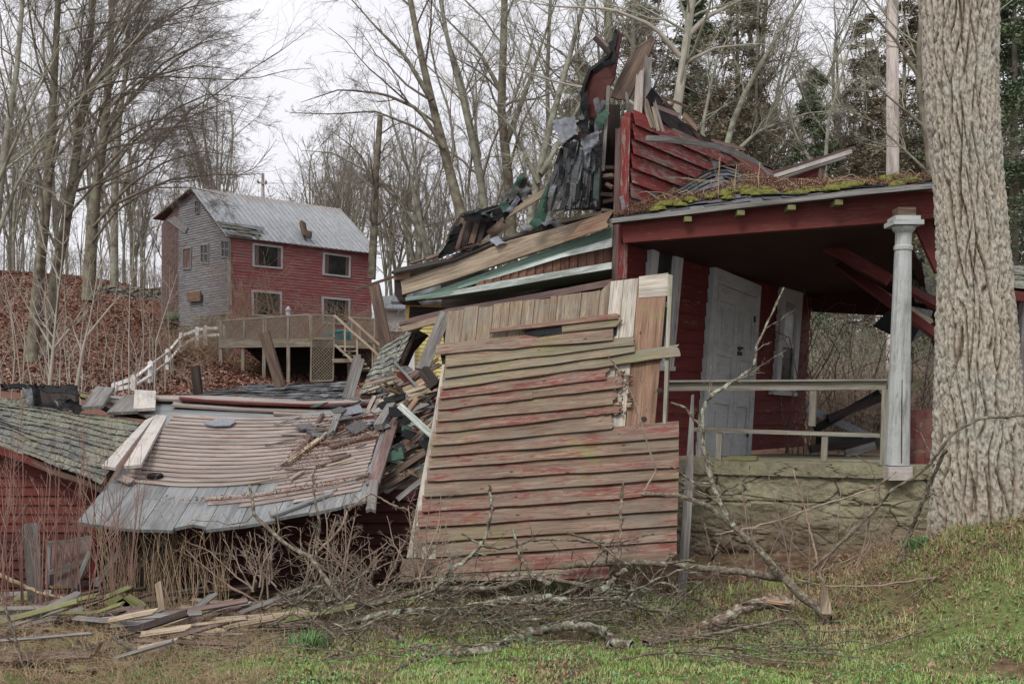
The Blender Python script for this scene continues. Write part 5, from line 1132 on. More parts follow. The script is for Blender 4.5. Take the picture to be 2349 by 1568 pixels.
t1, t2, t3 = c+V((-.45, 0, .1)), c+V((.35, .0, .0)), c+V((.15, .3, 1.0))
mb.tri_prism([P(686, 512, 61.5), P(690, 508, 61.5)+V((0, 0, .1)), P(697, 508, 61.2), P(703, 538, 61.0), P(693, 541, 61.0)], FY, .6); mb.quad(P(700, 527, 61), P(713, 530, 61), P(712, 544, 61), P(701, 543, 61), FY, .4)
obj('roof_vent', mb, M['brown_wood'], fh)
def fwin(pts, mode, seed, fn, nn, shut=True):
    (x0, y0), (x1, y1), (x2, y2), (x3, y3) = pts
    f = lambda u, v, o: fn(lerp(lerp(x0, x1, u), lerp(x3, x2, u), v), lerp(lerp(y0, y1, u), lerp(y3, y2, u), v), o)
    mb = MB(seed)
    for (u0, u1, v0, v1) in ((0, .06, 0, 1), (.94, 1, 0, 1), (.06, .94, 0, .08), (.06, .94, .93, 1)): mb.quad(f(u0, v0, .1), f(u1, v0, .1), f(u1, v1, .1), f(u0, v1, .1), nn, .08)
    wf = obj('window', mb, M['white_paint' if shut else 'house_grey'], fh)
    mb = MB(seed+1); mb.quad(f(.05, .05, .06), f(.95, .05, .06), f(.95, .95, .06), f(.05, .95, .06), nn, .015)
    obj('pane', mb, M['glass_dark' if mode else 'purple_wood'], wf)
    if shut:
        for (u0, u1) in ((.06, .2), (.82, .94)):
            mb = MB(seed+2); mb.quad(f(u0, .08, .085), f(u1, .08, .085), f(u1, .93, .085), f(u0, .93, .085), nn, .03); obj('side_board', mb, M['purple_wood'], wf)
    elif mode:
        mb = MB(seed+2)
        mb.quad(f(.47, .08, .08), f(.53, .08, .08), f(.53, .93, .08), f(.47, .93, .08), nn, .03); mb.quad(f(.06, .47, .08), f(.94, .47, .08), f(.94, .53, .08), f(.06, .53, .08), nn, .02)
        obj('muntin', mb, M['house_grey'], wf)
fwin([(580, 557), (649, 565), (649, 617), (580, 611)], 1, 5100, hw, HN)
fwin([(742, 578), (805, 587), (804, 637), (741, 630)], 1, 5110, hw, HN)
fwin([(578, 664), (647, 670), (647, 728), (579, 724)], 1, 5120, hw, HN)
fwin([(739, 679), (804, 685), (803, 745), (740, 742)], 1, 5130, hw, HN)
fwin([(506, 550), (525, 551), (525, 592), (507, 590)], 1, 5140, hg, -HU, False)
fwin([(458, 559), (477, 558), (477, 606), (459, 603)], 1, 5150, hg, -HU, False)
fwin([(418, 568), (438, 565), (437, 617), (418, 618)], 0, 5160, hg, -HU, False)
fwin([(446, 459), (456, 458), (456, 489), (446, 490)], 1, 5170, hg, -HU, False)
mb = MB(5180); mb.quad(hg(428, 670, .25), hg(458, 668, .25), hg(458, 690, .25), hg(428, 692, .25), -HU, .1); obj('cellar_panel', mb, M['sheath_orange'], fh)
mb = MB(5181); mb.quad(hg(382, 505, .1), hg(402, 496, .1), hg(430, 522, .1), hg(424, 535, .1), -HU, .05); obj('loose_sheet', mb, M['house_grey'], fh)

# ------------------------------------------------------------------ deck with lattice, stairs
dk = thing('wooden_deck', 'raised wooden deck with lattice panels in front of the red farmhouse', 'deck', P(610, 870, 50))
D0, D1, D2, D3 = P(504, 783, 50), P(714, 781, 49), P(860, 786, 51), P(860, 770, 60)
dz = D0.z
for q in (D0, D1, D2, D3): q.z = dz
mb = MB(5200); mb.tri_prism([D0, D1, D2, D3, V((D0.x, 57.5, dz))], V((0, 0, 1)), .12); obj('deck_floor', mb, M['deck_wood'], dk)
mb = MB(5201); mb.strip([D0+V((0, -.05, .08)), D1+V((0, -.05, .08)), D2+V((0, -.05, .08))], [D0+V((0, -.05, -.28)), D1+V((0, -.05, -.28)), D2+V((0, -.05, -.28))], FY, .08); obj('rim_board', mb, M['deck_wood'], dk)
def lattice(name, p00, p10, p11, p01, step, par, seed, m_='deck_wood'):
    mb = MB(seed); ex = p10-p00; ey = p01-p00; W, H = ex.length, ey.length; n = ex.cross(ey).normalized(); n = n if n.y < 0 else -n
    S = lambda x, y, o: lerp(lerp(p00, p10, x/W), lerp(p01, p11, x/W), y/H)+n*o
    for k_, sgn in ((0, 1), (1, -1)):
        t = -H
        while t < W:
            x0, y0, x1, y1 = t, 0, t+H, H
            if x0 < 0: y0 -= x0; x0 = 0
            if x1 > W: y1 -= (x1-W); x1 = W
            if y1-y0 > .02:
                if sgn < 0: y0_, y1_ = H-y0, H-y1
                else: y0_, y1_ = y0, y1
                a_, b_ = S(x0, y0_, .03*k_), S(x1, y1_, .03*k_); mb.plank(a_, b_, .03, .012, face=n, k=1, m=1, jag=(0, 0))
            t += step
    for (xa, ya, xb, yb) in ((0, 0, W, 0), (0, H, W, H), (0, 0, 0, H), (W, 0, W, H)): mb.plank(S(xa, ya, .06), S(xb, yb, .06), .07, .03, face=n, k=1, m=1, jag=(0, 0))
    return obj(name, mb, M[m_], par)
def dp(px, py, d): return P(px, py, d)
xsl = [510, 562, 612, 662, 713]
for i in range(4):
    x0, x1 = xsl[i], xsl[i+1]; d0, d1 = 50-(x0-504)/210, 50-(x1-504)/210; t0, t1 = 735-(x0-510)*.07, 735-(x1-510)*.07
    lattice('lattice_panel', dp(x0, t0, d0), dp(x1-1, t1, d1), dp(x1-1, 779, d1), dp(x0, 779, d0), .125, dk, 5210+i)
lattice('lattice_panel', dp(714, 722, 48.9), dp(765, 724, 49.3), dp(765, 774, 49.3), dp(714, 776, 48.9), .125, dk, 5215)
lattice('lattice_panel', dp(714, 777, 48.8), dp(765, 777, 49.2), dp(763, 872, 49.2), dp(712, 874, 48.8), .14, dk, 5216)
lattice('lattice_panel', dp(806, 728, 50.4), dp(858, 732, 50.8), dp(858, 784, 50.8), dp(806, 782, 50.4), .125, dk, 5217)
lattice('lattice_panel', dp(806, 790, 52), dp(870, 790, 52), dp(870, 850, 52), dp(806, 850, 52), .14, dk, 5218)
for i, (x, yb, d_) in enumerate(((506, 832, 50), (557, 855, 49.8), (605, 870, 49.5), (661, 882, 49.2), (692, 870, 55), (620, 850, 56), (800, 880, 50.2), (860, 870, 51))):
    b_ = P(x, yb, d_); mb = MB(5220+i); mb.quad(V((b_.x-.07, d_, dz)), V((b_.x+.07, d_, dz)), V((b_.x+.07, d_, b_.z-.2)), V((b_.x-.07, d_, b_.z-.2)), FY, .14); obj('deck_post', mb, M['deck_wood'], dk)
    if i < 4: mb = MB(5230+i); mb.quad(V((b_.x-.05, d_-.05, dz+.95)), V((b_.x+.05, d_-.05, dz+.95)), V((b_.x+.05, d_-.05, dz)), V((b_.x-.05, d_-.05, dz)), FY, .1); obj('rail_post', mb, M['deck_wood'], dk)
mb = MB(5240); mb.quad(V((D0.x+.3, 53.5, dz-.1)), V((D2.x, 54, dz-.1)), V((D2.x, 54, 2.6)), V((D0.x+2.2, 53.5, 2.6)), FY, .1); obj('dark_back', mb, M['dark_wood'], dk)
stt = thing('deck_stairs', 'wooden stairs with sloping handrails going down from the deck to the right', 'stairs', P(830, 850, 49))
for i in range(6):
    x = 772+i*7; y = 792+i*10; mb = MB(5250+i); mb.quad(P(x, y, 49.3), P(x+40, y, 49.3), P(x+40, y+4, 49.0), P(x, y+4, 49.0), FY, .3); obj('step', mb, M['deck_wood'], stt)
for i, (x0, y0, x1, y1) in enumerate(((766, 722, 868, 814), (800, 726, 870, 790), (768, 790, 808, 826))): mb = MB(5260+i); mb.plank(P(x0, y0, 48.8), P(x1, y1, 48.4), .10, .06); obj('handrail' if i < 2 else 'stringer', mb, M['tan_beam' if i < 2 else 'deck_wood'], stt)
for i, (x, y0, y1) in enumerate(((791, 745, 805), (819, 766, 862), (858, 772, 850), (826, 745, 790), (855, 800, 860))): mb = MB(5265+i); mb.plank(P(x, y1, 48.7), P(x, y0, 48.7), .08, .06, m=1, jag=(0, 0)); obj('newel', mb, M['tan_beam'], stt)
mb = MB(5270); mb.quad(P(762, 822, 49), P(812, 822, 49), P(812, 831, 49), P(762, 831, 49), FY, 1.0); obj('landing', mb, M['deck_wood'], stt)
mb = MB(5280); mb.lathe(P(661, 724, 49.5), [(.09, 0), (.11, .1), (.11, .22), (.15, .25), (.06, .36), (.02, .42)], 10); single('lantern', mb, M['white_paint'], 'small white lantern post top above the middle of the deck lattice', 'lantern', smooth=True)
mb = MB(5281)
for i in range(7): mb.strip([P(745+q*9, 757+i*4+2*math.sin(q+i), 51+i*.1) for q in range(8)], [P(745+q*9, 760+i*4+2*math.sin(q+i), 51+i*.1) for q in range(8)], FY, .05)
single('teal_tarp', mb, M['teal_plastic'], 'teal folded tarp on the deck behind the lattice near the stairs', 'tarp')
# ------------------------------------------------------------------ white fence, grill, stone wall
wf = thing('white_rail_fence', 'white two-rail fence climbing the leafy hillside to the deck', 'fence', P(345, 881, 50))
fp = [(262, 880, 903, 42), (306, 862, 902, 46), (345, 830, 883, 50), (383, 802, 854, 53.5), (415, 764, 815, 56.5), (452, 751, 790, 59), (471, 748, 786, 59), (512, 748, 782, 58)]
fp = [(x, y0, y1, min(57.0, hit(x, y1-3))) for x, y0, y1, d_ in fp]
for i, (x, y0, y1, d_) in enumerate(fp):
    t = P(x, y0, d_); b_ = P(x, y1+6, d_); mb = MB(5300+i); mb.quad(t+V((-.09, -.03, 0)), t+V((.09, -.03, 0)), b_+V((.09, -.03, 0)), b_+V((-.09, -.03, 0)), FY, .1); mb.tri_prism([t+V((-.09, -.03, 0)), t+V((.09, -.03, 0)), t+V((0, -.03, .07))], FY, .1)
    obj('post', mb, M['white_fence_paint'], wf)
    if i < len(fp)-1:
        x2, y2, y3, d2 = fp[i+1]
        for k_, o in enumerate((.12, .55)):
            if i == 5: pass
            mb = MB(5320+i*2+k_); mb.plank(P(x, y0+o*(y1-y0), d_+.02), P(x2, y2+o*(y3-y2), d2+.02), .14, .04, k=1, m=1, jag=(0, 0)); obj('rail', mb, M['white_fence_paint'], wf)
hg_ = min(64., hit(397, 757))
gr = thing('barrel_grill', 'old dark green barrel grill standing on the hillside above the white fence', 'grill', P(397, 752, hg_))
gc = P(398, 727, hg_-.5)
mb = MB(5350); X = V((1, .1, 0)).normalized(); mb.lathe(gc-X*.42, [(.0, 0), (.26, 0), (.28, .02), (.28, .82), (.26, .84), (0, .84)], 20, X); obj('drum', mb, M['moss_drum'] if 'moss_drum' in M else simple('moss_drum', [(.3, (.06, .075, .04)), (.7, (.13, .15, .09))], 4), gr, smooth=True)
mb = MB(5351); mb.quad(gc+V((-.75, -.3, -.16)), gc+V((-.42, -.3, -.16)), gc+V((-.42, -.3, -.2)), gc+V((-.75, -.3, -.2)), FY, .4); mb.box(gc+V((.0, 0, -.28)), .85, .5, .12); obj('tray', mb, M['black_iron'], gr)
for i, (x, y) in enumerate(((-.35, -.2), (.35, -.2), (-.35, .2), (.35, .2))): mb = MB(5352+i); mb.box(gc+V((x, y, -.55)), .05, .05, .6); obj('leg', mb, M['black_iron'], gr)
mb = MB(5360); sw0, sw1 = P(195, 665, 68), P(398, 672, 66)
base = len(mb.v); KS, KZ = 120, 14
for j in range(KZ+1):
    for i in range(KS+1):
        t = i/KS; g_ = lerp(sw0, sw1, t); zt = P(195+203*t, 652+14*t+3*math.sin(t*20), 67).z; zb = gzf(g_.x, g_.y)-.2; z = lerp(zt, min(zb, zt-.3), j/KZ)
        mb.v.append(V((g_.x, g_.y-.18*noise.noise(V((g_.x*1.6, z*4.5, 2)))-.1*(noise.noise(V((g_.x*4, z*11, 2))) > 0), z)))
for j in range(KZ):
    for i in range(KS): mb.face((base+j*(KS+1)+i, base+j*(KS+1)+i+1, base+(j+1)*(KS+1)+i+1, base+(j+1)*(KS+1)+i), ((0, 0),)*4)
mb.quad(sw0+V((0, .1, .4)), sw1+V((0, .1, .0)), sw1+V((0, .1, -1)), sw0+V((0, .1, -1)), FY, .8)
single('dry_stone_wall', mb, M['stone_dark'], 'dark dry stone wall on the hillside left of the farmhouse', 'stone wall')
# ------------------------------------------------------------------ other buildings
yh = thing('yellow_house', 'yellow clapboard house partly hidden behind the leaning wall', 'house', P(970, 860, 36))
mb = MB(5400); y0, y1 = P(930, 690, 36), P(1130, 690, 36)
for i in range(22):
    z1 = P(930, 690+i*9, 36).z; z0 = P(930, 690+(i+1)*9, 36).z
    mb.strip([V((y0.x, 36, z1)), V((y1.x, 36.3, z1))], [V((y0.x, 35.97, z0)), V((y1.x, 36.27, z0))], FY, .03)
obj('wall', mb, M['yellow_siding'], yh)
mb = MB(5401); mb.quad(V((y0.x, 36.05, 5.0)), V((y0.x-.2, 42, 5.0)), V((y0.x-.2, 42, 2)), V((y0.x, 36.05, 2)), V((-1, 0, 0)), .1); obj('side_wall', mb, M['yellow_siding'], yh)
mb = MB(5402); mb.quad(V((y0.x-.4, 39, 6.3)), V((y1.x+.4, 39, 6.3)), V((y1.x+.4, 35.5, 4.95)), V((y0.x-.4, 35.5, 4.95)), V((0, -.4, .9)), .1); obj('roof', mb, M['shingle_grey'], yh)
mb = MB(5403); mb.quad(P(938, 770, 35.7), P(951, 770, 35.7), P(951, 850, 35.7), P(938, 850, 35.7), FY, .1); obj('corner_board', mb, M['white_paint'], yh)
wh = thing('white_shed', 'small pale shed with grey roof between the farmhouse and the yellow house', 'shed', P(890, 740, 58))
mb = MB(5410); mb.quad(P(868, 705, 58), P(925, 705, 58), P(925, 760, 58), P(868, 760, 58), FY, 3); obj('wall', mb, M['white_paint'], wh)
mb = MB(5411); mb.quad(P(862, 680, 61), P(930, 676, 61), P(932, 708, 57.5), P(862, 706, 57.5), V((0, -.4, .9)), .12); obj('roof', mb, M['metal_grey'], wh)
rs2, _ = roof_thing('side_shed_roof', 'lichen-covered shed roof at the right edge behind the big tree', [(2290, 610, 14.5), (2700, 640, 14.5), (2700, 715, 12.6), (2290, 655, 12.8)], 6, 16, 'shingle_moss', 5420)
one('fascia', rs2, 'red_beam', 5430, lambda b: b.quad(P(2290, 660, 12.7), P(2700, 722, 12.6), P(2700, 745, 12.6), P(2290, 682, 12.7), FY, .06))
one('shed_post', rs2, 'brown_wood', 5431, lambda b: b.plank(P(2330, 920, 12.9), P(2347, 690, 12.9), .09, .09))
one('shed_post', rs2, 'grey_wood', 5432, lambda b: b.plank(P(2345, 980, 12.8), P(2356, 690, 12.8), .09, .09))
for i_, (x_, d_) in enumerate(((2560, 12.9), (2690, 12.9), (2690, 14.3), (2320, 14.3))): one('shed_post', rs2, 'brown_wood', 5435+i_, lambda b: b.plank(P(x_, 990, d_), P(x_, 700, d_), .09, .09))
# fallen roofing seen between the column and the big tree
fr = thing('fallen_lichen_roof', 'dark broken roofing with pale lichen between the porch column and the big tree', 'roof piece', P(2110, 700, 13.5))
for i, (pts, m_, d_) in enumerate((([(2085, 590), (2115, 578), (2160, 590), (2165, 700), (2100, 690), (2080, 640)], 'shingle_moss', 13.6), ([(2083, 600), (2118, 592), (2128, 620), (2105, 640), (2083, 635)], 'tar', 13.4), ([(2004, 745), (2060, 690), (2085, 700), (2085, 760), (2050, 768)], 'tar', 13.3), ([(2080, 700), (2140, 712), (2125, 760), (2090, 782), (2080, 770)], 'shingle_grey', 13.2), ([(2088, 745), (2115, 740), (2088, 790)], 'tar', 13.0), ([(2115, 600), (2165, 640), (2165, 690), (2125, 670)], 'shingle_moss', 13.3), ([(2130, 738), (2160, 745), (2158, 800), (2140, 790)], 'tar', 12.6))):
    mbb = MB(5450+i); mbb.cu = .2+.1*i; mbb.tri_prism([P(x, y, d_+(y-700)*.002) for x, y in pts], V((-.2, -.8, .5)).normalized(), .03); obj('roofing_slab', mbb, M[m_], fr)
dbp = thing('porch_junk_heap', 'heap of dark junk boards and a green box on the back of the porch floor', 'junk', P(1950, 1050, 14))
one('green_box', dbp, 'shingle_green', 5470, lambda b: b.quad(P(1895, 1003, 15), P(2015, 1003, 15), P(2015, 1030, 15), P(1895, 1032, 15), FY, .5))
for i, (x0, y0, x1, y1, m_) in enumerate(((1850, 935, 1995, 1000, 'metal_grey'), (1870, 985, 2020, 900, 'tar'), (1860, 1030, 2010, 1010, 'dark_wood'), (1940, 1040, 2010, 1020, 'grey_wood'), (2080, 890, 2115, 875, 'mossy_wood'), (1900, 960, 2040, 905, 'dark_wood'))): one('board', dbp, m_, 5471+i, lambda b: b.plank(P(x0, y0, 14.6), P(x1, y1, 14.9), .10, .03))
# ------------------------------------------------------------------ utility poles and wires
def pole(nm, lab, x0, y0, x1, y1, d_, r_, m_):
    mb = MB(int(x0)); b_, t = P(x0, y0, d_), P(x1, y1, d_); ax_ = (t-b_).normalized(); mb.lathe(b_, [(r_, 0), (r_*.82, (t-b_).length)], 14, ax_); return single(nm, mb, M[m_], lab, 'utility pole', smooth=True)
pole('utility_pole', 'thick pale wooden utility pole rising behind the mossy porch roof beside the big tree', 2049, 900, 2046, -400, 26, .155, 'pole_wood')
up = thing('utility_pole', 'distant utility pole with small insulators behind the farmhouse roof', 'utility pole', P(603, 700, 82))
mb = MB(5480); mb.lathe(P(603, 700, 82), [(.15, 0), (.11, 9.5)], 8); obj('pole', mb, M['pole_wood'], up)
mb = MB(5481); mb.plank(P(590, 418, 81.8), P(612, 421, 81.8), .12, .1); obj('crossarm', mb, M['pole_wood'], up)
for i, x in enumerate((592, 610)): mb = MB(5482+i); mb.lathe(P(x, 420, 81.7), [(.06, 0), (.08, .12), (.03, .22)], 8); obj('insulator', mb, M['metal_grey'], up)
for i, (a_, b_) in enumerate((((866, 590, 66), (1250, 592, 66)), ((612, 420, 81.8), (1100, 380, 90)), ((2290, 500, 30), (2700, 440, 30)), ((2290, 506, 30), (2700, 450, 30)))):
    p_, q_ = P(*a_), P(*b_); pts = np.array([lerp(p_, q_, t/16)-V((0, 0, .5*math.sin(math.pi*t/16))) for t in range(17)])[None]
    v_, qd = tubes(pts, np.full((1, 17), .018), 3); c_ = v_[0].copy()
    tag(obj('power_line', mesh_np('power_line', v_-c_, quads=qd), M['wire']), ['thin power line from the farmhouse eave toward the right', 'faint power line running from the distant pole into the trees', 'upper of two cables at the right edge behind the big tree', 'lower of two cables at the right edge behind the big tree'][i], 'cable').location = V(c_)

# ------------------------------------------------------------------ the big furrowed tree at the right
def big_tree():
    D = 9.3; prof = [(-500, 2200, 132), (0, 2203, 166), (200, 2205, 156), (400, 2220, 146), (600, 2235, 156), (800, 2241, 178), (1000, 2245, 196), (1120, 2248, 214), (1200, 2252, 226), (1260, 2256, 250), (1330, 2262, 290)]
    pr = np.array(prof, float); NT, NZ = 400, 760
    py = np.linspace(-500, 1330, NZ); cx = np.interp(py, pr[:, 0], pr[:, 1]); wd = np.interp(py, pr[:, 0], pr[:, 2])
    k = np.ones(25)/25; cx = np.convolve(np.pad(cx, 12, 'edge'), k, 'valid'); wd = np.convolve(np.pad(wd, 12, 'edge'), k, 'valid')
    X = (cx-CX)/F*D; Z = EYE+(HY-py)/F*D; Rr = wd/2/F*D
    th = np.linspace(0, 2*np.pi, NT, endpoint=False); vs = np.empty((NZ, NT, 3)); hh = np.empty((NZ, NT))
    for j in range(NZ):
        z = Z[j]
        for i in range(NT):
            c, s = math.cos(th[i]), math.sin(th[i]); R0 = .36
            wx = noise.noise(V((c*1.6, s*1.6, z*1.5+9))); wy = noise.noise(V((c*3.4, s*3.4, z*3.1+40)))
            ph = 23*th[i]/6.28318; w1 = .75*wx+.4*wy
            h1 = abs(math.sin(math.pi*(ph+1.5*z+w1))); h2 = abs(math.sin(math.pi*(ph-1.45*z+w1*.6-.8*noise.noise(V((c*2.2, s*2.2, z*2.0+70))))))
            f1 = noise.noise(V((c*4.2, s*4.2, z*2.6+20))); f2 = noise.noise(V((c*4.2, s*4.2, z*2.6+90)))
            h1 = max(h1, f1*2.2); h2 = max(h2, f2*2.2); e = min(h1, h2)
            q2 = V((c*R0*44+wx*2, s*R0*44, z*6+wy*2)); d2, _ = noise.voronoi(q2); e2 = d2[1]-d2[0]
            f3 = noise.fractal(V((c*R0*55, s*R0*55, z*17)), .8, 2.1, 4)
            h = max(0, min(1, e*1.9))**.75*.66+min(1, e2*3.5)*.17+.17*min(1, max(0, .5+f3))
            hh[j, i] = h
            fl = 1.0+ (.09*math.sin(th[i]*5+1)*max(0, (1.0-z)*.9) if z < 1.0 else 0)
            r = Rr[j]*fl*.96+.070*h-.048+.010*f3
            vs[j, i] = (X[j]+r*c, D+r*s, z)
    idx = np.arange(NZ*NT).reshape(NZ, NT)
    qd = np.stack([idx[:-1], np.roll(idx[:-1], -1, 1), np.roll(idx[1:], -1, 1), idx[1:]], -1).reshape(-1, 4)
    loc = np.array((X[-40], D, Z[-40])); t = thing('big_tree', 'massive pale tree trunk with deeply furrowed bark at the right side', 'tree', V(loc))
    hv = hh.ravel()[qd.ravel()]
    obj('trunk', mesh_np('trunk', vs.reshape(-1, 3)-loc, quads=qd, uvs=np.stack([hv, hv], 1), smooth=True), M['bark_big'], t)
    # second stem fused behind on the left
    py = np.linspace(-500, 640, 240); X2 = (np.interp(py, [-500, 0, 400, 640], [2118, 2142, 2172, 2205])-CX)/F*9.62; Z2 = EYE+(HY-py)/F*9.62; NT2 = 110
    v2 = np.empty((240, NT2, 3)); h2 = np.empty((240, NT2)); th2 = np.linspace(0, 2*np.pi, NT2, endpoint=False)
    for j in range(240):
        for i in range(NT2):
            c, s = math.cos(th2[i]), math.sin(th2[i]); wx = noise.noise(V((c, s, Z2[j]*2)))
            ds, _ = noise.voronoi(V((c*2.6+wx*.6, s*2.6, Z2[j]*2.6+30))); h = min(1, (ds[1]-ds[0])*2.2)**.7; h2[j, i] = h
            r = .105+.03*h; v2[j, i] = (X2[j]+r*c, 9.62+r*s, Z2[j])
    idx = np.arange(240*NT2).reshape(240, NT2); qd = np.stack([idx[:-1], np.roll(idx[:-1], -1, 1), np.roll(idx[1:], -1, 1), idx[1:]], -1).reshape(-1, 4); hv = h2.ravel()[qd.ravel()]
    obj('second_stem', mesh_np('second_stem', v2.reshape(-1, 3)-loc, quads=qd, uvs=np.stack([hv, hv], 1), smooth=True), M['bark_big'], t)
big_tree()

# ------------------------------------------------------------------ large bare trees with their own shapes
def pp(pts, d, dd=0.0): n = len(pts); return [tuple(P(x, y, d+dd*i/(n-1))) for i, (x, y) in enumerate(pts)]
def pr_(w0, w1, n, d): return [lerp(w0, w1, (i/(n-1))**.8)/2/F*d for i in range(n)]
def bigbare(name, label, d, mains, seed, bias=(0, 0, .1), group=None, mt='bark_bg', mw='twig_bg', m1=13, m2=7, m3=6, l1=.5, t0=.3, wig=.16, m4=0, ang1=48, lm=2.5, r3=.004):
    ms = []
    for pts, w0, w1, dd in mains:
        q_, r_ = pp(pts, d, dd), pr_(w0, min(w1, 1.2) if w1 < 7 else w1, len(pts), d)
        if w1 >= 7 and pts[-1][1] < 20:      # carry the stem on above the frame to a thin tip
            a_, b_ = np.array(q_[-2]), np.array(q_[-1]); e_ = (b_-a_)/np.linalg.norm(b_-a_)*4.5; q_ += [tuple(b_+e_*.5+[.2, 0, 0]), tuple(b_+e_)]; r_ += [r_[-1]*.6, .01]
        ms.append((q_, r_))
    lv = [dict(m=m1, tr=(t0, .98), lf=l1, ang=ang1, K=9, wig=wig, bias=bias, rf=.34, rmin=.011, end=.2, sides=4, lmin=lm),
          dict(m=m2, tr=(.15, .98), lf=.48, ang=34, K=6, wig=.15, bias=(bias[0]*.5, bias[1]*.5, bias[2]*.4), rf=.5, rmin=.006, end=.35, sides=3),
          dict(m=m3, tr=(.1, 1), lf=.55, ang=36, K=4, wig=.2, bias=(0, 0, .05), rf=.55, rmin=r3*.9, end=.5, sides=3)]
    if m4: lv.append(dict(m=m4, tr=(.1, 1), lf=.55, ang=36, K=3, wig=.2, bias=(0, 0, .05), rf=.6, rmin=r3*.6, end=.6, sides=3))
    return plant(name, label, 'tree', ms, lv, M[mt], M[mw], seed, group, sides=9)
bigbare('bare_tree', 'leftmost tall bare tree on the leafy slope, its foot nearest the red shed', 42,
        [([(72, 840), (88, 640), (105, 480), (118, 300), (126, 150), (135, -40), (140, -300)], 31, 10, 1), ([(88, 640), (98, 470), (70, 300), (30, 140), (-20, -40)], 13, 5, -1), ([(112, 420), (150, 260), (180, 120), (200, -80)], 10, 4, 1), ([(100, 520), (60, 420), (10, 340), (-60, 280)], 8, 3, 1)], 1, bias=(.35, 0, .25), m4=3, m2=9, m3=7, m1=20, mt='bark_dark')
bigbare('bare_tree', 'leaning dark bare tree just right of the leftmost tree on the slope', 43,
        [([(108, 830), (128, 620), (158, 480), (176, 350), (195, 210), (210, 60), (225, -150)], 31, 10, 1), ([(150, 500), (190, 380), (235, 250), (290, 120), (350, -20)], 13, 4, 2), ([(186, 280), (235, 150), (300, 40), (380, -60)], 10, 4, -1), ([(165, 420), (240, 330), (330, 280), (430, 262), (540, 255)], 8, 3, 1), ([(195, 210), (270, 120), (370, 60), (480, 40)], 8, 3, 1), ([(150, 500), (220, 420), (310, 370), (420, 350)], 7, 3, -1)], 2, bias=(.5, 0, .12), m4=3, m2=9, m3=7, m1=20, mt='bark_dark', t0=.25, l1=.55)
bigbare('bare_tree', 'reddish bare tree left of the farmhouse, its sweeping branches reaching over the roof', 52,
        [([(203, 690), (208, 560), (222, 420), (240, 300), (250, 170), (256, 40), (262, -160)], 32, 11, 1), ([(235, 330), (300, 220), (380, 140), (470, 95), (560, 80)], 9, 3, 2), ([(225, 430), (300, 330), (400, 250), (480, 215), (575, 225)], 9, 3, 2), ([(250, 180), (320, 90), (420, 20), (530, 0)], 9, 3, 2),
         ([(215, 520), (290, 430), (380, 370), (470, 345), (555, 365)], 8, 3, 1), ([(245, 250), (330, 180), (450, 150), (545, 160)], 8, 3, 1), ([(208, 560), (270, 480), (350, 430), (440, 430), (520, 450)], 7, 3, -2), ([(250, 90), (330, 10), (440, -50), (540, -70)], 8, 3, 1), ([(228, 400), (320, 300), (430, 290), (540, 310)], 7, 3, -1), ([(240, 290), (340, 190), (440, 110), (520, 60)], 8, 3, 1)], 3, bias=(.45, 0, .05), m4=3, m1=15, m2=9, m3=7, t0=.12, l1=.42, mt='bark_dark', lm=2.0)
bigbare('bare_tree', 'slim bare tree standing behind the three large trunks on the left slope', 58,
        [([(262, 660), (262, 480), (270, 300), (290, 150), (300, -60)], 20, 8, 1), ([(264, 480), (310, 350), (360, 250), (430, 190)], 10, 3, 0)], 4, bias=(.3, 0, .2), m4=0, mt='bark_bg')
bigbare('bare_tree', 'bare tree at the far left edge with branches fanning toward the sky', 36, [([(-30, 850), (-20, 600), (10, 350), (40, 150), (60, -100)], 26, 8, 1), ([(-15, 560), (40, 420), (110, 310), (190, 240)], 12, 3, 1), ([(-40, 500), (20, 360), (90, 200), (150, 90)], 12, 3, -1)], 5, bias=(.3, 0, .2), m4=0, mw='twig_green')
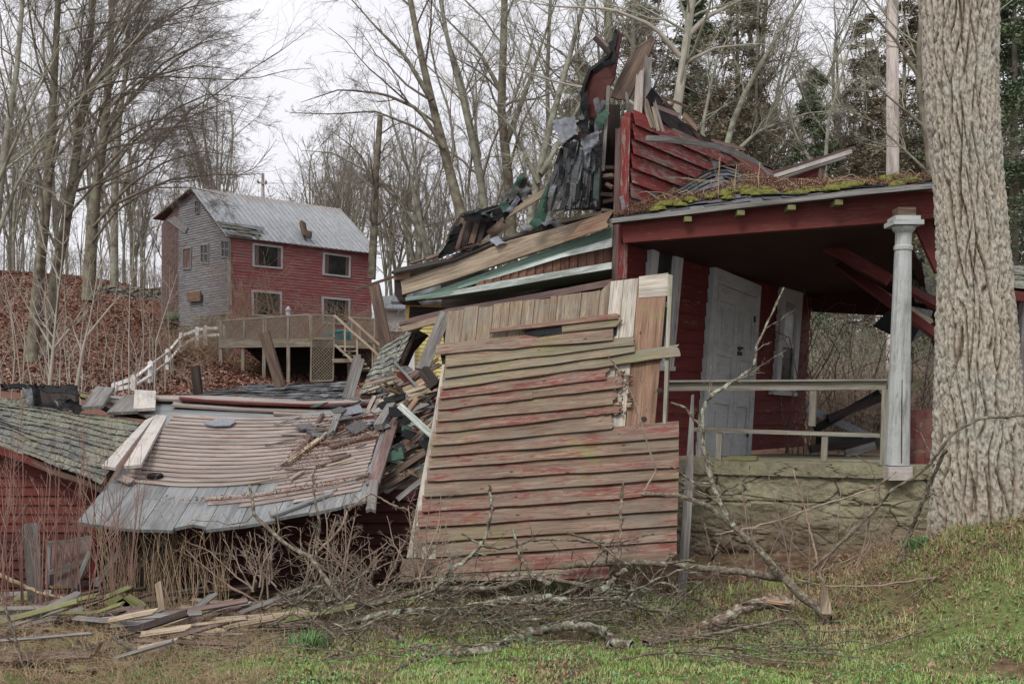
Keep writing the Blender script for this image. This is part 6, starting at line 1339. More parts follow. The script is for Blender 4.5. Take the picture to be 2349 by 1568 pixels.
# centre cluster
CM = [('centre bare tree whose twin trunk leans left high above the collapsed eave', 50, [([(1075, 620), (1060, 500), (1015, 330), (985, 210), (960, 100), (930, -60)], 30, 12, 1), ([(990, 230), (930, 130), (860, 60), (790, -20)], 14, 4, 0), ([(1020, 340), (960, 250), (880, 215), (780, 205), (690, 235)], 12, 3, -1), ([(1010, 330), (950, 290), (860, 255), (760, 262), (665, 258)], 9, 3, 2)]),
      ('forked bare tree rising directly behind the green and black roof chunk', 54, [([(1110, 640), (1115, 480), (1090, 350), (1060, 220), (1030, 110), (1000, -60)], 24, 8, 1), ([(1120, 560), (1110, 430), (1060, 180), (1000, 20), (960, -60)], 16, 6, 2)]),
      ('straight dark bare tree behind the middle of the collapsed eave', 55, [([(1175, 620), (1170, 450), (1150, 250), (1155, 100), (1160, -120)], 28, 14, 0), ([(1160, 330), (1210, 200), (1250, 80), (1290, -40)], 16, 6, 1), ([(1160, 230), (1100, 120), (1040, 60), (980, 0)], 12, 4, 1)]),
      ('bare tree leaning right toward the hanging shingles', 48, [([(1200, 620), (1230, 420), (1275, 240), (1310, 120), (1350, -40)], 22, 9, 1), ([(1240, 400), (1300, 300), (1360, 180), (1420, 40)], 14, 5, 1), ([(1235, 420), (1180, 300), (1120, 240), (1040, 210)], 12, 3, -1)]),
      ('pale lichen-covered tree with wide low branches crossing behind the ruin peak', 32, [([(1530, 560), (1540, 350), (1560, 200), (1580, 60), (1600, -120)], 30, 16, 0), ([(1555, 230), (1480, 260), (1400, 200), (1320, 200), (1220, 170), (1110, 140)], 13, 4, -1), ([(1560, 130), (1500, 60), (1400, 20), (1270, 15), (1120, -10)], 14, 4, -1), ([(1570, 90), (1620, 40), (1700, 0), (1800, -30)], 16, 5, 0), ([(1560, 150), (1640, 110), (1740, 100), (1830, 130)], 10, 3, 1), ([(1540, 320), (1470, 330), (1390, 350), (1300, 350), (1190, 300)], 10, 3, -1)]),
      ('bare tree with a broken brown top left of centre behind the farmhouse end', 62, [([(852, 640), (858, 520), (862, 400), (870, 300), (872, 265)], 20, 12, 0), ([(856, 420), (830, 360), (800, 330), (760, 300)], 8, 3, 0)]),
      ('lower bare tree arching left over the tin roof of the farmhouse', 66, [([(1000, 640), (960, 520), (900, 440), (840, 390), (760, 350), (690, 345)], 16, 4, 0), ([(980, 580), (940, 400), (900, 280), (880, 160)], 14, 4, 1)]),
      ('spreading bare tree behind the mossy porch roof, right of the ruin peak', 40, [([(1640, 560), (1650, 400), (1690, 250), (1760, 120), (1850, -20)], 22, 7, 1), ([(1655, 380), (1740, 300), (1850, 260), (1960, 250)], 12, 3, 0), ([(1645, 430), (1610, 300), (1640, 150), (1700, 20)], 14, 5, 0)]),
      ('brown bare tree between the utility pole and the big trunk', 24, [([(2145, 560), (2130, 330), (2105, 190), (2110, 80), (2120, -100)], 20, 10, 0), ([(2120, 290), (2060, 240), (2000, 190), (1930, 140)], 8, 3, 0), ([(2110, 180), (2060, 100), (2000, 30), (1940, -60)], 11, 4, 0), ([(2135, 400), (2060, 330), (1980, 260), (1900, 230)], 7, 2, 1)]),
      ('bare tree right of centre whose crown fills the gap beside the utility pole', 36, [([(1880, 560), (1890, 420), (1900, 280), (1940, 140), (1990, -40)], 16, 6, 0), ([(1890, 420), (1830, 320), (1790, 200), (1760, 80)], 10, 4, 0)]),
      ('slender bare tree behind the forked tree at the picture centre', 60, [([(1260, 600), (1262, 400), (1255, 200), (1262, 0)], 14, 8, 0), ([(1258, 380), (1210, 250), (1190, 120)], 8, 4, 0)]),
      ('bare tree close behind the torn roof sheet, left of the hemlock', 52, [([(1410, 600), (1412, 400), (1400, 200), (1396, 0), (1395, -120)], 24, 14, 0), ([(1405, 300), (1350, 200), (1290, 120), (1230, 90)], 12, 4, 0), ([(1445, 500), (1450, 300), (1452, 100), (1455, -100)], 18, 10, 1)]),
      ('bare tree with reddish twigs between the farmhouse and the ruin', 70, [([(960, 640), (965, 500), (950, 350), (930, 250)], 14, 4, 0), ([(962, 520), (1010, 400), (1040, 300)], 8, 3, 0), ([(962, 560), (900, 470), (850, 430)], 6, 3, 0)])]
for i, (lab, d, ms) in enumerate(CM):
    lich = 'pale lichen' in lab
    bigbare('bare_tree', lab, d, ms, 20+i, bias=(-.12 if i in (0, 6) else 0, 0, .15), m4=2 if d > 30 else 0, m1=13, m2=7, t0=.22, l1=.38, mw='twig_green' if i in (3, 4, 7, 8) else 'twig_bg', mt='sapling' if lich else ('bark_dark' if i in (0, 2, 5, 8) else 'bark_bg'), lm=1.8 if d > 30 else 1.0, r3=.004 if d > 40 else .0028)
# ------------------------------------------------------------------ woods: copies of a few grown trees
protos = []
for k in range(5):
    rs = R(300+k); H = 17
    n_s = rs.randint(2, 5); ms = []
    base = [(0, 0, -.5), (.1, 0, H*.15), (.15*rs.normal(), .1, H*.3)]
    main = base+[(rs.normal()*.5, rs.normal()*.5, H*.55), (rs.normal()*.9, rs.normal()*.9, H*.8), (rs.normal()*1.2, rs.normal()*1.2, H)]
    ms.append((main, [.2, .17, .14, .1, .06, .02]))
    for q in range(n_s):
        a = rs.uniform(0, 6.28); z0 = H*rs.uniform(.15, .4); sp = rs.uniform(1.5, 4)
        ms.append(([(0, 0, z0), (math.cos(a)*sp*.4, math.sin(a)*sp*.4, z0+H*.2), (math.cos(a)*sp*.8, math.sin(a)*sp*.8, z0+H*.4), (math.cos(a)*sp*1.2, math.sin(a)*sp*1.2, min(H, z0+H*.6))], [.11, .08, .05, .015]))
    t = plant('woodland_tree', 'leafless grey-brown tree among the dense woods in the background', 'tree', ms,
              [dict(m=12, tr=(.3, .98), lf=.32, ang=45, K=6, wig=.17, bias=(0, 0, .25), rf=.5, rmin=.02, end=.3, sides=3), dict(m=6, tr=(.15, .98), lf=.5, ang=38, K=5, wig=.2, bias=(0, 0, .1), rf=.55, rmin=.007, end=.4), dict(m=6, tr=(.1, 1), lf=.5, ang=36, K=4, wig=.2, bias=(0, 0, .05), rf=.6, rmin=.0045, end=.5)],
              M['bark_bg'], M['twig_bg'], 310+k, 'woodland trees', loc=(0, 0, 0), sides=7)
    protos.append(t)
rs = R(9); used = set(); n_w = 0
def put(t, x, y, z, s, a):
    global n_w
    o = t if t.name not in used else copy_tree(t); used.add(t.name); o.location = (x, y, z); o.scale = (s, s, s*rs.uniform(.9, 1.15)); o.rotation_euler = (rs.normal()*.03, rs.normal()*.03, a); n_w += 1; return o
for i in range(130):
    px = rs.uniform(-60, 2420); d = rs.uniform(76, 125) if px < 1300 else rs.uniform(48, 100)
    if 500 < px < 860 and d < 72: d = rs.uniform(80, 120)
    x = (px-CX)/F*d; z = gzf(x, d); s = rs.uniform(.75, 1.25)
    if 540 < px < 700:
        top = 1.7+(930-lerp(470, 400, rs.rand()))/F*d; s = max(.2, (top-z)/18)
    elif 860 > px >= 700: top = 1.7+(930-rs.uniform(230, 400))/F*d; s = max(.3, (top-z)/18)
    elif px < 540: top = 1.7+(930-rs.uniform(60, 420))/F*d; s = max(.3, (top-z)/18)
    put(protos[rs.randint(5)], x, d, z, s, rs.uniform(0, 6.28))
for i in range(46):                      # thin far trunks along the top of the left slope and behind the middle
    px = rs.uniform(-60, 560) if i < 30 else rs.uniform(860, 1400); d = rs.uniform(84, 118); x = (px-CX)/F*d; z = gzf(x, d); top = EYE+(HY-rs.uniform(300, 470))/F*d
    o = put(protos[rs.randint(5)], x, d, z, max(.35, (top-z)/18), rs.uniform(0, 6.28)); o.scale[0] *= .6; o.scale[1] *= .6
for i in range(40):                      # the woods go on beyond both edges of the frame
    px = rs.uniform(-900, -60) if i % 2 else rs.uniform(2420, 3200); d = rs.uniform(45, 110); x = (px-CX)/F*d
    put(protos[rs.randint(5)], x, d, gzf(x, d), rs.uniform(.7, 1.2), rs.uniform(0, 6.28))
# evergreens
def conifer(name, H, seed, mn, label, cat='evergreen tree', nb=180, r0=.24, dens=42):
    rs = R(seed); t = thing(name, label, cat, (0, 0, 0), None)
    v, q = tubes(np.array([[(0, 0, -.5), (0, 0, H*.3), (.05, 0, H*.6), (0, 0, H)]]), np.array([[r0, r0*.75, r0*.45, .02]]), 8); obj('trunk', mesh_np('trunk', v, quads=q, smooth=True), M['bark_dark'], t)
    z = H*(.06+.92*np.sort(rs.rand(nb))); a = rs.uniform(0, 6.28, nb); L = (H-z)*.26*rs.uniform(.5, 1.15, nb)+.35
    K = 7; tt = np.linspace(0, 1, K)
    br = np.stack([np.cos(a)[:, None]*L[:, None]*tt, np.sin(a)[:, None]*L[:, None]*tt, z[:, None]+L[:, None]*(.16*tt-.38*tt**2)], -1); rad = .035*(1-.8*tt)[None]*np.ones((nb, 1))
    pl2, rd2 = grow(rs, br, rad, 9, (.2, 1), .38, 50, 4, .1, (0, 0, -.25), rf=.5, rmin=.008)
    v, q = join([tubes(br, rad, 3), tubes(pl2, rd2, 3)]); obj('branches', mesh_np('branches', v, quads=q), M['bark_dark'], t)
    P_ = pl2.reshape(-1, 3); P_ = np.repeat(P_, dens//5, 0)+rs.normal(size=(len(P_)*(dens//5), 3))*np.array([.16, .16, .07]); n = len(P_)
    d = nrm(rs.normal(size=(n, 3))*[1, 1, .35]); e = nrm(np.cross(d, rs.normal(size=(n, 3))*[.4, .4, 1])); l = rs.uniform(.09, .22, (n, 1)); w_ = rs.uniform(.025, .06, (n, 1))
    vs = np.stack([P_-e*w_, P_+e*w_, P_+d*l], 1).reshape(-1, 3); tr = np.arange(3*n).reshape(n, 3); uv = np.repeat(rs.rand(n), 3); uv = np.stack([uv, uv], 1)
    obj('needles', mesh_np('needles', vs, tris=tr, uvs=uv), M[mn], t); return t
c1 = conifer('hemlock', 20, 1, 'needles', ''); c2 = conifer('hemlock', 20, 2, 'needles_brown', '', nb=150, dens=32)
C_ = [(c1, 1870, 44, 150, 'dark green conical hemlock behind the right half of the porch roof'), (c2, 1690, 46, -150, 'tall brownish hemlock behind the roof of the porch, next to the lichen tree'), (c1, 1590, 52, -40, 'dark evergreen between the ruin peak and the brownish hemlock'), (c1, 2325, 30, -300, 'dense dark evergreen at the right edge behind the big tree'),
      (c1, 2405, 34, -250, 'dark evergreen just outside the right edge, its boughs reaching in'), (c2, 2075, 42, -120, 'brown-tinged evergreen behind the utility pole'), (c2, 1985, 52, 20, 'brown-tinged evergreen left of the utility pole, above the mossy roof'), (c2, 1480, 60, -100, 'thin brown evergreen directly behind the ruin peak'), (c1, 2160, 48, 60, 'evergreen showing between the utility pole and the big trunk'), (c1, 1760, 64, 230, 'short distant evergreen above the broken eave at the right'), (c2, 1330, 74, 120, 'far brownish evergreen seen through bare branches left of the ruin peak')]
uc = set()
for (t, px, d, ty, lab) in C_:
    o = t if t.name not in uc else copy_tree(t); uc.add(t.name); x = (px-CX)/F*d; z = gzf(x, d); top = EYE+(HY-ty)/F*d; s = (top-z)/20
    o.location = (x, d, z); w_ = min(s, 1.15); o.scale = (w_, w_, s); o.rotation_euler = (0, 0, px); o['label'] = lab
# ------------------------------------------------------------------ saplings and shrubs on the slope
def shrub(name, label, cat, d, mains, lv, mt, mw, seed, group=None, sides=5, K=10): return plant(name, label, cat, [(pp(p, d), [w0/2/F*d, w0*.8/2/F*d]+[w0*.3/2/F*d]*(len(p)-2)) if len(p) > 2 else (pp(p, d), [w0/2/F*d, w0*.3/2/F*d]) for p, w0 in mains], lv, M[mt], M[mw], seed, group, sides=sides, K=K)
LV = lambda a, b, r=.004: [dict(m=a, tr=(.2, 1), lf=.35, ang=40, K=5, wig=.14, bias=(0, 0, .25), rf=.6, rmin=r*1.5, end=.4), dict(m=b, tr=(.2, 1), lf=.5, ang=38, K=4, wig=.15, bias=(0, 0, .15), rf=.6, rmin=r, end=.5)]
shrub('sapling', 'pale forked sapling rising behind the black crumpled roof edge at left', 'sapling', 24, [([(113, 890), (122, 800), (130, 700), (142, 600), (150, 470)], 10), ([(120, 800), (85, 740), (50, 680), (20, 620)], 5), ([(122, 800), (170, 740), (220, 660)], 5), ([(135, 640), (100, 560), (85, 480)], 4)], LV(8, 4), 'sapling', 'sapling', 401)
shrub('sapling', 'pale slanting sapling right of the forked sapling on the leafy slope', 'sapling', 25, [([(175, 890), (190, 800), (205, 740), (222, 640), (240, 540)], 10), ([(200, 770), (240, 720), (290, 660), (330, 600)], 6), ([(190, 810), (170, 760), (160, 720)], 4), ([(222, 640), (250, 560), (270, 500)], 4)], LV(8, 4), 'sapling', 'sapling', 402)
rs = R(31)
for i in range(46):
    px = rs.uniform(-20, 420); d = rs.uniform(26, 62); x = (px-CX)/F*d; z = gzf(x, d); h = rs.uniform(1.5, 4)
    if 355 < px and d > 50: continue
    b_ = [(x, d, z-.1), (x+rs.normal()*.15, d, z+h*.5), (x+rs.normal()*.35, d+rs.normal()*.2, z+h)]
    plant('hillside_sapling', 'thin bare sapling growing out of the brown leaves on the left slope', 'sapling', [(b_, [.022, .015, .006])], LV(7, 3, .005), M['sapling'], M['sapling' if i % 2 else 'twig_pale'], 410+i, 'thin saplings on the slope', sides=4, K=7)
for i, (px, d, h, lab) in enumerate(((566, 54, 6.0, 'tangled straw-coloured shrub climbing the corner of the farmhouse'), (470, 55, 2.6, 'straw-coloured weeds between the grill and the deck'), (440, 56, 2.2, 'dry grassy shrub just right of the grill'), (640, 53.5, 2.4, 'dry vine tangle on the deck rail below the left window'), (770, 53.5, 2.4, 'reddish vine tangle hanging over the deck rail near the stairs'))):
    x = (px-CX)/F*d; z = gzf(x, d) if i < 3 else dz; r_ = R(500+i); ms = []
    for q in range(26 if i != 0 else 34): ms.append(([(x+r_.normal()*.6, d+r_.normal()*.3, z), (x+r_.normal()*.9, d+r_.normal()*.4, z+h*.5*r_.uniform(.5, 1)), (x+r_.normal()*1.3, d+r_.normal()*.5, z+h*r_.uniform(.4, 1))], [.012, .009, .005]))
    plant('shrub', lab, 'shrub', ms, LV(7, 4, .004), M['reed'], M['reed' if i < 3 else 'twig_pale'], 520+i, sides=3, K=7, loc=(x, d, z))
# brush behind the porch and far ground cover
def thicket(name, label, xr, dr, n, h, seed, mm, r0=.006, bend=.8, m2=5, ang=40):
    r_ = R(seed); px = r_.uniform(*xr, n); d = r_.uniform(*dr, n); x = (px-CX)/F*d; z = gz(x, d); K = 7; t = np.linspace(0, 1, K)
    a = r_.uniform(0, 6.28, n); L = h*r_.uniform(.5, 1.1, n); b_ = r_.uniform(.1, bend, n)
    pl_ = np.stack([x[:, None]+np.cos(a)[:, None]*L[:, None]*b_[:, None]*t**2, d[:, None]+np.sin(a)[:, None]*L[:, None]*b_[:, None]*t**2*.5, z[:, None]-.1+L[:, None]*np.sin(t*1.45)*(1-.25*b_[:, None]*t)], -1)
    pl_[:, 1:] += r_.normal(size=(n, K-1, 3))*.02*h; rad = r0*(1-.6*t)[None]*np.ones((n, 1))
    q1 = grow(r_, pl_, rad, m2, (.2, 1), .35, ang, 4, .15, (0, 0, .1), rf=.7, rmin=r0*.45)
    v, q = join([tubes(pl_, rad, 3), tubes(q1[0], q1[1], 3)]); c_ = np.array((x.mean(), d.mean(), z.mean()))
    o = obj(name, mesh_np(name, v-c_, quads=q), M[mm]); o.location = V(c_); return tag(o, label, 'brush', None, 'stuff')
thicket('brush', 'brown bramble thicket seen through the open porch', (1780, 2420), (15.5, 21), 150, 3.0, 601, 'branch_brown', .011, m2=4)
thicket('brush', 'fine pale bramble stems low behind the porch', (1780, 2420), (19, 27), 420, 1.6, 611, 'twig_pale', .006)
thicket('brush', 'greenish hedge of dense twigs behind the brambles seen through the open porch', (1700, 2500), (28, 38), 620, 2.6, 602, 'twig_green', .008, m2=5)
thicket('brush', 'pile of dead brown stalks behind the porch floor', (1860, 2120), (18.2, 19.5), 500, 1.5, 603, 'twig_pale', .008, bend=1.6)
thicket('undergrowth', 'low pale weeds and brambles scattered over the leafy slope', (-200, 480), (34, 66), 520, 1.1, 613, 'sapling', .006, bend=1.0, m2=4)
thicket('undergrowth', 'bare undergrowth along the top of the left slope', (-80, 520), (76, 90), 900, 2.4, 604, 'twig_bg', .012)
thicket('undergrowth', 'undergrowth behind the collapsed eave and yellow house', (860, 1500), (50, 75), 1300, 3.6, 605, 'twig_pale', .012)
thicket('undergrowth', 'undergrowth behind the porch roof', (1500, 2400), (42, 60), 500, 5, 606, 'twig_green', .012)
thicket('reeds', 'dry reed stalks standing under the left end of the fallen wall', (225, 520), (9.3, 10.3), 170, 1.0, 607, 'reed', .0035, bend=.35, m2=2, ang=25)
thicket('dry_weeds', 'dry tangled weeds among the broken slats at lower left', (-120, 640), (6.6, 9.4), 1500, .34, 608, 'reed', .0022, bend=1.6, m2=3)
thicket('dry_weeds', 'tangle of dead brown stalks woven through the brush pile', (620, 1850), (8.1, 9.4), 1000, .26, 612, 'twig_pale', .0024, bend=1.8, m2=3)
thicket('dry_weeds', 'dry weeds around the foot of the big tree and foundation', (1900, 2400), (8.4, 10.2), 320, .4, 609, 'reed', .0022, bend=1.2, m2=2)
# red stems at the far left
for i in range(9):
    r_ = R(700+i); px = (-10, 22, 60, 95, 130, 170, 212, 255, 300)[i]; d = 8.9+.15*(i % 3); ms = []
    for q in range(5):
        x0 = px+r_.normal()*9; x1 = x0+r_.normal()*50; y1 = r_.uniform(880, 1120)+max(0, px-160)*.7
        ms.append((pp([(x0, 1425), (lerp(x0, x1, .3)+r_.normal()*4, 1260), (lerp(x0, x1, .7)+r_.normal()*5, (1260+y1)/2), (x1, y1)], d, r_.normal()*.25), [.0048, .004, .003, .0014]))
    plant('red_stem_shrub', 'clump of thin reddish stems in front of the red shed, at the far left', 'shrub', ms, [dict(m=4, tr=(.25, .95), lf=.34, ang=34, K=5, wig=.13, bias=(0, 0, .3), rf=.6, rmin=.0016, end=.5), dict(m=2, tr=(.3, 1), lf=.4, ang=30, K=3, wig=.1, bias=(0, 0, .2), rf=.6, rmin=.0013, end=.6)], M['twig_red'], M['twig_red' if i % 3 else 'twig_pale'], 710+i, 'red stem shrubs by the shed', sides=4, K=9)
plant('dark_sapling', 'dark crooked stem at the very bottom left corner', 'sapling', [(pp([(62, 1600), (45, 1500), (15, 1400), (-20, 1310)], 7.2), [.014, .012, .009, .006])], LV(4, 2, .002), M['branch_brown'], M['branch_brown'], 730, sides=6)
# ------------------------------------------------------------------ foreground branches, digitised from the picture
BR = [  # label, points, depth0, depth1, width0, width1, material, twig count
 ('long curved branch rising from the brush pile and crossing the dark red wall', [(572, 1110), (588, 1188), (655, 1246), (720, 1284), (756, 1340), (792, 1388), (846, 1428), (896, 1452), (945, 1480), (1004, 1497), (1070, 1496)], 9.2, 8.2, 6, 20, 'branch_brown', 8),
 ('thick lichen-crusted branch curving low along the grass in the centre', [(1060, 1497), (1126, 1490), (1180, 1465), (1220, 1448), (1310, 1434), (1350, 1436), (1382, 1447), (1420, 1478), (1450, 1482)], 8.2, 8.2, 20, 26, 'lichen_branch', 2),
 ('upright forked stem in front of the dark red wall', [(722, 1286), (734, 1200), (716, 1110), (722, 1070)], 9.1, 9.3, 7, 3, 'branch_brown', 7),
 ('stem rising right of the forked stem in front of the dark red wall', [(730, 1262), (780, 1215), (800, 1168), (850, 1130), (905, 1160), (940, 1170)], 9.1, 9.4, 6, 3, 'twig_pale', 8),
 ('large fallen limb slanting from the leaning wall down to the broken stump', [(1470, 1132), (1557, 1135), (1619, 1157), (1683, 1206), (1737, 1258), (1791, 1320), (1827, 1358), (1881, 1397), (1899, 1420)], 9.2, 8.7, 8, 24, 'branch_brown', 2),
 ('mossy horizontal limb lying in front of the foundation wall', [(1281, 1300), (1364, 1293), (1472, 1288), (1597, 1300), (1700, 1310), (1800, 1326)], 9.2, 9.0, 10, 19, 'branch_brown', 2),
 ('broken rotten log with orange wood at its end in the grass on the right', [(1480, 1476), (1560, 1455), (1611, 1440), (1665, 1415), (1720, 1388), (1775, 1378), (1812, 1386)], 8.4, 8.6, 18, 34, 'bark_log', 0),
 ('thin curved branch lying in the grass beneath the broken rotten log', [(1440, 1484), (1560, 1466), (1683, 1445), (1784, 1422), (1820, 1419), (1840, 1438), (1853, 1462)], 8.2, 8.3, 9, 5, 'branch_brown', 1),
 ('upright stem with side twigs growing in front of the white double door', [(1683, 1206), (1650, 1150), (1632, 1100), (1612, 1012), (1612, 935), (1632, 907), (1690, 871), (1727, 843), (1738, 787), (1769, 722), (1797, 661)], 9.0, 9.4, 14, 3, 'lichen_branch', 5),
 ('short broken twig left of the upright stem at the railing', [(1540, 923), (1573, 937), (1612, 985)], 9.3, 9.3, 4, 6, 'branch_brown', 1),
 ('long thin branch sweeping up to the right across the big trunk', [(1863, 1304), (1971, 1206), (2051, 1120), (2115, 1080), (2139, 1058), (2185, 993), (2251, 956), (2349, 951), (2400, 950)], 9.0, 8.4, 7, 7, 'branch_brown', 3),
 ('dark leaning stem beside the left foot of the big trunk', [(2058, 1296), (2094, 1206), (2112, 1160), (2141, 1088), (2170, 1034)], 9.2, 8.7, 10, 9, 'branch_brown', 3),
 ('pale whip crossing the foundation wall upward to the right', [(1640, 1225), (1705, 1214), (1791, 1192), (1899, 1152), (2007, 1120), (2055, 1080)], 9.3, 9.6, 5, 3, 'twig_pale', 3),
 ('pale whip lying level over the grass right of the stump', [(1830, 1330), (1899, 1343), (2007, 1343), (2151, 1322)], 8.8, 8.8, 3, 4, 'twig_pale', 2),
 ('straight thin shoot leaning left in front of the foundation wall', [(1885, 1340), (1867, 1250), (1849, 1178), (1830, 1110), (1817, 1077)], 9.0, 9.2, 6, 2, 'twig_pale', 0),
 ('lichen-spotted branch standing at the lower left of the leaning wall', [(1000, 1345), (1018, 1326), (1050, 1297), (1090, 1264), (1115, 1228), (1128, 1170), (1122, 1110)], 8.7, 8.9, 12, 5, 'lichen_branch', 4),
 ('thick horizontal branch at the left of the brush pile', [(752, 1441), (800, 1425), (860, 1412), (932, 1401), (1022, 1401), (1076, 1405)], 8.6, 8.6, 18, 16, 'lichen_branch', 1),
 ('long dark branch through the middle of the brush pile', [(1076, 1406), (1150, 1409), (1220, 1408), (1313, 1403), (1400, 1390)], 8.6, 8.6, 9, 6, 'branch_brown', 2),
 ('arching branch along the back of the brush pile', [(740, 1372), (842, 1390), (914, 1369), (986, 1347), (1076, 1351), (1148, 1347), (1202, 1322), (1274, 1329), (1364, 1347), (1430, 1360)], 8.8, 8.8, 16, 7, 'branch_brown', 4),
 ('pale-crusted short limb in the middle of the brush pile', [(1094, 1392), (1148, 1377), (1256, 1371), (1300, 1378)], 8.5, 8.5, 20, 18, 'lichen_branch', 0),
 ('thin crooked branch across the lower part of the leaning wall', [(1058, 1223), (1112, 1254), (1158, 1257), (1230, 1237), (1317, 1239), (1400, 1246), (1500, 1225)], 8.9, 9.0, 5, 4, 'branch_brown', 5),
 ('broken twig with a pale tip in front of the leaning wall', [(1302, 1221), (1364, 1239), (1418, 1279), (1450, 1300)], 8.8, 8.9, 5, 7, 'branch_brown', 3),
 ('pale green twig sticking up from the brush pile', [(1262, 1340), (1220, 1318), (1190, 1272), (1175, 1209)], 8.7, 8.8, 8, 4, 'lichen_branch', 1),
 ('dark vertical mossy stick before the leaning wall', [(1420, 1290), (1424, 1200), (1430, 1108)], 9.0, 9.1, 6, 5, 'bark_log', 1),
 ('thin pale shoot curving up in front of the right side of the leaning wall', [(1395, 815), (1450, 900), (1472, 975), (1505, 1080), (1480, 1125)], 9.3, 9.3, 2, 5, 'twig_pale', 3),
 ('pale limb piece slanting up at the right of the brush pile', [(1365, 1360), (1395, 1345), (1410, 1322), (1440, 1300)], 8.5, 8.6, 16, 10, 'lichen_branch', 0),
 ('yellowish bent limb at the left edge behind the upright board', [(-20, 1310), (40, 1335), (90, 1360), (160, 1375)], 9.2, 9.2, 12, 6, 'reed', 0),
 ('long pale limb lying through the weeds in front of the dark red wall', [(280, 1450), (380, 1430), (480, 1415), (560, 1405), (640, 1412), (700, 1440)], 8.9, 8.8, 9, 7, 'reed', 2),
 ('thin twiggy branch lying on the grass at the bottom left of centre', [(560, 1590), (640, 1545), (740, 1515), (820, 1465), (846, 1430)], 7.2, 8.3, 6, 8, 'branch_brown', 3),
 ('dark crooked branch lying on the grass at the bottom centre', [(700, 1560), (800, 1555), (880, 1545), (950, 1515), (1000, 1500)], 7.4, 8.0, 5, 7, 'branch_brown', 3),
 ('slim branch trailing right over the grass below the brush pile', [(1010, 1520), (1120, 1512), (1240, 1510), (1300, 1490)], 7.8, 8.0, 4, 3, 'branch_brown', 2)]
for i, (lab, pts, d0, d1, w0, w1, mt, tw) in enumerate(BR):
    n_p = len(pts); q = [tuple(GP(x, y, lerp(d0, d1, k/(n_p-1)), lerp(w0, w1, k/(n_p-1))*.0016)) for k, (x, y) in enumerate(pts)]; rd = [lerp(w0, w1, k/(n_p-1))/2/F*lerp(d0, d1, k/(n_p-1)) for k in range(n_p)]
    lv = [] if not tw else [dict(m=tw*2, tr=(.08, .95), lf=.20, ang=52, K=7, wig=.24, bias=(0, 0, .15), rf=.42, rmin=.0028, end=.45, sides=4), dict(m=5, tr=(.15, 1), lf=.38, ang=45, K=5, wig=.25, bias=(0, 0, .1), rf=.6, rmin=.0017, end=.55, sides=3), dict(m=3, tr=(.2, 1), lf=.3, ang=45, K=3, wig=.2, bias=(0, 0, .1), rf=.7, rmin=.0013, end=.7, sides=3)]
    plant('fallen_branch' if w1 > 9 or w0 > 9 else 'branch', lab, 'branch', [(q, rd)], lv, M[mt], M['twig_pale' if mt in ('twig_pale', 'reed') else 'branch_brown'], 800+i, sides=9, names=('limb', 'twigs'), K=34 if n_p > 4 else 16, wob=.0035, rough=.0022 if mt not in ('bark_log', 'lichen_branch') else .004)
mb = MB(850); hs_ = hit(1895, 1434, 5.5, 12)-.05; log(mb, [P(1895, 1436, hs_), P(1897, 1405, hs_), P(1893, 1375, hs_), P(1890, 1350, hs_-.02), P(1885, 1330, hs_-.04), P(1876, 1322, hs_-.06)], [.045, .05, .036, .02, .018, .008], 9); single('broken_stump', mb, M['tan_beam'], 'pale splintered stump end standing in the grass at the foot of the large fallen limb', 'stump')
mb = MB(851); mb.plank(GP(1745, 1374, 8.5, .06), GP(1815, 1384, 8.5, .06), .045, .02, face=V((0, -.8, .6)), m=4, jag=(.05, .12), k=3); single('bark_slab', mb, M['rot_wood'], 'orange split wood exposed on the end of the broken rotten log', 'wood')
for i in range(118):                      # loose brush of the pile
    r_ = R(1000+i); px = r_.uniform(600, 1700); d = r_.uniform(8.3, 9.1) if i < 80 else r_.uniform(7.75, 8.5); py = HY+F*(EYE-gzf((px-CX)/F*d, d))/d-r_.uniform(4, 90); L = r_.uniform(60, 230); a = r_.normal()*.5
    pts = [(px+L*t*math.cos(a)+r_.normal()*5, py-L*t*math.sin(a)+r_.normal()*6-18*math.sin(3.1*t)) for t in (0, .25, .5, .75, 1)]
    w0 = r_.uniform(3, 8)
    plant('brush_branch', 'thin dead branch in the tangled brush pile before the leaning wall', 'branch', [([tuple(GP(x_, y_, d+r_.normal()*.1)) for x_, y_ in pts], pr_(w0, w0*.4, 5, d))], [dict(m=7, tr=(.1, 1), lf=.33, ang=45, K=6, wig=.24, bias=(0, 0, .1), rf=.6, rmin=.002, end=.5), dict(m=4, tr=(.15, 1), lf=.45, ang=42, K=4, wig=.22, bias=(0, 0, .05), rf=.65, rmin=.0015, end=.6)], M['branch_brown' if i % 3 else 'lichen_branch'], M['branch_brown' if i % 2 else 'twig_pale'], 1100+i, 'brush pile branches', sides=5, names=('limb', 'twigs'), K=12, wob=.004)
for i in range(26):
    r_ = R(1200+i); px = r_.uniform(1560, 2120); d = r_.uniform(9.4, 10.4); py = HY+F*(EYE-gzf((px-CX)/F*d, d))/d; L = r_.uniform(80, 260); a = math.radians(90+r_.normal()*38)
    pts = [(px+L*t*math.cos(a)+r_.normal()*4, py-L*t*math.sin(a)+r_.normal()*4) for t in (0, .3, .65, 1)]
    plant('wall_shoot', 'thin bare shoot growing in front of the mossy foundation wall', 'shoot', [(pp(pts, d), pr_(5, 2, 4, d))], [dict(m=5, tr=(.2, 1), lf=.4, ang=42, K=6, wig=.18, bias=(0, 0, .1), rf=.6, rmin=.0018, end=.5), dict(m=3, tr=(.2, 1), lf=.45, ang=40, K=4, wig=.2, bias=(0, 0, .1), rf=.6, rmin=.0014, end=.6)], M['twig_pale'], M['twig_pale'], 1300+i, 'shoots by the foundation', sides=4, K=9)
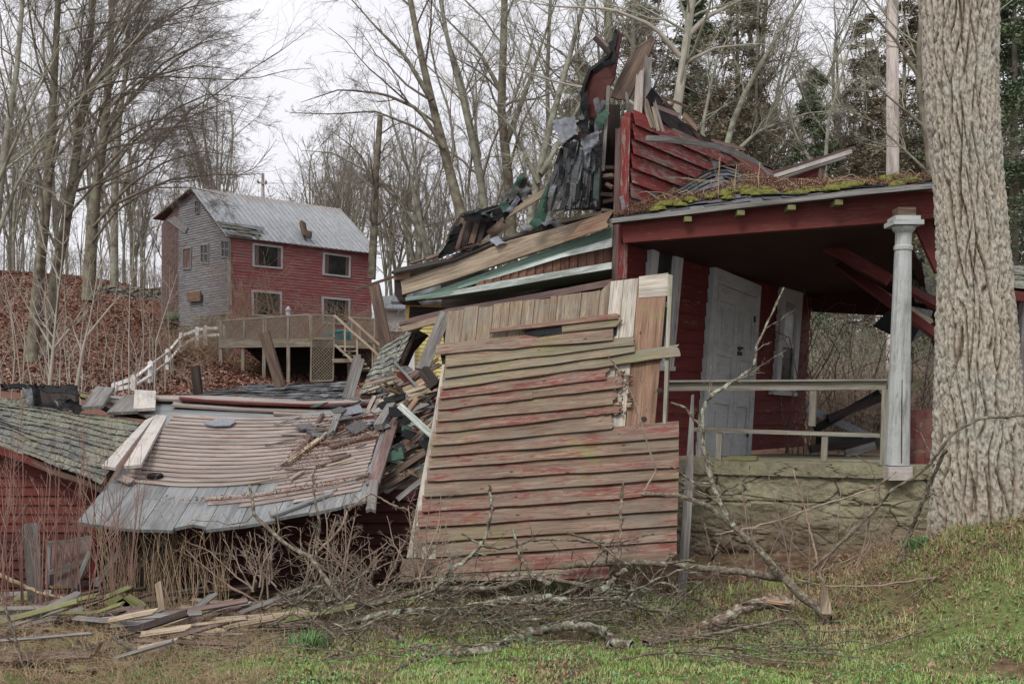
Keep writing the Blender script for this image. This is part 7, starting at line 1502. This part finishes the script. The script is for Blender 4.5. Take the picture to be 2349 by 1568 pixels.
for i in range(16):
    r_ = R(1500+i); px = r_.uniform(560, 990); d = r_.uniform(8.9, 9.6); y0 = r_.uniform(1330, 1400); ms = []
    for q in range(3):
        a = math.radians(90+r_.normal()*32); L = r_.uniform(90, 240); ms.append(([tuple(GP(px+L*t*math.cos(a)+r_.normal()*6, y0-L*t*math.sin(a)+r_.normal()*6, d)) for t in (0, .3, .65, 1)], pr_(5.5, 2, 4, d)))
    plant('twiggy_shrub', 'pale twiggy bare shrub in front of the dark low wall under the fallen clapboards', 'shrub', ms, [dict(m=7, tr=(.15, 1), lf=.42, ang=45, K=6, wig=.24, bias=(0, 0, .05), rf=.6, rmin=.002, end=.5), dict(m=4, tr=(.2, 1), lf=.45, ang=42, K=4, wig=.25, bias=(0, 0, .05), rf=.65, rmin=.0016, end=.6)], M['twig_pale'], M['twig_pale'], 1520+i, 'twiggy shrubs before the dark wall', sides=5, K=10, wob=.004)
for i in range(40):
    r_ = R(1600+i); px = r_.uniform(-40, 1750) if i < 26 else r_.uniform(1500, 2350); d = r_.uniform(7.4, 8.8); x_ = (px-CX)/F*d; a = r_.uniform(-.5, .5)+(3.14 if r_.rand() < .5 else 0); L = r_.uniform(.3, 1.1); pts = []
    for t in (0, .3, .6, 1): X_, Y_ = x_+L*t*math.cos(a)+r_.normal()*.02, d+L*t*math.sin(a)*.5; pts.append((X_, Y_, gzf(X_, Y_)+.02+.05*math.sin(3*t)+r_.uniform(0, .02)))
    plant('ground_stick', 'fallen dead stick lying in the grass in the foreground', 'stick', [(pts, [.008, .007, .005, .003])], [dict(m=4, tr=(.1, 1), lf=.35, ang=45, K=5, wig=.24, bias=(0, 0, .05), rf=.6, rmin=.002, end=.5), dict(m=2, tr=(.2, 1), lf=.4, ang=42, K=3, wig=.2, bias=(0, 0, 0), rf=.7, rmin=.0015, end=.6)], M['branch_brown'], M['branch_brown'], 1650+i, 'sticks in the grass', sides=6, K=9, wob=.004, names=('limb', 'twigs'))
# ------------------------------------------------------------------ grass, leaves, moss
def blades(name, label, px_r, d_r, n, h, w_, mm, seed, cat='grass', dens=None, lean=.8):
    r_ = R(seed); d = np.sqrt(r_.uniform(d_r[0]**2, d_r[1]**2, n)); px = r_.uniform(*px_r, n); x = (px-CX)/F*d
    keep = np.ones(n, bool)
    if dens is not None: keep = r_.rand(n) < dens(px, d, x)
    x, d = x[keep], d[keep]; n = len(x); z = gz(x, d)
    a = r_.uniform(0, 6.28, n); H = h*r_.uniform(.3, 1.2, n)*np.clip(.9+.6*np.sin(x*9+3*np.sin(d*5))*np.sin(d*11+2*np.sin(x*7)), .35, 1.6); b_ = lean*r_.uniform(.2, 1.3, n)
    dx, dy = np.cos(a), np.sin(a); W = w_*r_.uniform(.6, 1.3, n)
    p0 = np.stack([x, d, z-.01], 1); s_ = np.stack([-dy*W, dx*W, np.zeros(n)], 1); l1 = np.stack([dx*H*b_*.3, dy*H*b_*.3, H*.6], 1); l2 = np.stack([dx*H*b_, dy*H*b_, H], 1)
    vs = np.stack([p0-s_, p0+s_, p0+l1+s_*.7, p0+l1-s_*.7, p0+l2], 1); c_ = np.array([x.mean(), d.mean(), z.mean()])
    i0 = np.arange(n)[:, None]*5; tri = np.concatenate([i0+[[0, 1, 2]], i0+[[0, 2, 3]], i0+[[3, 2, 4]]], 1).reshape(-1, 3)
    rv = r_.rand(n); uv = np.repeat(rv, 9); uv = np.stack([uv, uv], 1)
    o = obj(name, mesh_np(name, vs.reshape(-1, 3)-c_, tris=tri, uvs=uv), M[mm]); o.location = V(c_); return tag(o, label, cat, None, 'stuff')
patch = lambda s, o, lo, hi: (lambda px, d, x: np.clip((np.sin(x*s+o)*np.sin(d*s*1.3+o*2)+.5*np.sin(x*s*2.7+d*2.1+o)+.6)*hi, lo, 1))
blades('grass', 'short green lawn grass with straw patches in the foreground', (-450, 2850), (5.6, 9.3), 370000, .04, .0028, 'grass_blades', 1, dens=lambda px, d, x: np.where(px < 620, np.clip((px-230)/260, .04, 1)*np.clip(1-(d-7.2-(px-300)*.002)*1.4, .02, 1), 1)*patch(2.2, 1, .5, .95)(px, d, x)*np.clip(1.35-(d-8.3)*.8, .15, 1))
blades('grass', 'taller tufts of green grass near the foundation and under the branches', (900, 2850), (8.2, 10.6), 48000, .09, .0028, 'grass_blades', 2, dens=patch(3.1, 4, .05, .6), lean=.7)
blades('dry_grass', 'matted tan dead grass on the bank below the big tree', (1750, 2850), (8.0, 10.4), 28000, .09, .0025, 'dry_blades', 3, dens=patch(1.9, 2, .25, .8), lean=1.5)
blades('dry_grass', 'flattened straw grass at the lower left', (-450, 900), (7.0, 10.2), 19000, .09, .0022, 'dry_blades', 4, dens=patch(1.7, 3, .3, .8), lean=1.7)
mbk = [(705, 1462, 8.1, .17, 260, 'spiky tuft of bright green leaves at the grass edge below the curved branch'), (470, 1530, 7.7, .09, 160, 'low green weed rosette at the lower left grass edge'), (2260, 1260, 9.2, .12, 220, 'bright green ferny weed at the left foot of the big tree')]
for i, (px, py, d, h, n, lab) in enumerate(mbk):
    if i == 2: px = 2110
    r_ = R(40+i); x0 = (px-CX)/F*d; z0 = gzf(x0, d); mbb = MB(i)
    for k in range(n):
        mbb.cu = r_.rand(); a = r_.uniform(0, 6.28); L = h*r_.uniform(.5, 1.1); e = r_.uniform(.2, 1.1); b0 = V((x0+r_.normal()*h*.45, d+r_.normal()*h*.45, z0)); dr_ = V((math.cos(a)*e, math.sin(a)*e, 1)).normalized(); s_ = V((-math.sin(a), math.cos(a), 0))*.004
        b = len(mbb.v); mbb.v += [b0-s_, b0+s_, b0+dr_*L*.6+s_*1.5, b0+dr_*L]; mbb.face((b, b+1, b+2), ((0, 0),)*3); mbb.face((b, b+2, b+3), ((0, 0),)*3)
    single('green_weed', mbb, M['broad_green'], lab, 'plant')
def leaves(name, label, pts, size, mm, seed, flat=.35):
    r_ = R(seed); n = len(pts); a = r_.uniform(0, 6.28, n); e1 = np.stack([np.cos(a), np.sin(a), r_.normal(size=n)*flat], 1); e2 = np.stack([-np.sin(a), np.cos(a), r_.normal(size=n)*flat], 1); s_ = (size*r_.uniform(.5, 1.3, n))[:, None]
    vs = np.stack([pts-e1*s_, pts-e2*s_*.6+[0, 0, .3*size], pts+e1*s_, pts+e2*s_*.6], 1).reshape(-1, 3); q = np.arange(4*n).reshape(n, 4); uv = np.repeat(r_.rand(n), 4); uv = np.stack([uv, uv], 1); c_ = pts.mean(0)
    o = obj(name, mesh_np(name, vs-c_, quads=q, uvs=uv), M[mm]); o.location = V(c_); return tag(o, label, 'leaves', None, 'stuff')
r_ = R(60); n = 130000; px = r_.uniform(-500, 1100, n); d = r_.uniform(36, 84, n); x = (px-CX)/F*d
leaves('fallen_leaves', 'red-brown fallen leaves covering the slope below the farmhouse', np.stack([x, d, gz(x, d)+.03], 1), .085, 'hill_leaves', 61)
n = 22000; px = r_.uniform(250, 2500, n); d = np.sqrt(r_.uniform(5.6**2, 9.3**2, n)); x = (px-CX)/F*d; k_ = np.sin(x*5+2*np.sin(d*3))*np.sin(d*6+x*2) > .1; x, d = x[k_], d[k_]
leaves('clover', 'small broad green weeds scattered through the foreground lawn', np.stack([x, d, gz(x, d)+.01+r_.uniform(0, .035, len(x))], 1), .011, 'broad_green', 65, flat=.6)
n = 82000; px = r_.uniform(-450, 2800, n); d = np.sqrt(r_.uniform(5.6**2, 11**2, n)); x = (px-CX)/F*d; k_ = r_.rand(n) < np.where(d < 8.2, .22, .8)*np.where((px > 1900) | (px < 700) | (d > 8.2), 1, .7); x, d = x[k_], d[k_]
leaves('fallen_leaves', 'brown dead leaves scattered over the foreground grass and brush', np.stack([x, d, gz(x, d)+.012+r_.uniform(0, .03, len(x))], 1), .014, 'leaf_litter', 62, flat=.5)
n = 50000; uu_ = r_.uniform(0, 1, n); vv_ = r_.uniform(0, .84, n); pts = []
for a, b in zip(uu_, vv_):
    if .22 < a < .46 and b < .62-.2*abs(a-.33)*4: continue
    if b > .78 and r_.rand() < .6: continue
    pts.append(roofS(a, b)+V((0, 0, .035+r_.uniform(0, .03))))
leaves('needle_litter', 'brown needles and leaf litter lying on the mossy porch roof', np.array(pts), .0085, 'leaf_litter', 63, flat=.6)
pts = []
for i in range(3000):
    c = ((.72, .50, .05, .12), (.83, .30, .06, .1), (.55, .80, .20, .012), (.85, .80, .10, .012), (.66, .42, .02, .06))[i % 5] if i % 5 != 3 or i % 2 else (.72, .08, .1, .05)
    u, v = r_.normal(c[0], c[2]), r_.normal(c[1], c[3]); u, v = min(max(u, .03), .98), min(max(v, 0), .95); pts.append(on_sl(u, v, .035+r_.uniform(0, .02)))
leaves('leaf_litter', 'reddish needle litter caught on the fallen clapboard wall', np.array(pts), .010, 'leaf_litter', 64, flat=.4)
mbm = MB(66)
for i in range(95):
    rr = random.Random(i+6600); u = rr.choice([rr.uniform(.12, .5), rr.uniform(.35, .98), rr.uniform(.6, .98)]); c = roofS(u, rr.uniform(.68, .9) if u < .75 else rr.uniform(.35, .85)); a_, b_ = rr.uniform(.03, .10), rr.uniform(.03, .06)
    base = len(mbm.v); KU, KV = 12, 6
    for j in range(KV+1):
        for k in range(KU):
            th, ph = k*6.2832/KU, j/KV*math.pi/2; d_ = V((math.cos(th)*math.cos(ph)*a_, math.sin(th)*math.cos(ph)*.055, math.sin(ph)*b_)); mbm.v.append(c+d_*(1+.35*noise.noise(d_*30+V((i, 0, 0))))+V((0, 0, .02)))
    for j in range(KV):
        for k in range(KU): mbm.face((base+j*KU+k, base+j*KU+(k+1) % KU, base+(j+1)*KU+(k+1) % KU, base+(j+1)*KU+k), ((0, 0),)*4)
tag(obj('moss', mbm, M['moss_green'], None, smooth=True), 'bright yellow-green moss cushions along the edge of the porch roof', 'moss', None, 'stuff')
for i, (x, y0, y1) in enumerate(((1650, 482, 360), (1688, 462, 378), (1742, 445, 372))): 
    plant('dry_stalk', ('leftmost dry stalk standing on the mossy porch roof', 'middle dry stalk standing on the mossy porch roof', 'rightmost dry stalk standing on the mossy porch roof')[i], 'stalk', [(pp([(x, y0), (x-3, (y0+y1)/2), (x+2, y1)], 12.2), [.008, .006, .004])], LV(3, 2, .0015), M['reed'], M['reed'], 900+i, sides=4, K=6)
rr = R(71); N_ = 60; st = []
for i in range(N_):
    u, v = rr.uniform(.1, .98), rr.uniform(.1, .8); p = np.array(roofS(u, v))+[0, 0, .04]; a = rr.uniform(0, 6.28); L = rr.uniform(.15, .6); st.append([p, p+[math.cos(a)*L*.5, math.sin(a)*L*.3, rr.uniform(0, .1)], p+[math.cos(a)*L, math.sin(a)*L*.6, rr.uniform(0, .06)]])
st = np.array(st); v_, q_ = tubes(st, np.full((N_, 3), .004), 3); c_ = v_.mean(0); o = obj('twig_litter', mesh_np('twig_litter', v_-c_, quads=q_), M['reed']); o.location = V(c_); tag(o, 'fine dead twigs scattered over the mossy porch roof', 'twigs', None, 'stuff')
